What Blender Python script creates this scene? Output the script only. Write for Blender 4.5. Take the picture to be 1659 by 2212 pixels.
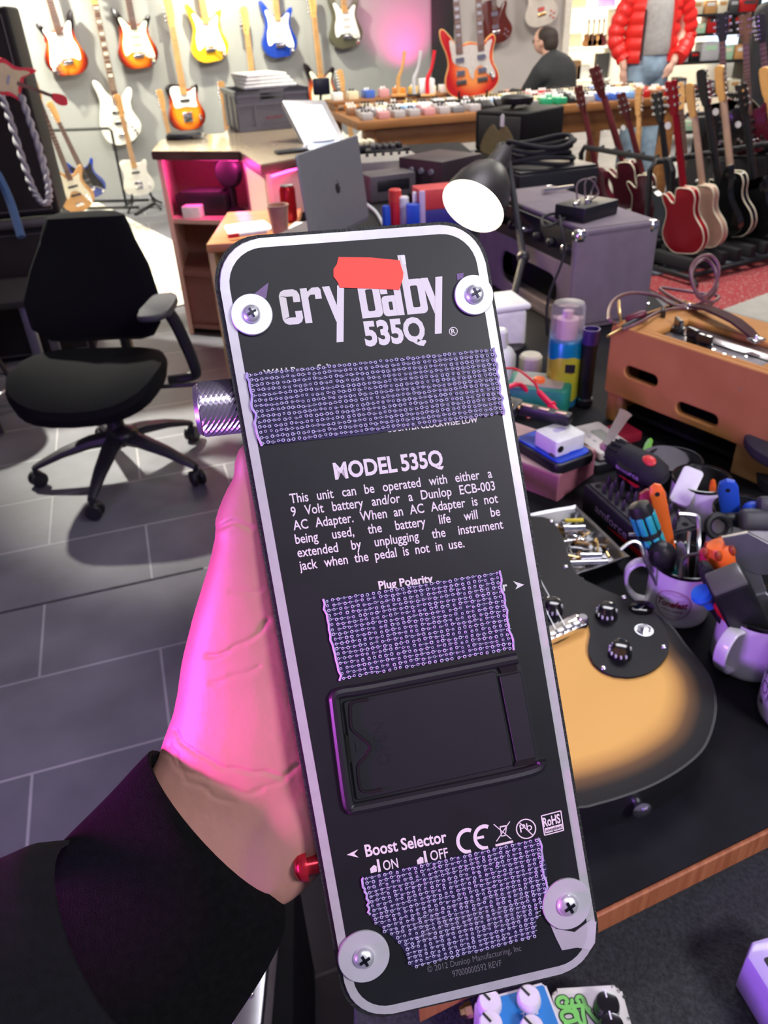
import bpy, bmesh, math, random
import numpy as np
from mathutils import Vector, Matrix, Quaternion
random.seed(7)
for o in list(bpy.data.objects): bpy.data.objects.remove(o)
SC = bpy.context.scene
COL = SC.collection
# ------------------------------------------------------------------ camera
FPX = 1660.0
PITCH, ROLL, EYE = math.radians(33), math.radians(3), Vector((0, 0, 1.37))
c_f = Vector((0, math.cos(PITCH), -math.sin(PITCH)))
c_u0 = Vector((0, math.sin(PITCH), math.cos(PITCH)))
c_r = math.cos(ROLL)*Vector((1, 0, 0)) - math.sin(ROLL)*c_u0
c_u = math.sin(ROLL)*Vector((1, 0, 0)) + math.cos(ROLL)*c_u0
cam = bpy.data.cameras.new('camera')
camo = bpy.data.objects.new('camera', cam); COL.objects.link(camo)
camo.matrix_world = Matrix(((c_r.x, c_u.x, -c_f.x, EYE.x), (c_r.y, c_u.y, -c_f.y, EYE.y), (c_r.z, c_u.z, -c_f.z, EYE.z), (0, 0, 0, 1)))
cam.sensor_fit = 'VERTICAL'; cam.sensor_height = 36; cam.sensor_width = 27
cam.lens = 36*FPX/2212; cam.clip_start = 0.01; cam.clip_end = 60
cam.dof.use_dof = True; cam.dof.focus_distance = 0.285; cam.dof.aperture_fstop = 26
SC.camera = camo
# ------------------------------------------------------------------ world, lights, exposure
vs = SC.view_settings
vs.view_transform = 'Standard'; vs.look = 'None'; vs.gamma = 1; vs.use_curve_mapping = False
vs.exposure = 0.0
wd = bpy.data.worlds.new('world'); SC.world = wd; wd.use_nodes = True
wd.node_tree.nodes['Background'].inputs[0].default_value = (.68, .64, 1.0, 1)
wd.node_tree.nodes['Background'].inputs[1].default_value = 0.18

def aim(o, p): o.rotation_euler = (Vector(p) - o.location).to_track_quat('-Z', 'Y').to_euler()
def area(name, loc, to, sx, sy, w, col):
    l = bpy.data.lights.new(name, 'AREA'); l.shape = 'RECTANGLE'; l.size = sx; l.size_y = sy
    l.energy = w; l.color = col
    o = bpy.data.objects.new(name, l); COL.objects.link(o); o.location = loc; aim(o, to); return o
def spot(name, loc, to, w, col, ang=60, blend=.6, rad=.05):
    l = bpy.data.lights.new(name, 'SPOT'); l.energy = w; l.color = col; l.spot_size = math.radians(ang)
    l.spot_blend = blend; l.shadow_soft_size = rad
    o = bpy.data.objects.new(name, l); COL.objects.link(o); o.location = loc; aim(o, to); return o
spot('ceiling_spot', (-3.05, 6.75, 2.75), (-3.0, 7.45, 1.7), 950, (1, .97, .78), 100, .9, .05)
spot('ceiling_spot', (-1.0, 7.75, 2.6), (-1.05, 8.5, 1.7), 420, (1, .97, .76), 100, .9, .05)
area('ceiling_track_light', (-1.6, 6.4, 3.15), (-1.8, 7.9, .9), 1.6, .5, 55, (1, .96, .88))
area('ceiling_track_light', (.7, 4.5, 3.15), (1.1, 6.1, .8), 1.4, .5, 130, (1, .95, .86))
area('ceiling_track_light', (3.4, 6.4, 3.15), (2.9, 6.4, .6), 1.5, 1.2, 110, (1, .95, .88))
area('ceiling_track_light', (2.9, 10.3, 3.15), (2.9, 10.6, .8), 1.6, .8, 300, (1, .92, .78))
spot('ceiling_spot', (-1.75, 5.3, 3.1), (-1.45, 5.3, 0), 1300, (1, .95, .84), 44, .5, .10)
spot('ceiling_spot', (-2.5, 4.5, 3.1), (-.70, 3.05, 0), 2300, (1, .97, .84), 34, 1, .06)
area('unseen_overhead_light', (.9, 2.2, 2.95), (.7, 1.7, .7), 1.2, .6, 34, (.93, .92, 1))
area('unseen_overhead_light', (.12, -.28, 2.1), (.0, .25, 1.25), .22, .22, 2.4, (.93, .95, 1))  # small unseen light added overhead to brighten the pedal's top edge
area('unseen_overhead_light', (1.55, -.95, 2.6), (.0, .2, 1.2),   .6, .5, 48, (.96, .94, 1))  # unseen light added high right; brightens the plate, lets it shade the hand
area('violet_neon_sign', (-1.15, -.25, 1.05), (.25, .5, .82), .5, .35, 24, (.48, .17, 1.0))
spot('magenta_hand_spot', (-.86, -.06, 1.24), (-.058, .215, 1.122), 108, (1, .05, .75), 14.5, .7, .07)  # magenta source out of view at left, cone narrowed to the hand
spot('magenta_uplight', (.68, 9.06, .80), (.46, 9.36, 1.35), 60, (1, .04, .40), 100, 1, .04)

# ------------------------------------------------------------------ pixel rays -> points in the place
def ray(x, y): return c_f + c_r*((x-829.5)/FPX) - c_u*((y-1106)/FPX)
def PZ(x, y, z):
    d = ray(x, y); return EYE + d*((z-EYE.z)/d.z)
def PD(x, y, t): return EYE + ray(x, y)*t
def PP(x, y, p0, n):
    d = ray(x, y); return EYE + d*((Vector(p0)-EYE).dot(n)/d.dot(n))
def depth(p): return (Vector(p)-EYE).dot(c_f)
def ray_sphere(x, y, base, L, far=False):
    d = ray(x, y).normalized(); oc = EYE-Vector(base); b = oc.dot(d); c = oc.dot(oc)-L*L
    q = b*b-c
    if q < 0: t = -b
    else: t = -b + (math.sqrt(q) if far else -math.sqrt(q))
    return EYE + d*t

# ------------------------------------------------------------------ materials
MATS = {}
def mat(name, col, rough=.5, metal=0., var=.08, scale=40., bump=0., bscale=None, spec=.5, trans=0., emit=0., alpha=1., coat=0., sss=0., sheen=0., ior=1.45, ecol=None):
    if name in MATS: return MATS[name]
    m = bpy.data.materials.new(name); m.use_nodes = True; nt = m.node_tree; N = nt.nodes; L = nt.links
    b = N['Principled BSDF']; b.inputs['Roughness'].default_value = rough; b.inputs['Metallic'].default_value = metal
    b.inputs['Specular IOR Level'].default_value = spec; b.inputs['Transmission Weight'].default_value = trans
    b.inputs['Coat Weight'].default_value = coat; b.inputs['Alpha'].default_value = alpha; b.inputs['IOR'].default_value = ior
    b.inputs['Sheen Weight'].default_value = sheen
    if sss:
        b.inputs['Subsurface Weight'].default_value = sss; b.inputs['Subsurface Radius'].default_value = (.010, .004, .002); b.inputs['Subsurface Scale'].default_value = .6
    tc = N.new('ShaderNodeTexCoord'); nz = N.new('ShaderNodeTexNoise'); nz.inputs['Scale'].default_value = scale; nz.inputs['Detail'].default_value = 4
    L.new(tc.outputs['Object'], nz.inputs['Vector'])
    rp = N.new('ShaderNodeValToRGB')
    c = Vector(col[:3])
    rp.color_ramp.elements[0].color = (*(c*(1-var)), 1); rp.color_ramp.elements[0].position = .3
    rp.color_ramp.elements[1].color = (*[min(1, x*(1+var)) for x in c], 1); rp.color_ramp.elements[1].position = .7
    L.new(nz.outputs['Fac'], rp.inputs['Fac']); L.new(rp.outputs['Color'], b.inputs['Base Color'])
    if emit:
        b.inputs['Emission Color'].default_value = (*(ecol or col)[:3], 1); b.inputs['Emission Strength'].default_value = emit
    if bump:
        bp = N.new('ShaderNodeBump'); bp.inputs['Strength'].default_value = bump; bp.inputs['Distance'].default_value = .002
        n2 = N.new('ShaderNodeTexNoise'); n2.inputs['Scale'].default_value = bscale or scale*4; n2.inputs['Detail'].default_value = 3
        L.new(tc.outputs['Object'], n2.inputs['Vector']); L.new(n2.outputs['Fac'], bp.inputs['Height']); L.new(bp.outputs['Normal'], b.inputs['Normal'])
    MATS[name] = m; return m
def nodes(m): return m.node_tree.nodes, m.node_tree.links, m.node_tree.nodes['Principled BSDF']

# ------------------------------------------------------------------ mesh builder
def rrect(w, h, r, n=6, cx=0, cy=0):
    pts = []
    for sx, sy, a0 in ((1, -1, -90), (1, 1, 0), (-1, 1, 90), (-1, -1, 180)):
        for i in range(n+1):
            a = math.radians(a0+90*i/n); pts.append((cx+sx*(w/2-r)+r*math.cos(a), cy+sy*(h/2-r)+r*math.sin(a)))
    return pts
def circ(r, n=24, cx=0, cy=0): return [(cx+r*math.cos(2*math.pi*i/n), cy+r*math.sin(2*math.pi*i/n)) for i in range(n)]
def smooth_loop(P, n=5, closed=True):
    out = []; N = len(P)
    rng = N if closed else N-1
    for i in range(rng):
        p = [P[(i+k-1) % N] if closed else P[max(0, min(N-1, i+k-1))] for k in range(4)]
        for s in range(n):
            t = s/n
            out.append(tuple(.5*((2*p[1][d]) + (-p[0][d]+p[2][d])*t + (2*p[0][d]-5*p[1][d]+4*p[2][d]-p[3][d])*t*t + (-p[0][d]+3*p[1][d]-3*p[2][d]+p[3][d])*t**3) for d in range(len(p[0]))))
    if not closed: out.append(tuple(P[-1]))
    return out
class MB:
    def __init__(s): s.bm = bmesh.new()
    def _x(s, vs, M):
        if M is not None:
            for v in vs: v.co = M @ v.co
    def face(s, pts, M=None):
        vs = [s.bm.verts.new(Vector(p)) for p in pts]; s._x(vs, M); s.bm.faces.new(vs); return s
    def box(s, c, size, M=None, bev=0., seg=2):
        b2 = bmesh.new(); bmesh.ops.create_cube(b2, size=1)
        for v in b2.verts: v.co = Vector((v.co.x*size[0]+c[0], v.co.y*size[1]+c[1], v.co.z*size[2]+c[2]))
        if bev: bmesh.ops.bevel(b2, geom=b2.edges[:], offset=min(bev, min(size)*.49), segments=seg, affect='EDGES', profile=.5)
        s.merge(b2, M); return s
    def merge(s, b2, M=None):
        mp = {}
        for v in b2.verts: mp[v] = s.bm.verts.new((M @ v.co) if M is not None else v.co)
        for f in b2.faces:
            try: s.bm.faces.new([mp[v] for v in f.verts])
            except ValueError: pass
        b2.free(); return s
    def prism(s, out, z0, z1, M=None, bev=0., seg=2, top=True):
        a = sum(out[i][0]*out[(i+1) % len(out)][1]-out[(i+1) % len(out)][0]*out[i][1] for i in range(len(out)))
        if a < 0: out = out[::-1]
        b2 = bmesh.new(); n = len(out)
        lo = [b2.verts.new((p[0], p[1], z0)) for p in out]; hi = [b2.verts.new((p[0], p[1], z1)) for p in out]
        b2.faces.new(lo[::-1]); ft = b2.faces.new(hi)
        for i in range(n): b2.faces.new([lo[i], lo[(i+1) % n], hi[(i+1) % n], hi[i]])
        if bev:
            es = list({e for v in hi+lo for e in v.link_edges if abs(e.verts[0].co.z-e.verts[1].co.z) < 1e-9})
            bmesh.ops.bevel(b2, geom=es, offset=bev, segments=seg, affect='EDGES', profile=.5)
        s.merge(b2, M); return s
    def loft(s, rings, cap=True, M=None, closed=True):
        R = [[s.bm.verts.new(Vector(p)) for p in r] for r in rings]
        for r in R: s._x(r, M)
        n = len(R[0])
        for a, b in zip(R, R[1:]):
            for i in range(n if closed else n-1): s.bm.faces.new([a[i], a[(i+1) % n], b[(i+1) % n], b[i]])
        if cap: s.bm.faces.new(R[0][::-1]); s.bm.faces.new(R[-1])
        return s
    def lathe(s, prof, n=24, M=None, cap=True):
        return s.loft([[(r*math.cos(2*math.pi*i/n), r*math.sin(2*math.pi*i/n), z) for i in range(n)] for r, z in prof], cap, M)
    def cone(s, p0, p1, r0, r1=None, n=12):
        p0, p1 = Vector(p0), Vector(p1); r1 = r0 if r1 is None else r1
        q = (p1-p0).to_track_quat('Z', 'Y'); M = Matrix.Translation(p0) @ q.to_matrix().to_4x4()
        return s.lathe([(max(r0, 1e-5), 0), (max(r1, 1e-5), (p1-p0).length)], n, M)
    def ball(s, c, r, M=None, n=14, sc=(1, 1, 1)):
        b2 = bmesh.new(); bmesh.ops.create_uvsphere(b2, u_segments=n, v_segments=max(6, n*2//3), radius=1)
        for v in b2.verts: v.co = Vector((v.co.x*r*sc[0]+c[0], v.co.y*r*sc[1]+c[1], v.co.z*r*sc[2]+c[2]))
        return s.merge(b2, M)
    def capsule(s, p0, p1, r0, r1, n=14):
        s.cone(p0, p1, r0, r1, n); s.ball(p0, r0, None, n); s.ball(p1, r1, None, n); return s
    def tube(s, pts, r, n=8, sm=0, closed=False, cap=True):
        pts = [Vector(p) for p in pts]
        if isinstance(r, (list, tuple)) and sm:
            q = smooth_loop([(*p, rr) for p, rr in zip(pts, r)], sm, closed); pts = [Vector(p[:3]) for p in q]; r = [p[3] for p in q]
        elif sm: pts = [Vector(p) for p in smooth_loop([tuple(p) for p in pts], sm, closed)]
        rings = []; N = len(pts); up = None
        for i, p in enumerate(pts):
            t = (pts[(i+1) % N if closed else min(N-1, i+1)]-pts[(i-1) % N if closed else max(0, i-1)]).normalized()
            if up is None: up = t.orthogonal().normalized()
            up = (up - t*up.dot(t)); up = up.normalized() if up.length > 1e-6 else t.orthogonal().normalized()
            b = t.cross(up); rr = r[i] if isinstance(r, (list, tuple)) else r
            rings.append([p+up*math.cos(2*math.pi*k/n)*rr+b*math.sin(2*math.pi*k/n)*rr for k in range(n)])
        if closed: rings.append([Vector(v) for v in rings[0]]); cap = False
        return s.loft(rings, cap)
    def build(s, name, m, parent=None, M=None, smooth=True, ang=35, mods=(), kind=None):
        bmesh.ops.recalc_face_normals(s.bm, faces=s.bm.faces[:])
        me = bpy.data.meshes.new(name); s.bm.to_mesh(me); s.bm.free()
        if smooth and len(me.polygons):
            me.polygons.foreach_set('use_smooth', [True]*len(me.polygons)); me.set_sharp_from_angle(angle=math.radians(ang))
        o = bpy.data.objects.new(name, me); COL.objects.link(o)
        if m: me.materials.append(m)
        if parent is not None: o.parent = parent
        if M is not None: o.matrix_local = M
        if kind: o['kind'] = kind
        return o
def frame(o, x, z=None, y=None):
    x = Vector(x).normalized()
    if z is not None:
        z = Vector(z); z = (z-x*z.dot(x)).normalized(); y = z.cross(x)
    else:
        y = Vector(y); y = (y-x*y.dot(x)).normalized(); z = x.cross(y)
    o = Vector(o)
    return Matrix(((x.x, y.x, z.x, o.x), (x.y, y.y, z.y, o.y), (x.z, y.z, z.z, o.z), (0, 0, 0, 1)))
def RZ(a, loc=(0, 0, 0)): return Matrix.Translation(Vector(loc)) @ Matrix.Rotation(math.radians(a), 4, 'Z')
def thing(name, label, cat, M=None, group=None, loc=None, rz=0):
    o = bpy.data.objects.new(name, None); COL.objects.link(o); o.empty_display_size = .05
    o.matrix_world = M if M is not None else RZ(rz, loc or (0, 0, 0))
    o['label'] = label; o['category'] = cat
    if group: o['group'] = group
    return o
def tag(o, label, cat, group=None, kind=None):
    o['label'] = label; o['category'] = cat
    if group: o['group'] = group
    if kind: o['kind'] = kind
    return o
def struct(name, mb, m, M=None):
    o = mb.build(name, m, None, M, smooth=False); o['kind'] = 'structure'; return o
def copy_tree(root):
    r = root.copy(); COL.objects.link(r)
    for ch in root.children:
        c = ch.copy(); COL.objects.link(c); c.parent = r
        for g in ch.children:
            d = g.copy(); COL.objects.link(d); d.parent = c
    return r
def text_mesh(txt, bold=0., space=1., shear=0.):
    cu = bpy.data.curves.new('lettering', 'FONT'); cu.body = txt; cu.size = 1; cu.offset = bold; cu.space_character = space; cu.shear = shear
    cu.resolution_u = 3
    ob = bpy.data.objects.new('lettering', cu); COL.objects.link(ob)
    dg = bpy.context.evaluated_depsgraph_get(); dg.update()
    me = bpy.data.meshes.new_from_object(ob.evaluated_get(dg))
    bpy.data.objects.remove(ob); bpy.data.curves.remove(cu)
    return me
def lettering(txts, m, parent, name='lettering', thick=.00008):
    """txts: list of (text, origin Vector local, xvec local (full width), yvec (cap height), normal, bold). One mesh."""
    mb = MB()
    for txt, o, xv, yv, nrm, bold in txts:
        me = text_mesh(txt, bold)
        xs = [v.co.x for v in me.vertices]
        cap = .70
        x0, x1 = min(xs), max(xs)
        o, xv, yv, nrm = Vector(o), Vector(xv), Vector(yv), Vector(nrm)
        b2 = bmesh.new(); b2.from_mesh(me); bpy.data.meshes.remove(me)
        for v in b2.verts: v.co = o + xv*((v.co.x-x0)/(x1-x0)) + yv*(v.co.y/cap) + nrm*thick
        mb.merge(b2)
    return mb.build(name, m, parent, smooth=False)
# ------------------------------------------------------------------ shared materials
M_black = mat('black_plastic', (.012, .012, .014), .42)
M_blackm = mat('black_matt', (.014, .014, .017), .75, var=.2, bump=.1)
M_fabric = mat('black_fabric', (.0055, .0055, .0065), .95, var=.3, scale=300, bump=.5, bscale=900, spec=.15)
M_dgrey = mat('dark_grey_plastic', (.06, .06, .065), .5)
M_grey = mat('grey_plastic', (.22, .22, .24), .5)
M_lgrey = mat('light_grey', (.5, .5, .52), .5)
M_white = mat('white_plastic', (.82, .82, .80), .35)
M_cream = mat('cream', (.80, .74, .56), .35)
M_chrome = mat('chrome', (.85, .85, .87), .14, 1., var=.03)
M_steel = mat('brushed_steel', (.55, .55, .57), .35, 1., var=.06)
M_gold = mat('brass', (.75, .52, .22), .25, 1.)
M_red = mat('red_plastic', (.62, .015, .03), .4)
M_orange = mat('orange_plastic', (.95, .16, .02), .4)
M_blue = mat('blue_plastic', (.02, .09, .62), .4)
M_cyan = mat('cyan_plastic', (.02, .36, .42), .4)
M_green = mat('green_plastic', (.015, .22, .15), .5)
M_lime = mat('lime_plastic', (.25, .75, .08), .4)
M_yellow = mat('yellow_plastic', (.85, .65, .05), .4)
M_pink = mat('pink_card', (.40, .14, .19), .6)
M_maple = mat('maple', (.62, .33, .11), .4, var=.12, scale=12)
M_rose = mat('rosewood', (.12, .055, .035), .5, var=.25, scale=20)
M_mahog = mat('dark_maroon_wood', (.10, .012, .016), .35, var=.15, scale=15)
M_paper = mat('white_paper', (.85, .84, .84), .7)
M_rubber = mat('black_rubber', (.016, .016, .018), .8)
def wood(name, c1, c2, sc=(2, 30, 30), rough=.5):
    m = mat(name, c1, rough); N, L, b = nodes(m)
    rp = [n for n in N if n.type == 'VALTORGB'][0]; nz = [n for n in N if n.type == 'TEX_NOISE'][0]
    mp = N.new('ShaderNodeMapping'); mp.inputs['Scale'].default_value = sc
    tc = [n for n in N if n.type == 'TEX_COORD'][0]
    L.new(tc.outputs['Object'], mp.inputs['Vector']); L.new(mp.outputs['Vector'], nz.inputs['Vector']); nz.inputs['Scale'].default_value = 1; nz.inputs['Detail'].default_value = 6
    rp.color_ramp.elements[0].color = (*c1, 1); rp.color_ramp.elements[1].color = (*c2, 1)
    return m
M_table = wood('oak_table_wood', (.22, .085, .025), (.34, .15, .05), (3, 25, 25))
M_beech = wood('beech_panel', (.50, .27, .17), (.60, .34, .22), (3, 30, 6))
M_ply = wood('plywood_edge', (.33, .10, .035), (.50, .18, .07), (220, 8, 8))
M_pine = wood('pine_wood', (.55, .27, .09), (.68, .38, .15), (4, 40, 40))
def sunburst(name, inner, mid, outer, cx, cy, rx, ry, p=(.45, .72, .95), rough=.2):
    """colour bands that follow the body outline, as sprayed on the guitar top"""
    m = mat(name, inner, rough, coat=.5); N, L, b = nodes(m)
    tc = [n for n in N if n.type == 'TEX_COORD'][0]; rp = [n for n in N if n.type == 'VALTORGB'][0]
    mp = N.new('ShaderNodeMapping'); mp.vector_type = 'TEXTURE'; mp.inputs['Location'].default_value = (cx, cy, 0); mp.inputs['Scale'].default_value = (rx, ry, 100)
    gr = N.new('ShaderNodeVectorMath'); gr.operation = 'LENGTH'
    L.new(tc.outputs['Object'], mp.inputs['Vector']); L.new(mp.outputs['Vector'], gr.inputs[0]); L.new(gr.outputs['Value'], rp.inputs['Fac'])
    e = rp.color_ramp.elements
    e[0].position = p[0]; e[0].color = (*inner, 1); e[1].position = p[2]; e[1].color = (*outer, 1)
    k = e.new(p[1]); k.color = (*mid, 1)
    return m
# ------------------------------------------------------------------ the room
def tile_mat():
    m = mat('slate_floor_tiles', (.10, .10, .11), .42); N, L, b = nodes(m)
    tc = [n for n in N if n.type == 'TEX_COORD'][0]
    mp = N.new('ShaderNodeMapping'); mp.inputs['Location'].default_value = (-.15, -.066, 0)
    br = N.new('ShaderNodeTexBrick'); br.offset = .5; br.inputs['Scale'].default_value = 1
    br.inputs['Brick Width'].default_value = .6; br.inputs['Row Height'].default_value = .311; br.inputs['Mortar Size'].default_value = .0035
    br.inputs['Mortar Smooth'].default_value = .2
    br.inputs['Color1'].default_value = (.122, .122, .136, 1); br.inputs['Color2'].default_value = (.145, .145, .158, 1); br.inputs['Mortar'].default_value = (.31, .31, .31, 1)
    nz = [n for n in N if n.type == 'TEX_NOISE'][0]; nz.inputs['Scale'].default_value = 5; nz.inputs['Detail'].default_value = 7
    rp = [n for n in N if n.type == 'VALTORGB'][0]; rp.color_ramp.elements[0].color = (.75, .75, .77, 1); rp.color_ramp.elements[1].color = (1.15, 1.13, 1.15, 1)
    mx = N.new('ShaderNodeMix'); mx.data_type = 'RGBA'; mx.blend_type = 'MULTIPLY'; mx.inputs[0].default_value = 1
    L.new(tc.outputs['Object'], mp.inputs['Vector']); L.new(mp.outputs['Vector'], br.inputs['Vector'])
    L.new(br.outputs['Color'], mx.inputs[6]); L.new(rp.outputs['Color'], mx.inputs[7]); L.new(mx.outputs[2], b.inputs['Base Color'])
    bp = N.new('ShaderNodeBump'); bp.inputs['Strength'].default_value = .35; bp.inputs['Distance'].default_value = .003
    mh = N.new('ShaderNodeMath'); mh.operation = 'SUBTRACT'; mh.inputs[0].default_value = 1
    ma = N.new('ShaderNodeMath'); ma.operation = 'MULTIPLY_ADD'; ma.inputs[1].default_value = .3
    L.new(br.outputs['Fac'], mh.inputs[1]); L.new(nz.outputs['Fac'], ma.inputs[0]); L.new(mh.outputs[0], ma.inputs[2])
    L.new(ma.outputs[0], bp.inputs['Height']); L.new(bp.outputs['Normal'], b.inputs['Normal'])
    return m
struct('floor', MB().box((1, 5, -.05), (16, 18, .1)), tile_mat(), Matrix.Rotation(math.radians(16.5), 4, 'Z'))
_c, _s = math.cos(math.radians(16.5)), math.sin(math.radians(16.5))
struct('trim_3', MB().box((-.95, 1.932, .0006), (1.9, .009, .0012)), mat('dark_floor_seam', (.03, .03, .035), .8, var=.6, scale=30), Matrix.Rotation(math.radians(16.5), 4, 'Z'))
M_wall = mat('grey_wall_paint', (.30, .305, .295), .85, var=.03, scale=3, bump=.05, bscale=200)
M_wall2 = mat('light_wall_paint', (.52, .48, .45), .85, var=.03, scale=3)
M_ceil = mat('ceiling_paint', (.6, .6, .6), .9)
M_dark = mat('dark_column_paint', (.012, .012, .013), .7)
M_warmwall = mat('cream_wall_paint', (.85, .76, .60), .8, var=.03)
WP, WN, WT = Vector((-2.2, 8., 0)), Vector((.465, -.885, 0)).normalized(), Vector((.885, .465, 0)).normalized()
wa, wb = WP-WT*2.9, WP+WT*3.36
def wallbox(a, b, z0, z1, th=.1, back=None):
    a, b = Vector(a), Vector(b); d = (b-a); d.z = 0
    back = Vector(back).normalized()*th
    mb = MB(); q = [a, b, b+back, a+back]
    mb.prism([(p.x, p.y) for p in q], z0, z1); return mb
struct('wall_back', wallbox(wa, wb, 0, 3.3, .1, -WN), M_wall)
cx0 = wb.x; rw0 = Vector((cx0+.22, 9.62, 0)); rw1 = PP(1216, 60, (0, 9.75, 0), Vector((0, -1, 0))); rw1.z = 0
struct('trim_1', MB().box((cx0+.11, wb.y+.02, 1.65), (.24, .12, 3.3)), M_dark)
struct('wall_right', wallbox(rw0, rw1, 0, 3.3, .1, (0, 1, 0)), M_wall2)
struct('wall_far', wallbox((rw1.x-.4, 11.6, 0), (8.5, 11.6, 0), 0, 3.3, .1, (0, 1, 0)), M_warmwall)
struct('wall_left', wallbox((wa.x, wa.y, 0), (wa.x, 1.2, 0), 0, 3.3, .1, (-1, 0, 0)), M_wall)
struct('ceiling', MB().box((1.5, 6.2, 3.35), (12.5, 12, .1)), M_ceil)
struct('trim_2', MB().box((rw1.x+.03, rw1.y-.0, 1.6), (.07, .16, 3.2)).box((rw1.x+1.02, rw1.y+.25, 1.6), (.10, .1, 3.2)), mat('white_door_frame', (.85, .80, .68), .5))

# pale patterned rug and red rug
def rug_mat(name, base, a, b_, c, sc, seed):
    m = mat(name, base, .95, bump=.4, bscale=500); N, L, b = nodes(m)
    tc = [n for n in N if n.type == 'TEX_COORD'][0]; rp = [n for n in N if n.type == 'VALTORGB'][0]
    vo = N.new('ShaderNodeTexVoronoi'); vo.inputs['Scale'].default_value = sc
    L.new(tc.outputs['Object'], vo.inputs['Vector']); L.new(vo.outputs['Distance'], rp.inputs['Fac'])
    e = rp.color_ramp.elements; e[0].position = .1; e[0].color = (*a, 1); e[1].position = .75; e[1].color = (*base, 1)
    k = e.new(.28); k.color = (*b_, 1); k = e.new(.42); k.color = (*c, 1); k = e.new(.5); k.color = (*base, 1)
    return m
ra, rb = PZ(362, 668, 0), PZ(420, 655, 0)
xd = (rb-ra).normalized(); yd = Vector((-xd.y, xd.x, 0))
rug = MB().box((-.15, 1.75, .005), (1.5, 3.5, .01), None, .004).build('area_rug', rug_mat('cream_rug_weave', (.70, .68, .60), (.36, .45, .52), (.60, .58, .50), (.55, .40, .28), 7, 1), None, frame(ra, xd, (0, 0, 1)))
tag(rug, 'pale cream patterned rug with faded blue motifs on the floor behind the office chair', 'rug')
r0, r1 = PZ(1470, 590, 0), PZ(1659, 560, 0)
xd = (r1-r0).normalized()
rug2 = MB().box((.6, -.75, .005), (1.9, 1.5, .01), None, .004).build('area_rug', rug_mat('red_rug_weave', (.30, .03, .04), (.60, .45, .40), (.20, .02, .03), (.34, .10, .09), 55, 2), None, frame(r0, xd, (0, 0, 1)))
tag(rug2, 'deep red patterned oriental rug on the floor beyond the tweed amplifier', 'rug')
rug3 = MB().box((.3, .55, .004), (2.6, 1.05, .008), None, .003).build('floor_mat', rug_mat('grey_blue_rug_weave', (.16, .19, .23), (.36, .36, .36), (.12, .14, .18), (.2, .22, .26), 9, 3), None, frame(r0, xd, (0, 0, 1)))
tag(rug3, 'flat grey blue runner under the guitar rack behind the red rug', 'rug')
# ------------------------------------------------------------------ guitars
cm = .01
def S(P): return smooth_loop([(x*cm, y*cm) for x, y in P], 5)
OUT = {
 'strat': S([(0, 0), (10, 1.2), (15.6, 7), (16, 13), (12.6, 20), (11, 24.5), (12.5, 29), (15, 34.5), (13.4, 36.2), (10, 33), (6, 30.2), (3, 30), (-3, 30.4), (-6, 33), (-9.5, 38.5), (-13, 42), (-14.3, 40.5), (-13, 34), (-11.2, 28), (-11.2, 23), (-13.5, 16.5), (-16, 10.5), (-14, 4), (-7.5, .2)]),
 'tele': S([(0, 0), (9, .8), (15, 6), (15.9, 12), (12.8, 19), (11.4, 24), (13.2, 29.5), (13.2, 33.2), (10.4, 33.6), (6.5, 30.4), (3.5, 30.4), (0, 34), (-4, 34.8), (-10.5, 35.2), (-14.2, 32.5), (-13.2, 26), (-12, 21), (-15.2, 13), (-15.4, 6), (-9, .6)]),
 'lp': S([(0, 0), (10, 1), (16.4, 7.5), (16.6, 14), (12.4, 22), (11.4, 27), (13, 32), (13.2, 35.8), (10, 35.5), (6.5, 31.5), (3.6, 31), (1, 38.5), (-6, 39), (-11.5, 37.5), (-13.2, 33), (-11.6, 27), (-12.2, 22), (-16.6, 14.5), (-16.4, 7), (-10, 1)]),
 'bass': S([(-2, 0), (8, 2.5), (15.5, 9), (16.5, 15), (13, 22), (10.8, 28), (13.2, 34), (15, 39), (13, 41), (9, 38), (5, 34.5), (2, 34), (-2, 35), (-6, 39), (-10, 46), (-13.5, 48), (-14.5, 45), (-12.5, 37), (-12.2, 30), (-14.5, 22), (-16, 13), (-14, 5), (-9, 1)]),
 'double': S([(0, 0), (13, 1), (20.5, 7), (21, 14), (17.5, 22), (17.8, 30), (20, 37), (18.5, 40.5), (14.5, 38.5), (11.5, 36), (6, 36), (0, 37.5), (-5, 36.5), (-11, 38), (-15, 43), (-20, 48.5), (-22.5, 47.5), (-22, 41), (-18.5, 31), (-18, 23), (-21, 14), (-20, 6), (-13, .8)]),
 'sg': S([(0, 0), (9, .8), (15.5, 6), (16.5, 13), (12.6, 21), (12, 27), (13.6, 33), (12.5, 38), (10, 36), (6.5, 31.5), (3, 31), (-3, 31), (-6.5, 31.5), (-10, 36), (-12.5, 38), (-13.6, 33), (-12, 27), (-12.6, 21), (-16.5, 13), (-15.5, 6), (-9, .8)]),
}
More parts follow.
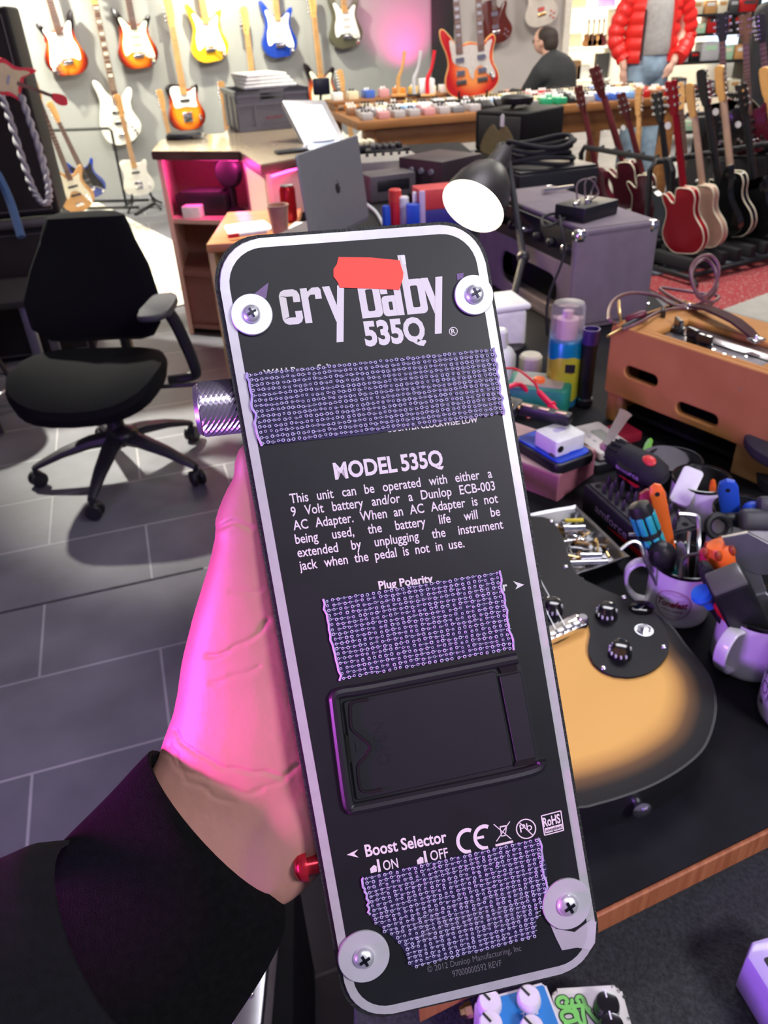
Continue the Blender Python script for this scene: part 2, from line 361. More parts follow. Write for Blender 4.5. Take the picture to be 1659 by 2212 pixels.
PG = {
 'strat': S([(-10, 9), (-3, 12.2), (3, 11), (7, 7.5), (12.5, 6.5), (13, 10), (10.8, 18), (9.4, 25), (11.3, 31.2), (9, 32), (5.5, 29.4), (2.9, 29), (-2.9, 29.4), (-5.5, 32.2), (-8.5, 35), (-10.6, 34), (-9, 28), (-9, 23), (-11, 17)]),
 'tele': S([(-9, 17.5), (0, 18), (9.5, 17), (9.6, 22), (10.3, 28), (10.6, 31.5), (6, 29.4), (3, 29), (-2.6, 29), (-3, 33), (-9, 33.5), (-11.5, 30), (-10.4, 24)]),
 'bass': S([(-9, 14), (-3, 20), (4, 18), (9, 8), (13, 10), (12.5, 16), (9.8, 22), (8.6, 28), (10, 34), (6, 33), (3, 32), (-3, 32), (-6, 36), (-9.6, 39), (-10.5, 34), (-9.8, 27)]),
 'double': S([(-1, 14), (1.4, 12), (2.8, 18), (8, 21), (12, 15), (18, 11), (18.6, 15), (15, 23), (15.4, 30), (17.6, 37), (14, 36.5), (11, 34), (0, 36), (-8, 35.5), (-15.5, 41), (-15, 31), (-13.5, 25), (-8, 22), (-3, 20)]),
}
HEADS = {
 'fender': [(-2.1, 0), (2.1, 0), (2.3, 3), (3.2, 5), (3.4, 17), (1, 19.2), (-2.6, 18.6), (-3.6, 17), (-2.6, 13), (-2.2, 4)],
 'bass': [(-2.4, 0), (2.3, 0), (2.4, 3), (4, 6), (4.2, 22), (1.6, 25), (-3.2, 24.6), (-4.4, 22), (-3, 17), (-2.6, 5)],
 'gibson': [(-2.1, 0), (2.1, 0), (3, 3), (4.3, 8), (3.8, 15.5), (4.3, 17.5), (1.8, 18), (0, 17), (-1.8, 18), (-4.3, 17.5), (-3.8, 15.5), (-4.3, 8), (-3, 3)],
 'doubleh': [(-2.1, 0), (2.1, 0), (3.2, 4), (3.6, 17), (-3, 18), (-2.6, 6)],
}
def guitar(label, M, kind, bodym, guard=None, neckm=M_maple, fret=M_rose, headm=None, head='fender', neck=46, pick='single', back=False, group=None, hw=M_chrome, bind=None, cat='guitar', tag_card=False, dots=None, short=None):
    """local frame: origin at body bottom, +y along the neck, +z out of the front"""
    g = thing('bass_guitar' if kind == 'bass' else 'electric_guitar', label, cat, M, group)
    out = OUT[kind]; T = .042
    MB().prism(out, 0, T, None, .006, 3).build('body', bodym, g)
    yj = {'strat': .27, 'tele': .27, 'lp': .29, 'bass': .30, 'double': .31, 'sg': .28}[kind]
    ye = {'strat': .30, 'tele': .305, 'lp': .33, 'bass': .345, 'double': .36, 'sg': .31}[kind] + neck*cm
    xs = (0,) if kind != 'double' else (-.085, .085)
    if bind: 
        MB().tube([(x*.996, y*.996+.001, T-.003) for x, y in out], .0042, 6, closed=True).build('binding', bind, g)
        MB().tube([(x*.996, y*.996+.001, .003) for x, y in out], .0042, 6, closed=True).build('binding', bind, g)
    if guard is not None and kind in PG: MB().prism(PG[kind], T, T+.003, None, .001, 1).build('pickguard', guard, g)
    for x0 in xs:
        q = [(x0-.027, yj), (x0+.027, yj), (x0+.0215, ye), (x0-.0215, ye)]
        nb = MB()
        rings = []
        for t in (0, .1, .5, 1.):
            w = (.027*(1-t)+.0215*t); y = yj+(ye-yj)*t
            rings.append([(x0+w*math.cos(a), y, T+.006-(.020 if t > .05 else .008)*abs(math.sin(a))) for a in [math.pi+math.pi*k/8 for k in range(9)]]+[(x0+w, y, T+.008), (x0-w, y, T+.008)])
        nb.loft(rings).build('neck', neckm, g)
        fb = MB().prism(q, T+.008, T+.013, None, .001, 1).build('fretboard', fret, g)
        fm = MB()
        for i in range(1, 21):
            y = ye - (ye-.14)*(1-2**(-i/12)); 
            if y < yj+.01: break
            fm.box((x0, y, T+.0135), (.047, .0018, .0016))
        if dots is not None:
            for i in (1, 3, 5, 7, 9, 12, 15):
                ya = ye-(ye-.14)*(1-2**(-(i-.5)/12))
                if ya > yj+.02: fm.box((x0, ya, T+.0133), (.032, .018, .001))
        fm.build('frets', dots or M_steel, fb)
        hm = headm or neckm
        hp = [(x0+px*cm, ye+py*cm) for px, py in HEADS[head]]
        hd = MB().prism(smooth_loop(hp, 3) if head != 'x' else hp, T-.012, T+.003, None, .002, 1).build('headstock', hm, g)
        tn = MB(); HH = max(p[1] for p in HEADS[head])*cm
        if head in ('fender', 'doubleh'):
            for i in range(6):
                y = ye+.035+i*(HH-.05)/5; tn.cone((x0-.012, y, T+.003), (x0-.012, y, T+.014), .004); tn.box((x0-.041, y, T-.005), (.018, .012, .009), None, .003); tn.cone((x0-.033, y, T-.005), (x0-.02, y, T-.005), .003, None, 6)
        elif head == 'bass':
            for i in range(4):
                y = ye+.05+i*(HH-.08)/3; tn.cone((x0-.008, y, T+.003), (x0-.008, y, T+.018), .008); tn.box((x0-.055, y, T-.004), (.028, .026, .006), None, .002); tn.cone((x0-.043, y, T-.004), (x0-.02, y, T-.004), .004, None, 6)
        else:
            for sx in (-1, 1):
                for i in range(3):
                    y = ye+.055+i*.042; tn.cone((x0+sx*.026, y, T+.003), (x0+sx*.026, y, T+.013), .004); tn.box((x0+sx*.054, y, T-.005), (.018, .014, .009), None, .003); tn.cone((x0+sx*.047, y, T-.005), (x0+sx*.03, y, T-.005), .003, None, 6)
                    tn.cone((x0+sx*.026, y, T-.018), (x0+sx*.026, y, T-.011), .008)
        tn.build('tuners', hw, hd)
        if not back:
            tz = T+.003
            if pick == 'single':
                for y in ((.12, .175, .23) if kind == 'strat' else (.225,) if kind == 'tele' else (.16, .24)):
                    MB().prism(rrect(.085 if kind != 'bass' else .10, .020, .009, 4, x0, y), T, T+.009, None, .002, 1).build('pickup', M_black if kind in ('bass', 'tele') else guard or M_black, g)
            elif pick == 'hum':
                for y in ((.15, .265) if kind != 'double' else (.175, .265)):
                    MB().prism(rrect(.07, .036, .005, 3, x0, y), T, T+.012, None, .002, 1).build('pickup', M_chrome, g)
            yb = {'strat': .085, 'tele': .10, 'lp': .10, 'bass': .07, 'double': .11, 'sg': .1}[kind]
            br = MB().box((x0, yb, T+.006), (.082, .03 if kind != 'tele' else .075, .012), None, .003)
            for i in range(6): br.box((x0-.028+i*.0112, yb+.004, T+.013), (.008, .016, .006), None, .001)
            br.build('bridge', hw if kind != 'double' else M_dgrey, g)
            st = MB()
            for i in range(4 if kind == 'bass' else 6):
                k = i/(3 if kind == 'bass' else 5)-.5
                st.tube([(x0+k*.052, yb, T+.014), (x0+k*.036, ye, T+.016)], .0006, 4)
            st.build('strings', M_steel, g)
    if not back:
        kn = {'strat': [(.085, .105), (.10, .075), (.115, .048)], 'tele': [(.11, .10), (.112, .075)], 'lp': [(.10, .11), (.125, .085), (.085, .07), (.11, .045)], 'bass': [(.09, .13), (.105, .10), (.115, .075)], 'double': [(.15, .14), (.165, .115)], 'sg': [(.10, .1), (.12, .08)]}[kind]
        for x, y in kn: MB().lathe([(.012, 0), (.011, .012), (.009, .014)], 12, Matrix.Translation((x, y, T+.003))).build('knob', guard or M_black if kind == 'strat' else M_chrome, g)
        if kind == 'strat':
            MB().prism(smooth_loop([(.10, .018), (.125, .045), (.118, .055), (.09, .03)], 3), T+.002, T+.010, None, .003, 1).build('jack_plate', M_chrome, g)
            MB().tube([(.03, .085, T+.012), (.055, .10, T+.03), (.09, .075, T+.035), (.125, .035, T+.03)], .003, 6, 4).build('tremolo_arm', M_chrome, g)
    if tag_card:
        MB().prism(smooth_loop(circ(.02, 10), 2), 0, .001, Matrix.Translation((.045, ye-.05, T-.02)) @ Matrix.Rotation(.3, 4, 'Y')).build('price_tag', M_paper, g)
    return g
def wall_guitar(label, px_body, px_neck, kind, bodym, off=.045, lefty=False, scale=1.1, **kw):
    """hung on the back wall: body centre and a point of the neck fix its place and lean on the wall"""
    o = PP(*px_body, WP+WN*off, WN); nk = PP(*px_neck, WP+WN*off, WN)
    up = (nk-o).normalized()
    if up.z < 0: up = -up
    up = (up*.5+Vector((0, 0, 1))*.5).normalized() if kw.pop('plumb', False) else up
    M = frame(o-up*.185*scale, up.cross(WN), WN) 
    if scale != 1.0: M = M @ Matrix.Scale(scale, 4)
    if lefty: M = M @ Matrix.Scale(-1, 4, Vector((1, 0, 0)))
    return guitar(label, M, kind, bodym, **kw)
SB = lambda n, kind, cy=.15: sunburst(n, (.95, .30, .02), (.30, .02, .005), (.008, .004, .004), 0, cy, .175, .205, (.52, .78, .98))
M_sb = SB('three_tone_sunburst', 'strat'); 
M_ybody = mat('mustard_yellow_lacquer', (.72, .42, .02), .2, coat=.5, var=.03); M_bbody = mat('deep_blue_lacquer', (.012, .045, .32), .18, coat=.5, var=.03)
M_olive = mat('olive_green_lacquer', (.09, .085, .055), .3, coat=.3, var=.03); M_wbody = mat('white_lacquer', (.84, .82, .72), .2, coat=.5, var=.02)
M_mint = mat('aged_white_guard', (.80, .83, .62), .3); M_whg = mat('white_guard', (.88, .87, .82), .3)
wall_guitar('sunburst guitar with white pickguard, leftmost in the upper row on the grey wall', (135, 103), (112, 25), 'strat', M_sb, guard=M_whg, lefty=True, fret=M_rose)
wall_guitar('sunburst electric guitar with pale green pickguard, second in the upper wall row', (291, 90), (276, 10), 'strat', M_sb, guard=M_mint, fret=M_rose)
wall_guitar('mustard yellow electric guitar with white pickguard hanging on the wall', (446, 78), (433, 5), 'strat', M_ybody, guard=M_whg, fret=M_maple)
wall_guitar('deep blue electric guitar with white pickguard hanging on the wall', (598, 70), (591, 5), 'strat', M_bbody, guard=M_whg, fret=M_maple)
wall_guitar('olive green electric guitar with white pickguard beside the pink wall light', (742, 52), (737, 0), 'strat', M_olive, guard=M_whg, fret=M_maple)
wall_guitar('white bass guitar with dark fretboard hanging below the sunburst pair', (256, 258), (219, 85), 'bass', M_wbody, guard=M_wbody, fret=M_rose, head='bass', neck=64, dots=M_cream, neckm=M_maple)
wall_guitar('sunburst single cutaway guitar with white pickguard on the wall above the counter', (398, 228), (374, 90), 'tele', SB('two_tone_sunburst', 'tele'), guard=M_whg, fret=M_maple)
wall_guitar('maple necked guitar hanging behind the grey crate with only neck showing', (550, 235), (529, 70), 'strat', M_wbody, guard=M_whg, fret=M_maple)
wall_guitar('sunburst guitar with pale pickguard hanging behind the card reader', (692, 196), (674, 40), 'strat', M_sb, guard=M_mint, fret=M_maple)
# guitars on low stands along the back wall
def stand_guitar(label, px_base, px_head, kind, bodym, dist, L=.98, yaw=0, far=False, z0=.12, face=None, **kw):
    base = PD(*px_base, dist) if z0 is None else PZ(*px_base, z0)
    # head: where the sight line passes closest to the plumb line over the base
    d = ray(*px_head); dh = Vector((d.x, d.y)); eb = Vector((base.x-EYE.x, base.y-EYE.y))
    hd = EYE+d*(eb.dot(dh)/dh.length_squared)
    N0 = {'strat': .95, 'tele': .955, 'lp': .97, 'bass': 1.235, 'double': 1.0, 'sg': .95}[kind]
    sc = max(.82, min(1.12, (hd-base).length/N0))
    up = (hd-base).normalized(); nrm = Vector(face) if face else (EYE-base)
    nrm = Matrix.Rotation(math.radians(yaw), 3, 'Z') @ nrm
    M = frame(base, up.cross(nrm), nrm)
    M = frame(base, up.cross(nrm - up*nrm.dot(up)), nrm - up*nrm.dot(up))
    M = M @ Matrix.Scale(sc, 4)
    return guitar(label, M, kind, bodym, **kw), M
def small_stand(M, label):
    o = M.translation; t = thing('guitar_stand', label, 'guitar stand', RZ(0, (o.x, o.y, 0)))
    X = M.col[0].xyz.normalized(); Zn = -M.col[2].xyz; Zn.z = 0; Zn.normalize(); X.z = 0; X.normalize()
    fr = MB()
    a = Zn*.10+Vector((0, 0, .02)); zt = o.z
    fr.tube([Zn*.14+X*.16+Vector((0, 0, .012)), Zn*.02+X*.09+Vector((0, 0, zt*.7)), Zn*.10+Vector((0, 0, zt+.14)), Zn*.02-X*.09+Vector((0, 0, zt*.7)), Zn*.14-X*.16+Vector((0, 0, .012))], .010, 8, 4)
    fr.build('frame', M_black, t)
    for s in (-1, 1):
        MB().tube([Zn*.04+X*.08*s+Vector((0, 0, zt*.8)), -Zn*.04+X*.08*s+Vector((0, 0, zt-.016)), -Zn*.08+X*.08*s+Vector((0, 0, zt+.02))], .009, 8, 3).build('arm', M_black, t)
        MB().tube([X*.08*s+Vector((0, 0, zt*.6)), -Zn*.16+X*.14*s+Vector((0, 0, .012))], .009, 8).build('leg', M_black, t)
g, M = stand_guitar('white electric guitar standing on the floor against the back wall', (305, 420), (262, 245), 'tele', M_wbody, 0, guard=M_wbody, fret=M_maple, L=1.0)
small_stand(M, 'black folding stand under the white guitar by the back wall')
g, M = stand_guitar('guitar with pale maple neck leaning behind the left end of the counter', (390, 400), (345, 200), 'strat', M_sb, 0, guard=M_mint, fret=M_maple, L=1.0)
small_stand(M, 'black stand behind the reception counter')
g, M = stand_guitar('guitar with dotted maple neck standing behind the crate on the counter', (505, 395), (477, 175), 'strat', M_olive, 0, guard=M_whg, fret=M_maple, L=1.0)
small_stand(M, 'black stand behind the counter under the crate')
g, M = stand_guitar('guitar with white tuners standing beside the pedal table', (770, 355), (733, 150), 'strat', M_wbody, 0, guard=M_whg, fret=M_maple, headm=M_maple, hw=M_whg, L=1.0)
small_stand(M, 'black stand beside the far end of the pedal table')
g, M = stand_guitar('metallic blue electric guitar in the rack behind the speaker stack', (205, 425), (108, 225), 'strat', M_bbody, 0, guard=M_black, fret=M_rose, L=1.02)
g2, M2 = stand_guitar('natural blond bass guitar in the rack behind the speaker stack', (178, 455), (84, 215), 'bass', M_pine, 0, guard=M_cream, fret=M_rose, head='bass', neck=64, L=1.1, z0=.1)
t = thing('guitar_rack', 'black tubular guitar rack between speaker stack and back wall', 'guitar rack', RZ(-8, (M.translation.x+.02, M.translation.y+.02, 0)))
f = MB().tube([(-.40, .10, .02), (-.40, .12, .62), (-.38, .12, .64), (.18, .12, .64), (.20, .12, .62), (.20, .10, .02)], .012, 8).build('frame', M_black, t)
MB().tube([(-.40, .1, .06), (.42, .1, .06)], .012, 8).tube([(-.40, -.15, .05), (.42, -.15, .05)], .012, 8).build('lower_rail', M_black, t)
for x in (-.40, .42): MB().tube([(x, .22, .012), (x, -.25, .012)], .012, 8).build('foot', M_black, t)
# ------------------------------------------------------------------ reception counter
def v2(p): return (p.x, p.y)
ct = .88
cA, cB, cC, cD, cH = [PZ(*q, ct) for q in ((326, 328), (520, 328), (562, 358), (648, 342), (668, 308))]
cE, cF, cG = [PZ(*q, ct) for q in ((345, 303), (420, 293), (482, 289))]
M_walnut = wood('walnut_edge', (.085, .045, .035), (.13, .07, .05), (5, 20, 20), .3)
M_ctop = mat('counter_top_laminate', (.46, .36, .24), .22, coat=.4, var=.05)
ctr = thing('reception_counter', 'angled wooden reception counter with pink lit shelves behind the office chair', 'counter', RZ(0, (cA.x, cA.y, 0)))
IC = ctr.matrix_world.inverted()
L2 = lambda p: ((p.x-cA.x), (p.y-cA.y))
outl = [L2(p) for p in (cA, cB, cC, cD, cH, Vector((-.2, 4.8, 0)), Vector((cG.x+.0, 4.85, 0)), cG, cF, cE)]
MB().prism(outl, ct-.035, ct, None, .006, 2).build('edge_band', M_walnut, ctr)
MB().prism([(x*.985+.004, y*.985+.006) for x, y in outl], ct, ct+.002).build('counter_top', M_ctop, ctr)
def panel(name, a, b, th, z0, z1, m, side=1):
    a, b = Vector(L2(a)), Vector(L2(b)); d = (b-a).normalized(); n = Vector((-d.y, d.x))*th*side
    return MB().prism([tuple(a), tuple(b), tuple(b+n), tuple(a+n)], z0, z1, None, .0015, 1).build(name, m, ctr)
M_pk = mat('beech_laminate', (.60, .40, .33), .45, var=.04)
M_br = mat('brown_laminate', (.26, .12, .10), .45, var=.06)
fwd = Vector((cE.x-cA.x, cE.y-cA.y, 0)); A1 = Vector((cA.x+.015, cA.y+.02, 0)); A2 = A1+fwd*1.05
B1 = Vector((cB.x, cB.y+.03, 0)); B2 = B1+Vector((-.05, .42, 0))
panel('side_panel', A1, A2, .022, 0, ct-.036, M_pk, -1)
panel('back_panel', A2, B2+Vector((.25, .03, 0)), .02, 0, ct-.036, M_br, 1)
panel('divider', B1, Vector((cC.x+.015, cC.y+.03, 0)), .02, 0, ct-.036, M_pk, 1)
C1 = Vector((cC.x+.02, cC.y+.03, 0)); D1 = Vector((cD.x, cD.y+.05, 0))
panel('drawer_front', C1, D1, .02, .66, ct-.04, M_pk, 1)
panel('knee_panel', C1+Vector((.05, .3, 0)), D1+Vector((.05, .3, 0)), .02, 0, ct-.04, M_blackm, 1)
for z, m in ((.555, M_pk), (.30, M_br), (.03, M_br)):
    MB().prism([L2(A1+Vector((.02, .012, 0))), L2(B1+Vector((0, .01, 0))), L2(B2), L2(A2)], z, z+.022, None, .002, 1).build('shelf', m, ctr)
panel('plinth', A1+Vector((.022, .03, 0)), B1+Vector((0, .03, 0)), .02, .052, .30, M_br, 1)
M_led = mat('pink_led', (1, .12, .45), .4, emit=9, ecol=(1, .05, .35))
for a, b in ((A1+Vector((.03, .05, 0)), B1+Vector((-.03, .05, 0))), (C1+Vector((.02, -.02, 0)), D1+Vector((-.02, -.02, 0)))):
    MB().tube([(*L2(a), ct-.042), (*L2(b), ct-.042)], .005, 6).build('led_strip', M_led, ctr)
def pt_light(name, loc, w, col, r=.03):
    l = bpy.data.lights.new(name, 'POINT'); l.energy = w; l.color = col; l.shadow_soft_size = r
    o = bpy.data.objects.new(name, l); COL.objects.link(o); o.location = loc; return o
mid = (A1+B1)*.5
pt_light('pink_led_glow', (mid.x-.05, mid.y+.08, .80), 2.6, (1, .05, .38)); pt_light('pink_led_glow', (mid.x+.14, mid.y+.10, .80), 2.2, (1, .05, .38))
pt_light('pink_led_glow', (C1.x+.08, C1.y-.10, .82), .8, (1, .07, .42))
# things on the counter's shelf
sh = (A1+B1)*.5
def boxthing(name, label, cat, loc, rz, size, m, bev=.004, group=None):
    t = MB().box((0, 0, size[2]/2), size, None, bev).build(name, m, None, RZ(rz, loc)); tag(t, label, cat, group); return t
p = PZ(445, 470, .58)
t = thing('printer', 'small black receipt printer on the pink lit shelf', 'printer', RZ(-12, (p.x-.01, p.y+.14, .577)))
MB().box((0, 0, .05), (.26, .17, .10), None, .012).build('body', M_black, t); MB().box((0, -.02, .104), (.20, .10, .012), None, .004).build('lid', M_dgrey, t)
p = PZ(405, 470, .58)
boxthing('card_box', 'small white card box at the left end of the pink lit shelf', 'box', (p.x+.03, p.y+.02, .577), -10, (.09, .07, .055), M_paper)
t = thing('desk_fan', 'small dark round headed fan standing in the pink alcove', 'fan', RZ(-20, (mid.x+.10, mid.y+.15, .577)))
MB().lathe([(.06, 0), (.06, .012), (.015, .03), (.012, .12)], 16).build('base', M_black, t)
MB().lathe([(.0, -.02), (.06, -.02), (.075, 0), (.06, .02), (0, .02)], 18, Matrix.Translation((0, 0, .185)) @ Matrix.Rotation(math.pi/2, 4, 'X'), False).build('head', M_black, t)
c = MB(); 
for k in range(4): c.tube([(math.cos(a)*(.09+.012*k), math.sin(a)*(.05+.006*k), .006+.012*k) for a in [i*.5 for i in range(13)]], .006, 6, 2, True)
tag(c.build('cable_coil', M_rubber, None, RZ(0, (mid.x+.13, mid.y+.16, .324))), 'coiled black cable on the middle shelf of the counter', 'cable')
# round black tray + clear dish, card reader, crate, towel, screen
p = PZ(385, 303, ct)
t = thing('turntable_stand', 'round black display turntable at the left end of the counter top', 'turntable', loc=(p.x+.02, p.y+.06, ct+.002))
MB().lathe([(.085, 0), (.09, .004), (.09, .016), (.086, .02)], 32).build('base', M_black, t); MB().lathe([(.082, .02), (.08, .026)], 32).build('platter', M_dgrey, t)
p = PZ(430, 300, ct); t = MB().lathe([(.03, 0), (.04, .012), (.042, .02), (.038, .02), (.028, .004)], 24).build('glass_dish', mat('clear_glass', (.9, .92, .95), .05, trans=.9), None, RZ(0, (p.x, p.y, ct+.002))); tag(t, 'small clear dish on the counter beside the black turntable', 'dish')
M_crate = mat('grey_crate_plastic', (.16, .155, .17), .6, var=.04); M_crl = mat('crate_light_plastic', (.34, .36, .33), .6)
c0, c1 = PZ(517, 287, ct+.002), PZ(658, 284, ct+.002)
cx = Vector((math.cos(.30), math.sin(.30), 0)); cw = .385; M = frame(c0, cx, (0, 0, 1)); cd, ch = .40, .185
cr = thing('storage_crate', 'grey stacking crate with cut out handle on the counter', 'crate', M)
b = MB()
b.box((cw/2, .006, ch*.36), (cw, .012, ch*.72)).box((cw/2, .004, ch*.86), (cw+.01, .016, ch*.02))
b.box((cw*.17, .006, ch*.86), (cw*.34, .012, ch*.28)).box((cw*.83, .006, ch*.86), (cw*.34, .012, ch*.28)).box((cw/2, .006, ch*.96), (cw, .012, ch*.08)).box((cw/2, .006, ch*.745), (cw*.36, .012, ch*.05))
b.box((cw/2, 0, ch*.66), (cw, .01, .012)).box((cw/2, 0, .012), (cw, .01, .02))
for x in (.01, cw*.25, cw*.75, cw-.01): b.box((x, 0, ch*.35), (.012, .012, ch*.66))
b.build('front_panel', M_crate, cr)
MB().box((.006, cd/2, ch/2), (.012, cd, ch)).box((0, cd*.3, ch/2), (.012, .02, ch)).box((0, cd*.7, ch/2), (.012, .02, ch)).box((-.004, cd/2, ch-.01), (.016, cd, .02)).build('side_panel', M_crl, cr)
MB().box((cw-.006, cd/2, ch/2), (.012, cd, ch)).build('side_panel', M_crate, cr)
MB().box((cw/2, cd-.006, ch/2), (cw, .012, ch)).build('back_panel', M_crate, cr); MB().box((cw/2, cd/2, .006), (cw, cd, .012)).build('bottom', M_crate, cr)
lettering([('auer', (cw*.38, -.0035, ch*.29), (cw*.24, 0, 0), (0, 0, ch*.09), (0, -1, 0), .01)], mat('faded_red_print', (.30, .05, .06), .6), cr)
tw = MB()
for k in range(4): tw.box((cw*.52, .2, ch+.012+.016*k), (cw*.72-.02*k, .30, .017), Matrix.Rotation(.04*k, 4, 'Z'), .008, 3)
tw = tw.build('folded_cloth', mat('white_cloth', (.92, .90, .84), .9, bump=.4, bscale=60), None, M @ Matrix.Translation((0, .005, -.002))); tag(tw, 'folded white cloths piled on top of the grey crate', 'cloth')
q = [PD(652, 222, 3.60), PD(748, 236, 3.72), PD(756, 322, 3.62), PD(664, 326, 3.50)]
M = frame(q[3], q[2]-q[3], y=q[0]-q[3]); Mi = M.inverted(); w = (q[2]-q[3]).length; h = (q[0]-q[3]).length
sc = thing('computer_monitor', 'silver framed monitor with a bright white page on the counter', 'monitor', M)
MB().prism(rrect(w, h, .01, 4, w/2, h/2), -.022, 0, None, .004, 2).build('case', mat('silver_aluminium', (.62, .62, .66), .3, .8), sc)
def screen_mat():
    m = mat('lit_screen', (.75, .82, .95), .3, emit=.9, ecol=(.75, .82, 1)); N, L, b = nodes(m)
    tc = [n for n in N if n.type == 'TEX_COORD'][0]; br = N.new('ShaderNodeTexBrick'); br.inputs['Scale'].default_value = 9; br.inputs['Mortar Size'].default_value = 0
    br.inputs['Color1'].default_value = (.82, .88, 1, 1); br.inputs['Color2'].default_value = (.62, .72, .92, 1)
    L.new(tc.outputs['Object'], br.inputs['Vector']); L.new(br.outputs['Color'], b.inputs['Emission Color']); return m
MB().prism(rrect(w*.84, h*.86, .003, 3, w*.44, h*.46), 0, .001).build('screen', screen_mat(), sc)
foot = Vector((M.translation+M.col[0].xyz*w*.5)) - M.col[2].xyz*.09
fl = Mi @ Vector((foot.x, foot.y, ct+.003))
MB().tube([(w/2, h*.4, -.02), (w/2, h*.15, -.06), tuple(fl)], .012, 8).lathe([(.07, 0), (.07, .006)], 20, Mi @ Matrix.Translation((foot.x, foot.y, ct+.002))).build('stand', M_steel, sc)
p = PD(690, 188, 3.9)
cr2 = thing('card_reader', 'black card reader on a bent stand at the end of the counter', 'card reader', RZ(15, (p.x+.01, p.y, ct+.002)))
hh = p.z-ct
MB().box((0, 0, hh), (.085, .03, .075), Matrix.Translation((0, 0, 0)), .008).build('body', mat('navy_black_plastic', (.012, .014, .03), .4), cr2)
MB().tube([(0, .01, hh-.02), (0, .04, hh*.5), (.05, .03, .01)], .007, 8, 4).lathe([(.05, 0), (.05, .008)], 20).build('stand', M_black, cr2)
p = PZ(640, 330, ct); boxthing('phone', 'black phone lying on the counter edge by the laptop', 'phone', (p.x-.02, p.y, ct+.002), 20, (.14, .07, .012), M_black)

# ------------------------------------------------------------------ desk beside the counter
M_desk = wood('orange_desk_wood', (.50, .19, .06), (.60, .26, .10), (4, 30, 30), .35)
dk = thing('desk', 'orange wood desk attached to the counter, with cup and can on it', 'desk', loc=(-.42, 3.05, 0))
MB().box((0, -.02, .705), (.30, .52, .03), None, .004).build('desk_top', M_desk, dk); MB().box((-.14, -.02, .345), (.02, .50, .69), None, .002).build('side_panel', mat('yellow_side_panel', (.55, .38, .16), .5), dk)
MB().box((.0, .22, .5), (.26, .02, .38), None, .002).build('back_panel', M_br, dk)
p = PZ(520, 498, .72); t = thing('paper_stack', 'loose white sheets on the orange desk', 'paper', RZ(15, (p.x+.02, p.y+.02, .72)))
for k in range(3): MB().box((.006*k, .004*k, .001+.002*k), (.15, .21*.7, .0018), Matrix.Rotation(.05*k, 4, 'Z')).build('sheet', M_paper, t)
p = PZ(525, 512, .72); t = thing('marker_pen', 'red capped white marker on the sheets by the cup', 'pen', RZ(18, (p.x, p.y-.02, .733)))
MB().cone((-.01, 0, 0), (.09, 0, 0), .007).build('barrel', M_white, t); MB().cone((-.05, 0, 0), (-.01, 0, 0), .0078).build('cap', M_red, t)
p = PZ(606, 505, .72); t = thing('paper_cup', 'brown paper cup on the desk in front of the red can', 'cup', loc=(p.x, p.y, .72))
MB().lathe([(.028, 0), (.038, .098), (.036, .098), (.027, .004)], 28, None, True).build('cup_body', mat('kraft_paper', (.50, .28, .20), .7), t); 
MB().tube([(math.cos(a)*.038, math.sin(a)*.038, .098) for a in [i*2*math.pi/24 for i in range(24)]], .0018, 6, 0, True).build('rim', mat('kraft_paper_rim', (.62, .40, .30), .6), t)
p = PZ(627, 478, .72); t = thing('drink_can', 'tall red drink can behind the paper cup', 'can', loc=(p.x, p.y, .72))
MB().lathe([(.024, 0), (.030, .008), (.030, .115), (.025, .126)], 28).build('can_body', mat('red_can_metal', (.42, .008, .012), .25, .5), t); MB().lathe([(.0255, .126), (.0255, .1285), (.023, .1275), (.0, .1275)], 24, None, False).build('lid', M_chrome, t)
p = PZ(640, 490, .72); boxthing('note_pad', 'white note pad beside the red can', 'note pad', (p.x+.02, p.y-.03, .72), -12, (.075, .10, .012), M_paper, .002)
# laptop seen from the back
M_lap = mat('space_grey_aluminium', (.27, .27, .28), .4, .45, var=.02)
lt, rt = PZ(638, 335, 1.07), PZ(771, 291, 1.07)
lx = (rt-lt).normalized()
M = frame(lt, lx, y=Vector((-lx.y*.10, lx.x*.10, 1))); W_, H_ = (rt-lt).length, .232
lp = thing('laptop', 'grey laptop seen from behind with its lid up, right of the paper cup', 'laptop', M)
MB().prism(rrect(W_, H_, .008, 4, W_/2, -H_/2), -.003, .003, None, .0015, 1).build('lid', M_lap, lp)
lo = MB()
lo.prism(smooth_loop([(.5, .0), (.42, -.30), (.2, -.52), (0, -.45), (-.2, -.52), (-.42, -.3), (-.5, 0), (-.44, .3), (-.2, .42), (0, .34), (.2, .42), (.4, .36), (.30, .2), (.32, .08)], 3), 0, .02)
lo.prism(smooth_loop([(0, .46), (.02, .62), (.18, .72), (.16, .56)], 3), 0, .02)
sgn = 1 if (M.col[2].xyz).dot(EYE-M.translation) > 0 else -1
lo.build('logo', M_black, lp, Matrix.Translation((W_*.53, -H_*.5, .003*sgn)) @ Matrix.Scale(.030, 4) @ Matrix.Scale(sgn*.02, 4, Vector((0, 0, 1))) )
bl = Vector((0, -H_, 0)); n = -sgn
MB().box((W_/2, -H_-.004, n*.11), (W_, .012, .22), None, .004).build('base', M_lap, lp)
st = (M @ Vector((W_/2, -H_-.012, n*.11)))
t = thing('laptop_stand', 'dark block carrying the laptop on the workbench', 'stand', RZ(math.degrees(math.atan2(M.col[0].y, M.col[0].x)), (st.x, st.y, .72)))
MB().box((0, 0, (st.z-.72)/2-.004), (.2, .14, st.z-.72-.012), None, .006).build('block', M_blackm, t)

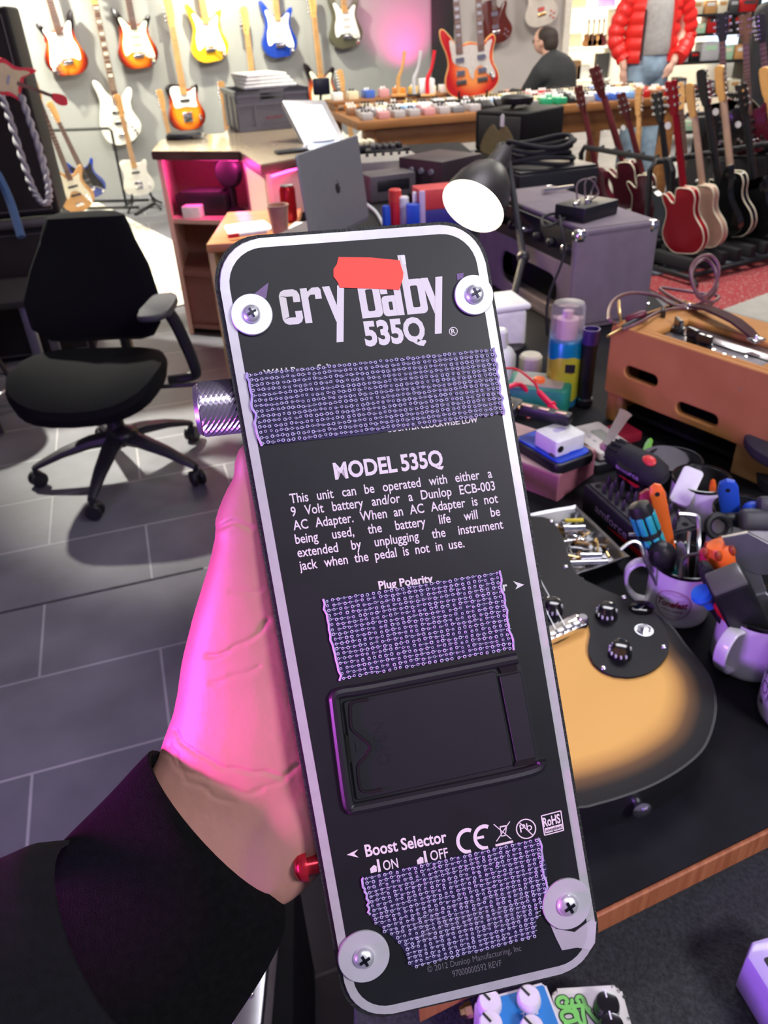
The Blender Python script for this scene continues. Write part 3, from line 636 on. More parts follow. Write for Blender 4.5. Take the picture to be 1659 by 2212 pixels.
# ------------------------------------------------------------------ office chair
ch = thing('office_chair', 'black fabric swivel chair with one armrest showing on grey tiles', 'office chair', RZ(0, (-.93, 2.47, 0)))
for k in range(5):
    a = math.radians(193+72*k); d = Vector((math.cos(a), math.sin(a), 0)); s_ = Vector((-d.y, d.x, 0))
    b = MB(); rings = []
    for t_, z, w, h in ((.03, .145, .034, .028), (.10, .14, .031, .024), (.2, .115, .025, .018), (.28, .085, .019, .013), (.31, .072, .014, .010)):
        rings.append([d*t_+s_*(w*math.cos(q))+Vector((0, 0, z+h*math.sin(q))) for q in [i*math.pi/5 for i in range(10)]])
    b.loft(rings).build('base_arm', mat('purple_black_plastic', (.018, .016, .022), .45), ch)
    c = thing_c = MB(); cp = d*.305
    for s2 in (-1, 1): c.lathe([(.016, -.008), (.027, -.008), (.029, -.004), (.029, .004), (.027, .008), (.016, .008)], 20, Matrix.Translation(cp+s_*.0+Vector((0, 0, .0295))) @ Matrix.Rotation(a+.6+k, 4, 'Z') @ Matrix.Translation((0, s2*.014, 0)) @ Matrix.Rotation(math.pi/2, 4, 'X'))
    cs = c.build('caster', M_black, ch)
    MB().cone(cp+Vector((0, 0, .03)), cp+Vector((0, 0, .078)), .010).ball(cp+Vector((0, 0, .045)), .020, None, 12, (1, 1, .8)).build('caster_housing', M_black, cs)
MB().lathe([(.045, .12), (.05, .15), (.03, .19), (.028, .30), (.035, .29), (.11, .30), (.11, .32)], 20).build('gas_column', M_black, ch)
MB().box((0, .02, .325), (.22, .30, .04), None, .015).build('mechanism', M_black, ch)
MB().tube([(.08, 0, .325), (.30, .02, .32), (.335, .02, .315)], .008, 8).ball((.335, .02, .315), .014).build('lever', M_black, ch)
MB().ball((.03, -.02, .165), .05, None, 14, (1, 1, .6)).build('hub_cover', M_black, ch)
def supell(cx, cy, rx, ry, n=28, e=2.6):
    return [(cx+rx*math.copysign(abs(math.cos(a))**(2/e), math.cos(a)), cy+ry*math.copysign(abs(math.sin(a))**(2/e), math.sin(a))) for a in [2*math.pi*i/n for i in range(n)]]
rings = []
for z, k in ((.385, .80), (.40, .95), (.43, 1.0), (.455, .97), (.47, .86), (.474, .5)):
    rings.append([(x, y, z-.055+.028*(abs(x)/.25)**2*(1 if z > .42 else .2)-.02*max(0, (-y-.12))/.1) for x, y in supell(-.03, -.04, .252*k, .24*k)])
MB().loft(rings).build('seat', M_fabric, ch)
rings = []
for t_, w in ((0, .13), (.03, .185), (.10, .225), (.22, .235), (.34, .205), (.44, .165), (.50, .148), (.535, .135), (.55, .10)):
    z = .425+t_*.76; yb = .20+.10*(t_/.55)**1.5-.03*math.sin(math.pi*min(1, t_/.3))
    th = .035 if 0 < t_ < .55 else .012
    ring = []
    for i in range(24):
        a = 2*math.pi*i/24; x = w*math.copysign(abs(math.cos(a))**.8, math.cos(a)); cy = -.06*(x/.22)**2
        ring.append((x, yb+cy+th*math.sin(a), z))
    rings.append(ring)
MB().loft(rings).build('backrest', M_fabric, ch, Matrix.Translation((-.035, .03, 0)))
MB().tube([(0, .12, .325), (0, .30, .33), (0, .31, .45), (0, .31, .56)], .022, 8, 4).build('back_support', M_black, ch)
MB().tube([(.20, .06, .325), (.285, .07, .33), (.30, .06, .37), (.27, .05, .52), (.245, .04, .585)], [.016, .018, .020, .022, .022], 10, 4).build('arm_post', M_black, ch)
MB().prism(smooth_loop([(-.05, -.13), (.03, -.135), (.055, -.06), (.05, .09), (.02, .13), (-.035, .12), (-.05, .0)], 4), -.012, .014, Matrix.Translation((.235, .01, .60)) @ Matrix.Scale(.88, 4), .010, 3).build('armrest_pad', mat('dark_grey_pad', (.035, .035, .042), .6), ch)

# ------------------------------------------------------------------ speaker stack and small things at far left
sp = PZ(208, 760, 0)
M = RZ(12, (sp.x, sp.y, 0))
M_tolex = mat('black_tolex', (.006, .006, .007), .6, bump=.5, bscale=400, spec=.25)
def cabinet(label, M, z0, w, h, d):
    t = thing('speaker_cabinet', label, 'speaker cabinet', M @ Matrix.Translation((0, 0, z0)))
    MB().box((-w/2, d/2, h/2), (w, d, h), None, .015, 3).build('case', M_tolex, t)
    MB().box((-w/2, -.002, h/2), (w-.07, .01, h-.07), None, .003).build('grille', mat('black_grille_cloth', (.008, .008, .009), .9, bump=.6, bscale=900), t)
    p = MB()
    for a, b in (((-.03, h-.03), (-w+.03, h-.03)), ((-.03, .03), (-w+.03, .03)), ((-.03, .03), (-.03, h-.03)), ((-w+.03, .03), (-w+.03, h-.03))): p.tube([(a[0], -.006, a[1]), (b[0], -.006, b[1])], .004, 6)
    p.build('piping', M_dgrey, t); return t
cabinet('lower black speaker cabinet behind the office chair', M, 0.0, .70, .62, .34)
cabinet('upper black speaker cabinet with cord loop hanging on it', M, .66, .70, .80, .32)
t = thing('carpet_roll', 'dark rolled cover lying between the two speaker cabinets', 'roll', M @ Matrix.Translation((-.35, .0, .64)))
MB().cone((-.34, -.02, 0), (.34, -.02, 0), .022, None, 14).build('roll_body', M_dgrey, t)
o = PD(18, 172, 2.9); hx = PD(120, 210, 2.9)
M2 = frame(o, (o-hx).cross(EYE-o) * -1, EYE-o); 
tg = thing('toy_guitar', 'red and gold miniature guitar hung on the black speaker stack', 'toy guitar', frame(o, (hx-o).cross(EYE-o), EYE-o))
sk = (hx-o).length
oo = [(x*.30, (y-.20)*.30) for x, y in OUT['double']]
MB().prism(oo, 0, .014, None, .003, 2).build('body', M_red, tg)
MB().prism([(x*.76, y*.76) for x, y in oo], .014, .017).build('top_plate', mat('gold_sparkle', (.50, .40, .22), .35, .4), tg)
MB().prism([(-.007, .03), (.007, .03), (.006, sk-.035), (-.006, sk-.035)], .013, .021).build('neck', M_rose, tg)
MB().prism(smooth_loop([(-.007, sk-.04), (.007, sk-.04), (.022, sk-.01), (.012, sk+.02), (-.014, sk+.012), (-.016, sk-.015)], 3), .010, .018).build('headstock', M_red, tg)
MB().box((0, 0, .019), (.03, .008, .005)).build('pickup', M_chrome, tg)
cord = MB()
path = smooth_loop([tuple(PD(x, y, 2.88)) for x, y in ((3, 206), (22, 260), (44, 330), (66, 395), (84, 430), (98, 441), (106, 428), (103, 392), (88, 330), (66, 265), (46, 206))], 14, False)
for ph in (0, math.pi):
    pts = []
    for i, p in enumerate(path):
        a = i*.55+ph; pts.append(Vector(p)+c_r*math.cos(a)*.0065+c_f*math.sin(a)*.0065)
    cord.tube(pts, .0078, 6)
tag(cord.build('twisted_cord', mat('grey_white_rope', (.26, .245, .26), .8), None), 'loop of pale twisted cord hanging from the toy guitar', 'cord')
p0, p1, p2 = PD(-6, 375, 2.8), PD(20, 430, 2.8), PD(46, 512, 2.8)
st = MB().tube([p0, p1, p2], .016, 6, 6)
tag(st.build('guitar_strap', mat('dark_blue_webbing', (.03, .07, .16), .85, bump=.4, bscale=300), None), 'dark blue webbing strap hanging at the left edge of the photo', 'strap')
q = PZ(36, 670, .42)
t = thing('side_table', 'dark low table with steel legs at the left edge behind the chair', 'table', RZ(10, (q.x-.33, q.y+.27, 0)))
MB().box((0, 0, .405), (.6, .40, .03), None, .005).build('table_top', M_blackm, t)
for x in (-.27, .27):
    for y in (-.17, .17): MB().box((x, y, .195), (.04, .04, .39), None, .004).build('leg', mat('blue_grey_steel', (.12, .13, .15), .4, .3), t)
q = PZ(24, 832, .15); t = thing('bar_stool', 'round stool with chrome ring at the left edge', 'stool', loc=(q.x-.155, q.y-.02, 0))
MB().lathe([(.17, .40), (.18, .41), (.18, .44), (.16, .46)], 28).build('seat', M_blackm, t)
for k in range(4):
    a = math.pi/4+k*math.pi/2; MB().tube([(.10*math.cos(a), .10*math.sin(a), .40), (.19*math.cos(a), .19*math.sin(a), .008)], .010, 8).build('leg', M_black, t)
MB().tube([(.155*math.cos(a), .155*math.sin(a), .15) for a in [i*2*math.pi/28 for i in range(28)]], .007, 8, 0, True).build('foot_ring', M_chrome, t)
q = PZ(72, 720, 0); boxthing('effects_box', 'small yellow box on the floor behind the chair', 'box', (q.x, q.y, 0), 20, (.05, .05, .05), M_yellow)
# ------------------------------------------------------------------ pedal table
tA, tB = PZ(772, 264, .80), PZ(1065, 240, .80)
MT = frame((tA.x, tA.y, 0), Vector((tB.x-tA.x, tB.y-tA.y, 0)), (0, 0, 1)); MTi = MT.inverted()
tbl = thing('wooden_table', 'long oak table covered in effects pedals by the grey wall', 'table', MT)
TW, TD = 2.35, 1.15
MB().box((TW/2, TD/2, .775), (TW, TD, .05), None, .006).build('table_top', M_table, tbl)
MB().box((TW/2, .06, .685), (TW-.1, .025, .13), None, .003).build('apron', M_table, tbl)
for x in (.09, TW-.09):
    for y in (.07, TD-.07): MB().box((x, y, .375), (.08, .08, .75), None, .006).build('leg', M_table, tbl)
tier = thing('display_riser', 'raised oak shelf along the back of the pedal table', 'shelf', MT @ Matrix.Translation((0, .72, .80)))
MB().box((.55, .12, .05), (1.1, .26, .02), None, .003).build('board', M_table, tier)
for x in (.03, 1.07): MB().box((x, .12, .02), (.02, .24, .04)).build('support', M_table, tier)
PC = {'silver': (.45, .42, .42), 'pink': (.62, .30, .30), 'white': (.85, .84, .80), 'blue': (.06, .14, .50), 'orange': (.85, .28, .03), 'yellow': (.80, .55, .06), 'black': (.02, .02, .022), 'grey': (.20, .20, .21), 'green': (.02, .30, .14), 'cream': (.78, .68, .45), 'red': (.50, .02, .02), 'mint': (.45, .70, .48), 'brown': (.25, .11, .05), 'sky blue': (.22, .42, .75)}
PMAT = {k: mat('pedal_%s_enamel' % k.replace(' ', '_'), v, .35, var=.04) for k, v in PC.items()}
def small_pedal(label, x, y, z, color, size=(.072, .118, .042), knobs=3, rz=0, group=None, wedge=False):
    w, d, h = size
    t = thing('effects_pedal', label, 'effects pedal', MT @ Matrix.Translation((x, y, z)) @ Matrix.Rotation(math.radians(rz), 4, 'Z'), group)
    b = MB()
    if wedge: b.prism([(-d/2, 0), (d/2, 0), (d/2, h*1.5), (d*.1, h*1.25), (-d/2, h*.7)], -w/2, w/2, Matrix.Rotation(math.pi/2, 4, 'Z') @ Matrix.Rotation(math.pi/2, 4, 'X'), .002, 1)
    else: b.box((0, 0, h/2), (w, d, h), None, .004, 2)
    b.build('enclosure', PMAT[color], t)
    hz = h*1.25 if wedge else h
    for k in range(knobs):
        MB().lathe([(.008, 0), (.0075, .012), (.006, .014)], 10, Matrix.Translation(((k-(knobs-1)/2)*w*.3, d*.28, hz))).build('knob', M_white if color not in ('white', 'cream', 'silver') else M_black, t)
    MB().lathe([(.007, 0), (.007, .004), (.004, .004), (.004, .009)], 10, Matrix.Translation((0, -d*.28, h*.85 if wedge else h))).build('footswitch', M_chrome, t)
    return t
ORD = ['first', 'second', 'third', 'fourth', 'fifth', 'sixth', 'seventh', 'eighth', 'ninth', 'tenth', 'eleventh', 'twelfth', 'thirteenth', 'fourteenth', 'fifteenth', 'sixteenth', 'seventeenth', 'eighteenth', 'nineteenth', 'twentieth']
rows = [
 ('front row', .10, .80, 'silver pink silver silver pink silver grey silver black black black grey green green black silver blue blue sky_blue red brown red'.split(), .03),
 ('second row', .27, .80, 'silver grey silver sky_blue pink silver white grey black sky_blue sky_blue yellow cream green white silver white white mint mint red orange'.split(), .05),
 ('third row', .44, .80, 'brown silver cream white white white black black black cream silver green cream pink silver white cream cream mint white cream brown'.split(), .02),
 ('fourth row', .61, .80, 'orange cream white brown yellow grey white cream black white yellow cream cream pink red white cream cream blue white orange cream'.split(), .06),
]
for rn, y, z, cols, x0 in rows:
    for i, c in enumerate(cols):
        c = c.replace('_', ' ')
        small_pedal('%s effects pedal, %s from left in the %s on the oak table' % (c, ORD[i] if i < 20 else ('last but one' if i == 20 else 'last'), rn), .055+x0+i*.103+random.uniform(-.006, .006), y+random.uniform(-.012, .012), z, c, (.072, .115, .042) if c != 'grey' else (.08, .12, .035), random.choice((2, 3, 3)), random.uniform(-5, 5), None, c == 'black' and rn == 'front row')
for i, c in enumerate(['white', 'cream', 'blue', 'pink', 'orange', 'yellow', 'cream', 'white', 'sky blue']):
    small_pedal('%s effects pedal, %s from the left on the raised oak shelf' % (c, ORD[i]), .06+i*.115, .83, .86, c, (.07, .10, .05), 2, random.uniform(-8, 8))
def on_table(px, py, z=.80): return MTi @ PZ(px, py, z)
for k, (px, lab) in enumerate(((862, 'orange brown bent display arm in front of the pink wall light'), (896, 'pale grey bent display arm in front of the pink wall light'), (925, 'thin dark red display arm at the corner of the grey wall'))):
    q = PZ(px, 212, .86)
    t = thing('display_prop', lab, 'display stand', loc=(q.x, q.y+.05, .87))
    MB().tube([(0, 0, 0), (.0, 0, .10), (.03, 0, .17), (.05, 0, .27)], [.016, .014, .010, .012], 8, 4).build('arm', (M_maple, M_lgrey, M_red)[k], t); MB().box((0, 0, .006), (.10, .07, .012), None, .003).build('base', M_black if k == 1 else M_maple, t)
q = PZ(915, 205, .87); t = MB().box((0, 0, .05), (.11, .08, .10), None, .01).build('card_box', M_white, None, RZ(10, (q.x+.02, q.y+.03, .87))); tag(t, 'small white cube box on the raised shelf near the dark column', 'box')
# double neck guitar on its stand
M_dbl = sunburst('cherry_sunburst', (.66, .22, .06), (.50, .035, .012), (.34, .005, .010), .01, .2, .20, .235, (.45, .80, .98), .55)
nodes(M_dbl)[2].inputs['Coat Weight'].default_value = .05; nodes(M_dbl)[2].inputs['Specular IOR Level'].default_value = .25
g, MD = stand_guitar('red sunburst double neck guitar standing on the pedal table', (1020, 207), (1000, -120), 'double', M_dbl, 0, z0=.84, L=1.0, guard=mat('pearl_guard', (.46, .42, .39), .4), neckm=M_maple, fret=M_rose, pick='hum', dots=M_steel, head='doubleh', bind=M_maple, yaw=8, cat='double neck guitar')
o = MD.translation
t = thing('guitar_stand', 'small black stand holding the double neck guitar on the table', 'guitar stand', loc=(o.x, o.y+.03, .80))
for s in (-1, 1): MB().tube([(s*.10, .06, .0), (s*.10, .03, .03), (s*.10, -.07, .035), (s*.10, -.08, .075)], .007, 8).build('arm', M_black, t)
MB().tube([(-.10, .06, .007), (.10, .06, .007)], .007, 8).tube([(0, .06, .0), (0, .14, .3)], .008, 8).build('frame', M_black, t)
# guitars on the light wall to the right
RWN = Vector((0, -1, 0)); rwp = Vector((0, 9.55, 0))
def rwall(label, b, n, kind, m, **kw):
    o = PP(*b, rwp, RWN); nn = PP(*n, rwp, RWN); up = (nn-o).normalized()
    return guitar(label, frame(o, up.cross(RWN), RWN), kind, m, **kw)
rwall('dark reddish brown single cutaway guitar hanging on the light wall beside the seated man', (1072, 93), (1066, 10), 'lp', mat('dark_cherry_lacquer', (.11, .018, .012), .2, coat=.5, var=.2, scale=8), pick='hum', neckm=M_mahog, head='gibson')
rwall('white semi hollow guitar with gold worn patch hanging above the seated man', (1172, 55), (1160, -30), 'lp', mat('worn_white_lacquer', (.66, .60, .52), .3, var=.12, scale=9), pick='hum', neckm=M_mahog, head='gibson', hw=M_gold)

# ------------------------------------------------------------------ people in the shop
M_skin = mat('skin', (.62, .36, .27), .5, sss=.15, var=.05, scale=20)
M_hair = mat('dark_brown_hair', (.03, .02, .016), .7, var=.3, scale=200, bump=.6, bscale=300)
def remesh(o, vox, sm=6, sub=0):
    r = o.modifiers.new('remesh', 'REMESH'); r.mode = 'VOXEL'; r.voxel_size = vox; r.use_smooth_shade = True
    if sm:
        s = o.modifiers.new('smooth', 'SMOOTH'); s.factor = .5; s.iterations = sm
    return o
ps = PZ(1212, 300, .45); py = 7.35
q = PP(1215, 200, (0, py, 0), Vector((0, -1, 0)))
per = thing('person', 'person in black sweater and glasses sitting behind the pedal table, head bent', 'person', RZ(-48, (q.x-.10, py, 0)) @ Matrix.Scale(.88, 4))
# local: facing -x
b = MB(); b.ball((-.12, 0, 1.265), .098, None, 18, (1.05, .82, 1.15)); b.ball((-.155, 0, 1.225), .055, None, 14, (1, 1, 1.1)); b.cone((-.20, 0, 1.24), (-.225, 0, 1.225), .018, .014, 10)
for s in (-1, 1): b.ball((-.085, .082*s, 1.25), .022, None, 10, (1, .5, 1.4))
b.capsule((-.06, 0, 1.20), (.0, 0, 1.08), .06, .075); b.capsule((.02, 0, 1.0), (.06, 0, .55), .12, .13)
for s in (-1, 1):
    b.capsule((0, .17*s, 1.02), (-.10, .25*s, .82), .05, .045); b.capsule((-.10, .25*s, .82), (-.36, .16*s, .84), .042, .03); b.ball((-.42, .14*s, .85), .04, None, 10, (1.3, .9, .6))
    for k in range(4): b.capsule((-.45, (.115+.018*k)*s, .85), (-.50, (.115+.018*k)*s, .835), .010, .008, 8)
    b.capsule((-.40, (.11)*s, .855), (-.44, .09*s, .85), .011, .009, 8)
    b.capsule((.05, .10*s, .52), (-.35, .12*s, .52), .085, .065); b.capsule((-.35, .12*s, .5), (-.33, .12*s, .08), .06, .045); b.capsule((-.33, .12*s, .05), (-.45, .12*s, .035), .045, .035)
remesh(b.build('body', M_skin, per), .012, 4)
h = MB(); h.ball((-.075, 0, 1.30), .104, None, 18, (1.0, .86, .85)); h.ball((-.035, 0, 1.25), .095, None, 16, (.72, .84, 1.0)); remesh(h.build('hair', M_hair, per), .010, 3)
g = MB(); 
for s in (-1, 1): g.tube([(-.205, .035*s+.022*math.cos(a), 1.262+.018*math.sin(a)) for a in [i*math.pi/8 for i in range(16)]], .0035, 6, 0, True).tube([(-.20, .058*s, 1.265), (-.10, .085*s, 1.268)], .003, 6)
g.tube([(-.207, -.014, 1.265), (-.207, .014, 1.265)], .003, 6); g.build('glasses', M_black, per)
s_ = MB()
s_.capsule((.0, 0, 1.09), (.04, 0, .95), .11, .19); s_.capsule((.04, 0, .98), (.07, 0, .6), .20, .20)
for s in (-1, 1):
    s_.capsule((.01, .09*s, 1.08), (.02, .205*s, 1.0), .09, .10); s_.capsule((.02, .21*s, 1.0), (-.10, .27*s, .82), .095, .075); s_.capsule((-.10, .255*s, .82), (-.33, .17*s, .84), .062, .045)
    s_.ball((.03, .12*s, .85), .12)
remesh(s_.build('sweater', mat('black_wool', (.022, .024, .026), .9, bump=.4, bscale=250), per), .014, 6)
s_ = MB()
for s in (-1, 1): s_.capsule((.05, .10*s, .53), (-.35, .12*s, .53), .10, .078); s_.capsule((-.35, .12*s, .52), (-.33, .12*s, .10), .075, .06)
remesh(s_.build('trousers', mat('dark_trousers', (.02, .022, .03), .9), per), .014, 4)
M0 = per.matrix_world.translation
t = thing('stool', 'plain stool under the seated person behind the table', 'stool', loc=(M0.x+.04, M0.y-.03, 0)); MB().lathe([(.16, .31), (.17, .325), (.16, .335)], 20).build('seat', M_black, t)
for k in range(4):
    a = math.pi/4+k*math.pi/2; MB().tube([(.1*math.cos(a), .1*math.sin(a), .31), (.18*math.cos(a), .18*math.sin(a), .01)], .012, 8).build('leg', M_black, t)
# standing person in red
q = PP(1404, 108, (0, 7.3, 0), Vector((0, -1, 0)))
per = thing('person', 'person in open red puffer jacket, grey sweatshirt and pale jeans, hand at pocket', 'person', RZ(6, (q.x, 7.3, 0)))
hz = q.z
def Zs(z): return z*hz/1.0
b = MB()
b.ball((0, -.02, 1.62), .10, None, 18, (.82, .95, 1.2)); b.capsule((0, 0, 1.53), (0, .0, 1.42), .055, .065); b.capsule((0, 0, 1.35), (0, 0, .95), .13, .12)
b.cone((0, -.115, 1.63), (0, -.135, 1.60), .012, .016, 8)
for s in (-1, 1):
    b.ball((.085*s, 0, 1.62), .022, None, 8, (.5, 1, 1.4))
    b.capsule((.09*s, 0, .9), (.10*s, 0, .5), .075, .055); b.capsule((.10*s, 0, .5), (.10*s, .02, .09), .05, .04); b.capsule((.10*s, .02, .06), (.115*s, -.13, .04), .04, .035)
    hx = (.15, -.15, .93) if s > 0 else (-.235, -.06, .90)
    b.capsule((.19*s, 0, 1.38), (.27*s, .03, 1.12), .05, .045); b.capsule((.27*s, .03, 1.12), hx, .042, .03); b.ball((hx[0]-.03*(s > 0), hx[1]-.005, hx[2]-.05), .04, None, 10, (.9, .6, 1.1))
    for k in range(4): b.capsule((hx[0]-.06*(s > 0)+.018*k-.02, hx[1]-.012, hx[2]-.075), (hx[0]-.075*(s > 0)+.018*k-.02, hx[1]-.012, hx[2]-.125+.004*k), .010, .008, 8)
    b.capsule((hx[0]-.06*(s > 0), hx[1]-.01, hx[2]-.03), (hx[0]-.085*(s > 0), hx[1]-.02, hx[2]-.065), .011, .009, 8)
remesh(b.build('body', M_skin, per), .012, 4)
h = MB(); h.ball((0, .01, 1.67), .105, None, 18, (.86, .95, .95)); remesh(h.build('hair', M_hair, per), .012, 3)
j = MB()
j.capsule((0, 0, .99), (0, 0, .90), .145, .15)
for s in (-1, 1): j.capsule((.075*s, 0, .92), (.10*s, -.01, .50), .105, .082); j.capsule((.10*s, -.01, .50), (.11*s, .01, .10), .08, .072); j.ball((.06*s, .05, .93), .12)
m_j = mat('pale_denim', (.26, .36, .46), .85, var=.25, scale=14, bump=.3, bscale=120)
remesh(j.build('jeans', m_j, per), .012, 5)
for s in (-1, 1): MB().prism(smooth_loop([(.07*s-.045, .07), (.07*s+.05, .07), (.09*s+.05, -.12), (.09*s, -.18), (.09*s-.045, -.12)], 4), 0, .07, Matrix.Translation((.03*s, 0, 0)), .02, 3).build('shoe', M_white, per)
rings = []
for z, rx, ry in ((1.0, .155, .13), (.985, .168, .145), (1.03, .178, .155), (1.10, .175, .15), (1.25, .18, .14), (1.38, .18, .12), (1.45, .10, .08), (1.47, .07, .065)):
    rings.append([(rx*math.cos(a), ry*math.sin(a)-.01*math.sin(a*3), z) for a in [2*math.pi*i/24 for i in range(24)]])
MB().loft(rings).build('sweatshirt', mat('grey_sweatshirt', (.32, .31, .30), .9, var=.12, scale=30, bump=.3, bscale=150), per)
M_puf = mat('red_puffer_nylon', (.72, .025, .02), .4, var=.06)
rings = []; NZ = 60
for i in range(NZ+1):
    z = .93+(1.46-.93)*i/NZ; puff = .014*abs(math.sin(math.pi*(z-.93)/.088))
    w = .215 if z < 1.3 else .215-.09*((z-1.3)/.16)**1.6
    ring = []
    A = [math.radians(-90+38+k*(284)/22) for k in range(23)]
    for a in A: ring.append(((w+puff)*math.cos(a), (w*.74+puff)*math.sin(a)+.01, z))
    for a in A[::-1]: ring.append(((w-.035)*math.cos(a), (w*.74-.035)*math.sin(a)+.01, z))
    rings.append(ring)
MB().loft(rings).build('jacket_body', M_puf, per, smooth=True, ang=60)
def sleeve(pts, r):
    P = [Vector(p) for p in smooth_loop(pts, 14, False)]; L = 0; rr = []
    for i, p in enumerate(P):
        if i: L += (p-P[i-1]).length
        rr.append(r*(1-.25*i/len(P))+.012*abs(math.sin(math.pi*L/.075)))
    MB().tube(P, rr, 16).build('jacket_sleeve', M_puf, per, ang=60)
sleeve([(.20, .0, 1.40), (.30, .03, 1.22), (.32, .04, 1.08), (.26, -.06, 1.02), (.185, -.135, .955)], .074)
sleeve([(-.20, .0, 1.40), (-.27, .03, 1.22), (-.29, .03, 1.10), (-.25, -.0, 1.00), (-.22, -.02, .955)], .066)
MB().tube([(-.130, -.135, .95), (-.130, -.135, 1.30)], .008, 8).build('zip', M_black, per)

# ------------------------------------------------------------------ bright shelves seen through the doorway and amp shelves
def shelf_unit(label, xa, xb, y, zs, m, side=True, depth_=.35):
    t = thing('shelving_unit', label, 'shelves', loc=((xa+xb)/2, y, 0)); w = xb-xa
    for z in zs: MB().box((0, depth_/2, z-.0125), (w, depth_, .025), None, .003).build('shelf', m, t)
    if side:
        for s in (-1, 1): MB().box((s*w/2, depth_/2, max(zs)/2+.2), (.03, depth_, max(zs)+.4)).build('side_panel', m, t)
    return t
ny = Vector((0, -1, 0))
xa, xb = PP(1222, 60, (0, 10.6, 0), ny).x, PP(1330, 60, (0, 10.6, 0), ny).x
zz = [PP(1270, p, (0, 10.6, 0), ny).z for p in (172, 102, 18)]
shelf_unit('bright white shelves of small instruments behind the doorway', xa, xb, 10.6, zz, mat('white_shelf', (.85, .83, .75), .5))
for k, px in enumerate((1268, 1279, 1290, 1300)):
    q = PP(px, 101, (0, 10.7, 0), ny)
    M = frame((q.x, 10.72, zz[1]), (1, 0, 0), (0, -1, 0)) @ Matrix.Scale(.34, 4)
    t = thing('ukulele', 'small brown ukulele, %s from the left on the bright shelf behind the doorway' % ORD[k], 'ukulele', M)
    MB().prism(OUT['lp'], 0, .06, None, .01, 2).build('body', (M_table, M_rose, M_pine, M_mahog)[k], t); MB().box((0, .52, .06), (.045, .40, .03), None, .005).build('neck', M_rose, t); MB().box((0, .76, .055), (.07, .12, .02), None, .008).build('headstock', M_rose, t)
for k, (px, pyy) in enumerate(((1238, 171), (1258, 171), (1300, 171), (1240, 101), (1310, 17), (1250, 17))):
    q = PP(px, pyy, (0, 10.7, 0), ny); zq = min(zz, key=lambda z: abs(z-q.z))
    boxthing('carton', '%s carton on the %s shelf behind the doorway' % (('brown', 'white', 'dark grey', 'cream', 'violet', 'tan')[k], ('lowest', 'lowest', 'lowest', 'middle', 'top', 'top')[k]), 'box', (q.x, 10.75, zq), 0, (.16, .16, (.2, .15, .26, .14, .3, .2)[k]), mat('carton_%d' % k, ((.35, .2, .1), (.8, .8, .75), (.06, .06, .06), (.7, .6, .4), (.3, .2, .6), (.5, .35, .2))[k], .6))
xa, xb = PP(1440, 100, (0, 9.4, 0), ny).x, PP(1625, 100, (0, 9.4, 0), ny).x
zz = [PP(1530, p, (0, 9.4, 0), ny).z for p in (282, 205, 132, 72, 30)]
shelf_unit('black shelves of amplifiers and pedal boxes at upper right', xa, xb, 9.4, zz, M_dark)
bx = [M_white, M_dgrey, M_cream, M_black, M_lgrey, M_pine, PMAT['red'], PMAT['mint']]
nm = ['white', 'dark grey', 'cream', 'black', 'light grey', 'tan', 'red', 'mint green']
rn = ['lowest', 'second lowest', 'middle', 'second highest', 'highest']
for r, z in enumerate(zz):
    x = xa+.05; k = 0; cnt = {}
    while x < xb-.12:
        w = random.choice((.11, .15, .2, .13)); h = random.choice((.09, .13, .17)) if r < 4 else .12; c = random.randrange(8)
        cnt[c] = cnt.get(c, 0)+1
        t = thing('amplifier_box', '%s box, %s of that colour from the left on the %s black shelf' % (nm[c], ORD[cnt[c]-1], rn[r]), 'box', loc=(x+w/2, 9.56, z))
        MB().box((0, 0, h/2), (w-.012, .22, h), None, .006).build('case', bx[c], t); MB().box((0, -.111, h*.7), (w*.6, .004, h*.25)).build('front_label', bx[(c+3) % 8], t)
        x += w+.006; k += 1
struct('window_1', MB().box((0, 0, 0), (.9, .05, 1.0)), mat('daylight_window', (.6, .75, 1), .3, emit=1.0, ecol=(.62, .78, 1.0)), Matrix.Translation(PP(1612, 20, (0, 11.45, 0), ny)))
q = PP(1640, 120, (0, 8.4, 0), ny)
t = MB().box((0, 0, .65), (.42, .22, 1.3), None, .10, 5).build('gig_bag', M_blackm, None, RZ(0, (q.x+.1, 8.4, 0))); tag(t, 'tall black gig bag standing at the upper right edge', 'gig bag')

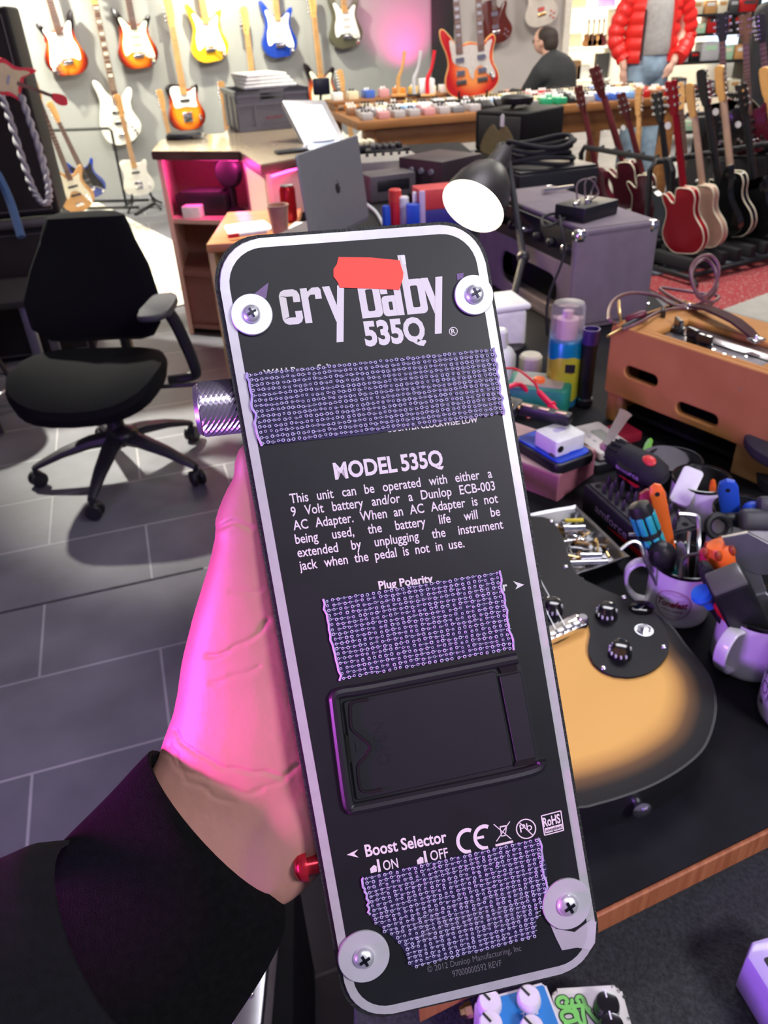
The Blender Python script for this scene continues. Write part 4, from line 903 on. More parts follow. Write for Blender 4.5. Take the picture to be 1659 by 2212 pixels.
# ------------------------------------------------------------------ guitar rack on the right, backs towards the camera
M_natw = mat('natural_pinkish_wood', (.50, .33, .24), .4, var=.08, scale=8)
M_redl = mat('cherry_red_lacquer', (.27, .003, .012), .4, coat=.08, var=.05, spec=.3)
M_blk = mat('black_lacquer', (.008, .008, .009), .12, coat=.6)
M_mar = mat('maroon_lacquer', (.08, .008, .018), .2, coat=.5)
M_crm = mat('cream_lacquer', (.66, .56, .40), .25, coat=.4)
FC = (.92, .39, 0)
Lr = [
 ('maroon guitar with broad dark headstock and pearl tuners, leftmost in the right hand rack', (1300, 478), (1240, 190), 'lp', M_mar, M_mahog, None, 'gibson', False),
 ('dark guitar with cream edged maroon neck and tall black headstock in the rack', (1372, 480), (1272, 150), 'lp', M_mar, M_mahog, M_cream, 'gibson', False),
 ('maroon guitar whose neck stands right of the black headstock in the rack', (1405, 490), (1332, 205), 'lp', M_mar, M_mahog, M_cream, 'gibson', True),
 ('natural brown necked guitar leaning between the maroon necks in the rack', (1362, 480), (1372, 190), 'tele', M_wbody, M_pine, None, 'fender', False),
 ('black guitar with slim black neck left of the cherry red guitar', (1448, 520), (1408, 200), 'strat', M_blk, M_black, None, 'gibson', False),
 ('cherry red guitar with cream binding seen from behind in the rack', (1478, 548), (1438, 178), 'lp', M_redl, M_redl, M_cream, 'gibson', True),
 ('natural pinkish wood guitar behind the cherry red one in the rack', (1520, 535), (1480, 188), 'lp', M_natw, M_natw, M_cream, 'fender', False),
 ('black guitar with thin black neck right of the natural wood guitar', (1555, 515), (1503, 155), 'strat', M_blk, M_black, None, 'fender', False),
 ('black guitar with cream binding and pale neck right in the rack', (1580, 512), (1543, 150), 'lp', M_blk, M_natw, M_cream, 'fender', True),
 ('plain black guitar with black neck and white tag near the right edge', (1632, 512), (1590, 185), 'sg', M_blk, M_black, None, 'gibson', True),
 ('cream guitar standing at the right edge of the rack', (1690, 500), (1640, 150), 'tele', M_crm, M_maple, None, 'fender', False),
]
RK = []
for lab, pb, ph, kind, bm, nm_, bd, hd, tc_ in Lr:
    _, Mg = stand_guitar(lab, pb, ph, kind, bm, 0, z0=.14, L=1.0, face=FC, neckm=nm_, bind=bd, head=hd, back=True, tag_card=tc_, headm=nm_ if nm_ is not M_natw else M_maple)
    RK.append((Mg.translation.copy(), Mg.col[1].xyz.copy()))
Lk = [
 ('black guitar with cream inlays on the plinth, tall at upper right', (1567, 335), (1563, 92), 'sg', M_blk, M_black, 'gibson', .52),
 ('brown necked guitar on the plinth left of the gig bag', (1622, 330), (1612, 62), 'strat', M_mar, M_rose, 'gibson', .52),
 ('black guitar on the plinth at the right edge', (1672, 325), (1648, 80), 'strat', M_blk, M_black, 'fender', .52),
 ('white guitar in the rear rack behind the pale neck', (1490, 440), (1470, 190), 'strat', M_wbody, M_pine, 'fender', .14),
 ('deep red guitar in the rear rack behind the black bound guitar', (1560, 435), (1525, 178), 'lp', M_redl, M_mahog, 'gibson', .14),
]
for lab, pb, ph, kind, bm, nm_, hd, z0_ in Lk:
    stand_guitar(lab, pb, ph, kind, bm, 0, z0=z0_, L=1.0, face=(-.5, -.86, 0), neckm=nm_, head=hd, guard=M_whg if bm is M_wbody else None)
qa, qb = PZ(1540, 335, .52), PZ(1700, 322, .52); d = Vector((qb.x-qa.x, qb.y-qa.y, 0))
t = thing('display_plinth', 'low dark plinth carrying guitars behind the right hand rack', 'plinth', frame((qa.x, qa.y, 0), d, (0, 0, 1)))
MB().box((d.length*.5, .10, .25), (d.length, .40, .50), None, .006).build('plinth_body', M_dark, t)
MB().box((d.length*.5, .26, .60), (d.length, .03, .22), None, .006).build('back_rail', M_dark, t)
def rack(label, a, b, zt, ry=.14):
    a, b = Vector((a.x, a.y, 0)), Vector((b.x, b.y, 0)); d = (b-a); L = d.length
    t = thing('guitar_rack', label, 'guitar rack', frame(a, d, (0, 0, 1)))
    MB().tube([(0, .16, .05), (0, ry, zt-.04), (.03, ry, zt), (L-.03, ry, zt), (L, ry, zt-.04), (L, .16, .05)], .016, 8).build('frame', M_black, t)
    MB().tube([(0, -.16, .05), (L, -.16, .05)], .016, 8).tube([(0, .16, .05), (L, .16, .05)], .016, 8).build('lower_rail', M_black, t)
    for x in (0, L): MB().tube([(x, -.24, .018), (x, -.2, .05), (x, .2, .05), (x, .24, .018)], .016, 8).build('foot', M_black, t)
    cr = MB()
    for k in range(int(L/.12)): cr.tube([(.06+k*.12, ry, zt), (.06+k*.12, ry-.05, zt+.012)], .009, 6); cr.box((.06+k*.12, 0, .10), (.05, .30, .07), None, .01)
    cr.build('padded_rest', M_rubber, t); return t
def rack_for(label, sub):
    pts = [p for p, u in sub]; a, b = pts[0], pts[-1]; d = Vector((b.x-a.x, b.y-a.y, 0)).normalized(); n = Vector((-d.y, d.x, 0))
    top = [p+u*((.60-p.z)/u.z) for p, u in sub]
    if sum((t_-p).dot(n) for t_, p in zip(top, pts)) < 0: a, b = b, a; d = -d; n = -n
    m0 = sum((p-a).dot(n) for p in pts)/len(pts); al = [(p-a).dot(d) for p in pts]
    o = a+n*m0
    rack(label, o+d*(min(al)-.09), o+d*(max(al)+.09), .60, max((t_-o).dot(n) for t_ in top)+.035)
rack_for('left black tubular rack holding the maroon guitars', [RK[0], RK[1], RK[2], RK[4]])
rack_for('right black tubular rack holding the cherry red and black guitars', RK[5:])
rack('rear black rack behind the cherry red guitar', PZ(1462, 432, 0), PZ(1600, 425, 0), .60)
# ------------------------------------------------------------------ workbench
BZ = .72
M_mat = mat('black_work_mat', (.0075, .0075, .0095), .75, spec=.25, var=.35, scale=18, bump=.15, bscale=700)
bench = thing('workbench', 'workbench with black rubber top and raw plywood edge under the tools', 'workbench', loc=(0, 0, 0))
f0, f1 = PZ(1285, 1985, BZ-.003), PZ(1659, 1800, BZ-.003)
fd = (f1-f0).normalized()
bl_, br_ = f0-fd*.165, f0+fd*1.1
poly = [v2(bl_), v2(br_), (.98, 1.32), (.72, 1.70), (.74, 2.15), (.80, 2.6), (.82, 3.0), (.62, 3.7), (.55, 4.9), (-.14, 4.9), (-.14, 3.7), (-.22, 3.7), (-.22, 1.6), (-.05, 1.5)]
MB().prism(poly, BZ-.030, BZ-.003).build('board', M_ply, bench, smooth=False)
fn = Vector((-fd.y, fd.x, 0))*.004
poly2 = [v2(bl_+fn), v2(br_+fn)]+poly[2:]
MB().prism(poly2, BZ-.003, BZ).build('rubber_mat', M_mat, bench, smooth=False)
for x, y in ((.10, .85), (.80, 1.05), (.62, 1.6), (.55, 3.4), (-.1, 3.5), (-.1, 1.9)): MB().box((x, y, (BZ-.03)/2), (.06, .06, BZ-.03)).build('leg', M_black, bench)
# carpet covered lower board
M_carpet = mat('charcoal_carpet', (.028, .029, .034), .95, var=.55, scale=260, bump=.9, bscale=500, sheen=.2)
CZ = .655
q0 = PZ(775, 2205, CZ)
cb = thing('demo_table', 'lower board covered in charcoal carpet in front of the workbench', 'table', loc=(0, 0, 0))
MB().prism([(q0.x, -.25), (1.1, -.25), (1.1, .72), (.30, .46), (q0.x-.005, .42)], CZ-.03, CZ, None, .003, 1).build('carpet_board', M_carpet, cb)
for x, y in ((.03, -.2), (1.05, -.2), (1.05, .65), (.03, .36)): MB().box((x, y, (CZ-.03)/2), (.05, .05, CZ-.03)).build('leg', M_black, cb)

# ---------------- gold burst guitar lying on the bench
GZ = .764
axb, axt = PZ(1373, 1728, GZ), PZ(1196, 1384, GZ)
MG = frame((axb.x, axb.y, BZ), (axt-axb).cross(Vector((0, 0, 1))), (0, 0, 1)); MGi = MG.inverted()
lg = lambda x, y, z=GZ: v2(MGi @ PZ(x, y, z))
right = [(1421, 1688), (1484, 1650), (1525, 1610), (1545, 1560), (1550, 1513), (1540, 1466), (1515, 1425), (1484, 1388), (1453, 1347), (1412, 1316), (1365, 1294), (1328, 1281), (1278, 1259), (1250, 1240), (1232, 1205), (1218, 1160), (1198, 1126), (1172, 1112)]
rp_ = [lg(*p) for p in right]
left = [lg(*p) for p in ((1296, 1732), (1246, 1741))]
mir = [(-x, y) for x, y in rp_[::-1]]
# the hidden left bout closes the outline
xl = left[-1][0]
hid = [(xl-.06, left[-1][1]+.012), (xl-.13, left[-1][1]+.07), (xl-.15, left[-1][1]+.15), (xl-.12, left[-1][1]+.23), (xl-.10, left[-1][1]+.30), (xl-.11, left[-1][1]+.36), (rp_[-1][0]-.10, rp_[-1][1]+.02)]
body = [lg(1359, 1713)]+rp_+hid[::-1]+left[::-1]
body = smooth_loop(body, 4)
cxm = sum(p[0] for p in body)/len(body); cym = sum(p[1] for p in body)/len(body)
lgs = [lg(*p) for p in ((1548, 1520), (1246, 1741))]
gd = thing('electric_guitar', 'gold sunburst guitar with large black pickguard lying on the workbench', 'guitar', MG)
ec = lg(1120, 1430)
ax_ = abs(lgs[0][0]-ec[0]); 
pr_ = [math.hypot(p[0]-ec[0], p[1]-ec[1]) for p in (lg(1548, 1520), lg(1246, 1741), lg(1421, 1688), lg(1525, 1610))]
def burst_guitar():
    m = mat('gold_burst_top', (.80, .46, .12), .6, var=.03, spec=.3); N, L, b = nodes(m)
    # distance to the rim is stored on the mesh as 'rim'
    at = N.new('ShaderNodeAttribute'); at.attribute_name = 'rim'; rp = N.new('ShaderNodeValToRGB'); L.new(at.outputs['Fac'], rp.inputs['Fac'])
    e = rp.color_ramp.elements; e[0].position = 0; e[0].color = (.012, .012, .012, 1); e[1].position = .90; e[1].color = (.84, .47, .12, 1)
    k = e.new(.22); k.color = (.018, .016, .014, 1); k = e.new(.45); k.color = (.16, .085, .035, 1); k = e.new(.66); k.color = (.58, .30, .08, 1)
    L.new(rp.outputs['Color'], b.inputs['Base Color']); return m
MB().prism(body, 0, GZ-BZ-.0035, None, .004, 2).build('body', mat('satin_black_lacquer', (.010, .010, .011), .45), gd)
def grid_top(out, z, m, name, parent, rimw=.055, dome=.0035, step=.006):
    """top skin of the body with a stored distance to the rim"""
    xs = [p[0] for p in out]; ys = [p[1] for p in out]; P = np.array(out); Q = np.roll(P, -1, 0)
    def dist(x, y):
        d = Q-P; t = np.clip(((x-P[:, 0])*d[:, 0]+(y-P[:, 1])*d[:, 1])/(d**2).sum(1), 0, 1)
        return np.sqrt(((P[:, 0]+t*d[:, 0]-x)**2+(P[:, 1]+t*d[:, 1]-y)**2).min())
    bm = bmesh.new(); lay = bm.verts.layers.float.new('rim')
    c = Vector((sum(xs)/len(xs), sum(ys)/len(ys)))
    K = 16; prev = None
    for k in range(K+1):
        s = (k/K); s = 1-(1-s)**1.5 if k < K else 1
        ring = []
        for x, y in out:
            px, py = x+(c.x-x)*s, y+(c.y-y)*s
            d = dist(px, py); v = bm.verts.new((px, py, z+dome*min(1, d/rimw)**.6)); v[lay] = min(1, d/rimw); ring.append(v)
        if prev:
            for i in range(len(ring)):
                bm.faces.new([prev[i], prev[(i+1) % len(ring)], ring[(i+1) % len(ring)], ring[i]])
        prev = ring
    bmesh.ops.remove_doubles(bm, verts=prev, dist=1e-5)
    bmesh.ops.recalc_face_normals(bm, faces=bm.faces[:])
    if sum(f.normal.z for f in bm.faces) < 0: bmesh.ops.reverse_faces(bm, faces=bm.faces[:])
    me = bpy.data.meshes.new(name); bm.to_mesh(me); bm.free(); me.polygons.foreach_set('use_smooth', [True]*len(me.polygons)); me.materials.append(m)
    o = bpy.data.objects.new(name, me); COL.objects.link(o); o.parent = parent; return o
inner = [(ec[0]*.012+x*.988, ec[1]*.012+y*.988) for x, y in body]
grid_top(inner, GZ-BZ-.0035, burst_guitar(), 'top_finish', gd)
pgp = [(1262, 1342), (1275, 1362), (1270, 1398), (1275, 1428), (1300, 1455), (1340, 1467), (1380, 1464), (1415, 1449), (1440, 1420), (1444, 1392), (1435, 1360), (1420, 1337), (1400, 1317), (1362, 1300), (1326, 1287), (1278, 1265), (1244, 1244), (1226, 1207), (1212, 1160), (1193, 1130), (1168, 1120), (1140, 1130), (1095, 1180), (1080, 1280), (1120, 1370), (1185, 1396), (1235, 1372)]
M_pg = mat('black_pickguard', (.008, .008, .009), .5, var=.1, spec=.25)
gz = GZ-BZ+.0005
MB().prism(smooth_loop([lg(*p) for p in pgp], 3), gz, gz+.0028, None, .0008, 1).build('pickguard', M_pg, gd)
def tophat_knob(x, y, parent=gd):
    p = lg(x, y); t = MB(); t.lathe([(.0128, 0), (.0128, .002), (.0095, .009), (.0088, .0155), (.0075, .016)], 28, Matrix.Translation((p[0], p[1], gz+.003)))
    k = t.build('knob', mat('black_knob', (.01, .01, .011), .15, coat=.5), parent)
    n = MB()
    for i in range(11):
        a = 2*math.pi*i/13; n.box((.0116*math.cos(a), .0116*math.sin(a), .0058), (.0016, .0022, .0035), Matrix.Translation((p[0], p[1], gz+.003)))
    n.build('numerals', mat('knob_print', (.65, .65, .68), .5), k)
for x, y in ((1309, 1335), (1338, 1418), (1192, 1325)): tophat_knob(x, y)
p = lg(1390, 1367); jk = MB().lathe([(.0085, 0), (.0085, .0025), (.0045, .0025), (.0045, .006), (.003, .006), (.003, 0)], 6, Matrix.Translation((p[0], p[1], gz+.003)), False).build('jack_socket', M_chrome, gd)
MB().lathe([(.0105, 0), (.0105, .001)], 24, Matrix.Translation((p[0], p[1], gz+.0028))).build('washer', M_steel, jk)
p = lg(1385, 1318); MB().lathe([(.011, 0), (.012, .002), (.010, .003)], 24, Matrix.Translation((p[0], p[1], gz+.0025)) @ Matrix.Scale(1.25, 4, Vector((1, 0, 0)))).build('toggle_shadow_oval', mat('gloss_black', (.004, .004, .004), .08), gd)  # glossy black oval put in for the toggle's shadow on the pickguard
sc_ = [(1191, 1130), (1222, 1228), (1347, 1294), (1433, 1401), (1303, 1447), (1212, 1318)]
for x, y in sc_:
    p = lg(x, y); MB().ball((p[0], p[1], gz+.0028), .0032, None, 12, (1, 1, .5)).build('screw', M_chrome, gd)
b0, b1 = lg(1262, 1352), lg(1150, 1402)
bb = Vector((b1[0]-b0[0], b1[1]-b0[1], 0)); MBr = frame((b0[0], b0[1], gz), bb, (0, 0, 1))
br = MB().prism(rrect(.094, .017, .008, 5, .045, 0), .004, .011, MBr, .003, 2).build('bridge', M_chrome, gd)
s_ = MB()
for k in range(6): s_.box((.016+k*.0115, .003, .0125), (.0095, .007, .004), MBr, .001)
s_.build('saddle', M_steel, br); MB().lathe([(.0065, 0), (.0065, .013), (.005, .0155), (.001, .0155)], 18, MBr @ Matrix.Translation((.004, 0, 0))).build('bridge_post', M_chrome, br)
MB().prism(rrect(.094, .012, .005, 4, .045, -.010), .0, .008, MBr, .003, 2).build('tailpiece', M_chrome, gd)
s_ = MB()
for k in range(4): s_.tube([(b0[0]+bb.normalized().x*(.03+.013*k), b0[1]+bb.normalized().y*(.03+.013*k), gz+.014), (axt.x*0+b0[0]+bb.normalized().x*(.03+.011*k), b0[1]+.32, gz+.017)], .0005, 4)
s_.build('strings', M_steel, gd)
MB().prism([(-.03+b1[0]*.6, rp_[-1][1]-.06), (.03+b1[0]*.6, rp_[-1][1]-.06), (.025+b1[0]*.6, rp_[-1][1]+.35), (-.025+b1[0]*.6, rp_[-1][1]+.35)], gz-.012, gz+.010, None, .004, 2).build('neck', M_rose, gd)
p = MGi @ PZ(1368, 1722, .742)
MB().lathe([(.006, 0), (.0048, .003), (.0045, .013), (.0085, .017), (.0092, .020), (.005, .022)], 18, frame((p.x, p.y+.002, .024), (1, 0, 0), (0, -1, .1))).build('strap_button', M_chrome, gd)

# ---------------- enamel mugs
def enamel(): return mat('white_enamel', (.74, .73, .74), .16, coat=.5, var=.02)
def mug(label, c, r, h, handle_dir=None, flare=0.0, group=None):
    t = thing('enamel_mug', label, 'mug', loc=(c[0], c[1], BZ))
    MB().lathe([(r*.90, 0), (r*.97, .003), (r, .009), (r, h*.6), (r+flare, h), (r+flare-.0015, h), (r-.0015, h*.6), (r-.002, .012), (r*.9, .004), (0, .004)], 40, None, False).build('mug_body', enamel(), t)
    MB().lathe([(r+flare+.0002, h-.0045), (r+flare+.0012, h-.002), (r+flare+.001, h+.0006), (r+flare-.0008, h+.001), (r+flare-.0026, h-.001), (r+flare-.0028, h-.006)], 44, None, False).build('rim', mat('black_enamel_rim', (.008, .008, .008), .12), t)
    MB().lathe([(r-.0022, .012), (r+flare-.0022, h-.001), (r+flare-.003, h-.001), (r-.003, .012)], 40, None, False).build('inside', mat('dark_enamel_inside', (.03, .03, .032), .2), t)
    if handle_dir is not None:
        a = math.radians(handle_dir); d = Vector((math.cos(a), math.sin(a), 0)); s_ = Vector((-d.y, d.x, 0))
        pts = smooth_loop([tuple(d*(r-.001)+Vector((0, 0, h*.86))), tuple(d*(r+.014)+Vector((0, 0, h*.90))), tuple(d*(r+.026)+Vector((0, 0, h*.74))), tuple(d*(r+.025)+Vector((0, 0, h*.45))), tuple(d*(r+.013)+Vector((0, 0, h*.22))), tuple(d*(r-.001)+Vector((0, 0, h*.16)))], 6, False)
        rings = []
        for i, p in enumerate(pts):
            p = Vector(p); tn = (Vector(pts[min(i+1, len(pts)-1)])-Vector(pts[max(0, i-1)])).normalized(); nn = tn.cross(s_)
            rings.append([p+s_*x+nn*z for x, z in rrect(.015, .0046, .002, 3)])
        MB().loft(rings).build('handle', enamel(), t)
    return t
def wrap_text(items, r, ang0, z0, m, parent, name='print'):
    """items: (text, centre x, baseline y, height, bold, width or None) on a cylinder of radius r"""
    mb = MB()
    def put(x, y): a = ang0+x/r; return Vector((r*math.cos(a), r*math.sin(a), z0+y))
    for it in items:
        if it[0] == 'ring':
            _, cx, cy, rx, ry, w = it; n = 48
            for i in range(n):
                a0, a1 = 2*math.pi*i/n, 2*math.pi*(i+1)/n
                q = [put(cx+(rx+s*w)*math.cos(a), cy+(ry+s*w)*math.sin(a)) for a, s in ((a0, -.5), (a1, -.5), (a1, .5), (a0, .5))]
                mb.face(q)
        elif it[0] == 'line':
            _, x0, y0, x1, y1, w = it; d = Vector((x1-x0, y1-y0)).normalized(); nn = Vector((-d.y, d.x))*w/2; K = 6
            for i in range(K):
                ta, tb = i/K, (i+1)/K
                q = []
                for t_, s in ((ta, 1), (tb, 1), (tb, -1), (ta, -1)): q.append(put(x0+(x1-x0)*t_+nn.x*s, y0+(y1-y0)*t_+nn.y*s))
                mb.face(q)
        else:
            txt, cx, y, hgt, bold, wid, shear, rot = it
            me = text_mesh(txt, bold, 1, shear); xs = [v.co.x for v in me.vertices]; x0, x1 = min(xs), max(xs); sc = hgt/.7; sx = wid/(x1-x0) if wid else sc
            b2 = bmesh.new(); b2.from_mesh(me); bpy.data.meshes.remove(me)
            bmesh.ops.subdivide_edges(b2, edges=[e for e in b2.edges if (e.verts[0].co-e.verts[1].co).length*sx > r*.15], cuts=2)
            for v in b2.verts:
                lx, ly = (v.co.x-(x0+x1)/2)*sx, v.co.y*sc
                v.co = put(cx+lx*math.cos(rot)-ly*math.sin(rot), y+lx*math.sin(rot)+ly*math.cos(rot))
            mb.merge(b2)
    return mb.build(name, m, parent, smooth=False)
mA = PZ(1458, 1318, BZ); rA = .0385
def cam_ang(p): return math.atan2(-p.y, -p.x)
tA_ = mug('white enamel mug printed with a red round emblem, beside the guitar, full of tools', (mA.x, mA.y), rA, .080, math.degrees(cam_ang(mA))-75)
M_mp = mat('dark_red_print', (.30, .008, .05), .5)
a0 = cam_ang(mA)-.10
wrap_text([('ring', 0, .036, .0215, .0215, .0007), ('ring', 0, .036, .0195, .0195, .0003), ('Tonefest', 0, .0335, .0090, .035, .036, .3, .06), ('GUITAR GARAGE', 0, .0265, .0026, 0.01, .026, 0, 0), ('line', -.013, .045, -.004, .045, .0004), ('line', .004, .045, .013, .045, .0004), ('line', -.010, .050, -.004, .053, .0004), ('line', -.004, .053, .004, .0505, .0004), ('line', .004, .0505, .010, .053, .0004), ('line', -.012, .021, .012, .021, .0004)], rA+.0003, a0, 0, M_mp, tA_, 'emblem')
mB = PZ(1612, 1425, BZ); rB = .0405
tB_ = mug('white enamel mug with its handle towards the camera, at the right edge, full of tools', (mB.x, mB.y), rB, .080, math.degrees(cam_ang(mB))-22)
mC = PZ(1722, 1545, BZ); rC = .0415
tC_ = mug('white enamel mug with black hand lettering, cut by the right edge', (mC.x, mC.y), rC, .092)
aC = cam_ang(mC)-1.02
wrap_text([('NOL', 0, .062, .013, .01, .022, 0, 1.35), ('ion', .014, .055, .013, .01, .024, 0, 1.35), ('ring', -.001, .040, .006, .007, .0012), ('ring', .016, .036, .006, .007, .0012), ('line', .008, .028, .010, .080, .0012), ('line', -.008, .034, -.004, .072, .0010), ('v', .004, .02, .012, .01, .008, 0, 1.35)], rC+.0003, aC, 0, mat('black_print', (.01, .01, .012), .5), tC_, 'lettering')
mD = PZ(1504, 1128, BZ)
tD_ = mug('white enamel mug holding a label gun and orange pen, farthest back beside the drill', (mD.x, mD.y+.01), .0405, .070)
mE = PZ(1588, 1205, BZ)
tE_ = mug('white enamel mug holding blue handled clips, second from the back', (mE.x, mE.y+.005), .040, .075)
mF = PZ(1448, 1052, BZ)
t = thing('tin_bowl', 'small dark bowl with a grey disc in it behind the drill', 'bowl', loc=(mF.x, mF.y, BZ))
MB().lathe([(.026, 0), (.034, .012), (.040, .05), (.0385, .05), (.032, .014), (0, .006)], 32, None, False).build('bowl_body', M_dgrey, t)
MB().tube([(.0395*math.cos(a), .0395*math.sin(a), .05) for a in [i*2*math.pi/36 for i in range(36)]], .0022, 8, 0, True).build('rim', M_black, t)
q = PD(1440, 985, depth(PZ(1448, 1052, BZ))-.03)
t = MB().prism([(0, 0)]+[(.056*math.cos(a), .056*math.sin(a)) for a in [math.radians(35+k*85/10) for k in range(11)]], 0, .0012).build('sanding_disc', mat('grey_abrasive', (.16, .15, .17), .9, bump=.5, bscale=1500), None, frame((mF.x-.012, mF.y-.004, BZ+.018), c_r, (-c_f*.8+Vector((.2, 0, .35))))); tag(t, 'grey sandpaper segment standing in the dark bowl', 'sandpaper')
# ---------------- tools: each from a top pixel down to a foot inside its mug
def tool_axis(pt, foot, dist): 
    a = PD(pt[0], pt[1], dist); b = Vector(foot); return a, b
def inmug(m, dx, dy, z=.012): return Vector((m.x+dx, m.y+dy, BZ+z))
dA = depth(Vector((mA.x, mA.y, BZ+.1)))
# big teal and black screwdriver
top, ft = tool_axis((1378, 1085), inmug(mA, -.004, -.008), dA-.005)
ax = ft-top; L_ = ax.length; M = frame(top, ax.cross(EYE-top), (ax)); M = Matrix.Translation(top) @ ax.to_track_quat('Z', 'Y').to_matrix().to_4x4()
t = thing('screwdriver', 'thick black screwdriver with teal grip inlays leaning in the emblem mug', 'screwdriver', M)
MB().lathe([(.004, 0), (.012, .003), (.0145, .012), (.0115, .03), (.0145, .042), (.014, .06), (.010, .075), (.008, .09), (.0075, .095)], 18).build('handle', M_black, t)
for z0_, z1_, kk, m in ((.016, .040, 8, M_cyan), (.046, .070, 8, M_cyan)):
    for k in range(kk):
        a = 2*math.pi*k/kk; MB().box((.0135, 0, (z0_+z1_)/2), (.0040, .0086, z1_-z0_), Matrix.Rotation(a, 4, 'Z'), .002, 2).build('grip_inlay', m, t)
MB().cone((0, 0, .095), (0, 0, L_), .0032).build('blade', M_steel, t)
# black ball screwdriver
top, ft = PZ(1430, 1198, BZ+.094), inmug(mA, .006, -.004)
ax = ft-top; M = Matrix.Translation(top) @ ax.to_track_quat('Z', 'Y').to_matrix().to_4x4()
t = thing('screwdriver', 'black round handled screwdriver nearest the handle of the emblem mug', 'screwdriver', M)
MB().lathe([(.002, -.018), (.010, -.015), (.0165, -.004), (.0165, .006), (.011, .016), (.008, .024), (.009, .034), (.0075, .040)], 20).build('handle', M_black, t)
MB().lathe([(.0092, .026), (.0095, .030), (.0092, .034)], 20).build('teal_ring', mat('teal_ring', (.02, .42, .36), .4), t)
MB().cone((0, 0, .04), (0, 0, ax.length), .003).build('blade', M_steel, t)
def flat_tool(name, label, cat, top, foot, w0, w1, th, m, hole=True, end_m=None, endl=0, roll=0.):
    ax = foot-top; Lx = ax.length; x = ax.cross(EYE-top).normalized(); M = frame(top, x, y=-ax) @ Matrix.Rotation(roll, 4, 'Y')
    t = thing(name, label, cat, M)
    o = smooth_loop([(-w0/2, -.004), (0, .008), (w0/2, -.004), (w1/2, -Lx+endl), (-w1/2, -Lx+endl)], 3)
    MB().prism([(-w0/2, -.006), (-w0*.35, .004), (0, .0075), (w0*.35, .004), (w0/2, -.006), (w1/2, -Lx+endl), (-w1/2, -Lx+endl)], -th/2, th/2, None, th*.3, 2).build('handle', m, t)
    if hole: MB().cone((0, -.006, -th*.52), (0, -.006, th*.52), .003).build('hang_hole', M_black, t)
    if endl: MB().prism([(-w1*.45, -Lx+endl+.004), (w1*.45, -Lx+endl+.004), (w1*.6, -Lx), (-w1*.6, -Lx)], -.001, .001).build('blade', end_m or M_steel, t)
    return t
flat_tool('scraper', 'orange handled scraper standing in the emblem mug', 'scraper', PD(1417, 1056, dA+.02), inmug(mA, .008, .006, .02), .019, .011, .009, M_orange, True, M_steel, .06)
flat_tool('pliers_handle', 'broad dark red handle behind the orange scraper', 'tool', PD(1400, 1068, dA+.035), inmug(mA, .004, .018, .02), .028, .016, .012, mat('dark_red_rubber', (.30, .006, .03), .5), False)
def hexkey(label, pts, r=.0021, m=M_steel):
    t = MB().tube(pts, r, 6, 3).build('hex_key', m, None); tag(t, label, 'hex key'); return t
hexkey('silver hex key bent left over the rim above the mug handle', [PD(1340, 1188, dA-.01), PD(1365, 1170, dA-.01), PD(1384, 1178, dA-.01), PD(1396, 1215, dA-.012), inmug(mA, -.018, -.006, .02)])
hexkey('second silver hex key bent left, above the other, in the emblem mug', [PD(1358, 1155, dA+.015), PD(1385, 1156, dA+.015), PD(1395, 1172, dA+.01), PD(1400, 1205, dA), inmug(mA, -.015, .006, .02)])
hexkey('tall hex key with short arm pointing left, right side of the emblem mug', [PD(1466, 1110, dA+.02), PD(1500, 1113, dA+.02), PD(1509, 1125, dA+.02), PD(1509, 1190, dA+.005), inmug(mA, .022, .004, .02)], .0026)
hexkey('plain straight steel rod in the emblem mug beside the tall hex key', [PD(1489, 1150, dA+.01), PD(1484, 1215, dA-.005), inmug(mA, .012, -.006, .02)], .0022)
hexkey('dark hex key lying across the mug rim below the red screwdriver', [PD(1468, 1250, dA-.035), PD(1474, 1206, dA-.02), PD(1510, 1196, dA-.02)], .0022, mat('dark_steel', (.20, .20, .22), .35, 1.))
flat_tool('chisel', 'grey steel flat blade standing in the emblem mug', 'chisel', PD(1470, 1180, dA-.005), inmug(mA, .006, -.004, .02), .012, .010, .004, M_grey, False)
dB = depth(Vector((mB.x, mB.y, BZ+.1)))
# tools in the second mug
top, ft = PZ(1570, 1256, BZ+.130), inmug(mB, .010, -.002, .02)
ax = ft-top; M = frame(top, ax.cross(EYE-top), y=-ax)
t = thing('flush_cutter_case', 'chunky square ended black tool in the front mug', 'tool', M)
MB().box((0, -.052, 0), (.040, .115, .034), None, .006, 3).build('body', M_black, t); MB().box((0, .004, .000), (.036, .006, .032), None, .003, 2).build('end_cap', mat('smoky_plastic', (.10, .10, .09), .25), t)
top = PZ(1556, 1312, BZ+.088); flat_tool('screwdriver', 'red handled screwdriver leaning against the front wall of the front mug', 'screwdriver', top, inmug(mB, .004, -.018, .03), .015, .015, .014, M_red, False)
top = PZ(1517, 1283, BZ+.098); ft = inmug(mB, -.012, .006, .02); ax = ft-top
t = thing('trim_tool', 'thin tool with bright blue round cap at the left rim of the front mug', 'tool', Matrix.Translation(top) @ ax.to_track_quat('Z', 'Y').to_matrix().to_4x4())
MB().lathe([(.002, -.006), (.011, -.004), (.013, .001), (.0115, .006), (.007, .010), (.006, .022)], 20).build('cap', mat('bright_blue_plastic', (.03, .22, .75), .4), t); MB().cone((0, 0, .02), (0, 0, ax.length), .004).build('shaft', M_black, t)
top = PD(1556, 1188, dB+.015); ft = inmug(mB, .0, .018, .02); ax = ft-top; M = Matrix.Translation(top) @ ax.to_track_quat('Z', 'Y').to_matrix().to_4x4()
t = thing('screwdriver', 'screwdriver with fluted orange and red handle above the front mug', 'screwdriver', M)
MB().lathe([(.004, -.010), (.013, -.008), (.0165, 0), (.0165, .014), (.013, .02)], 20).build('handle_cap', M_orange, t)
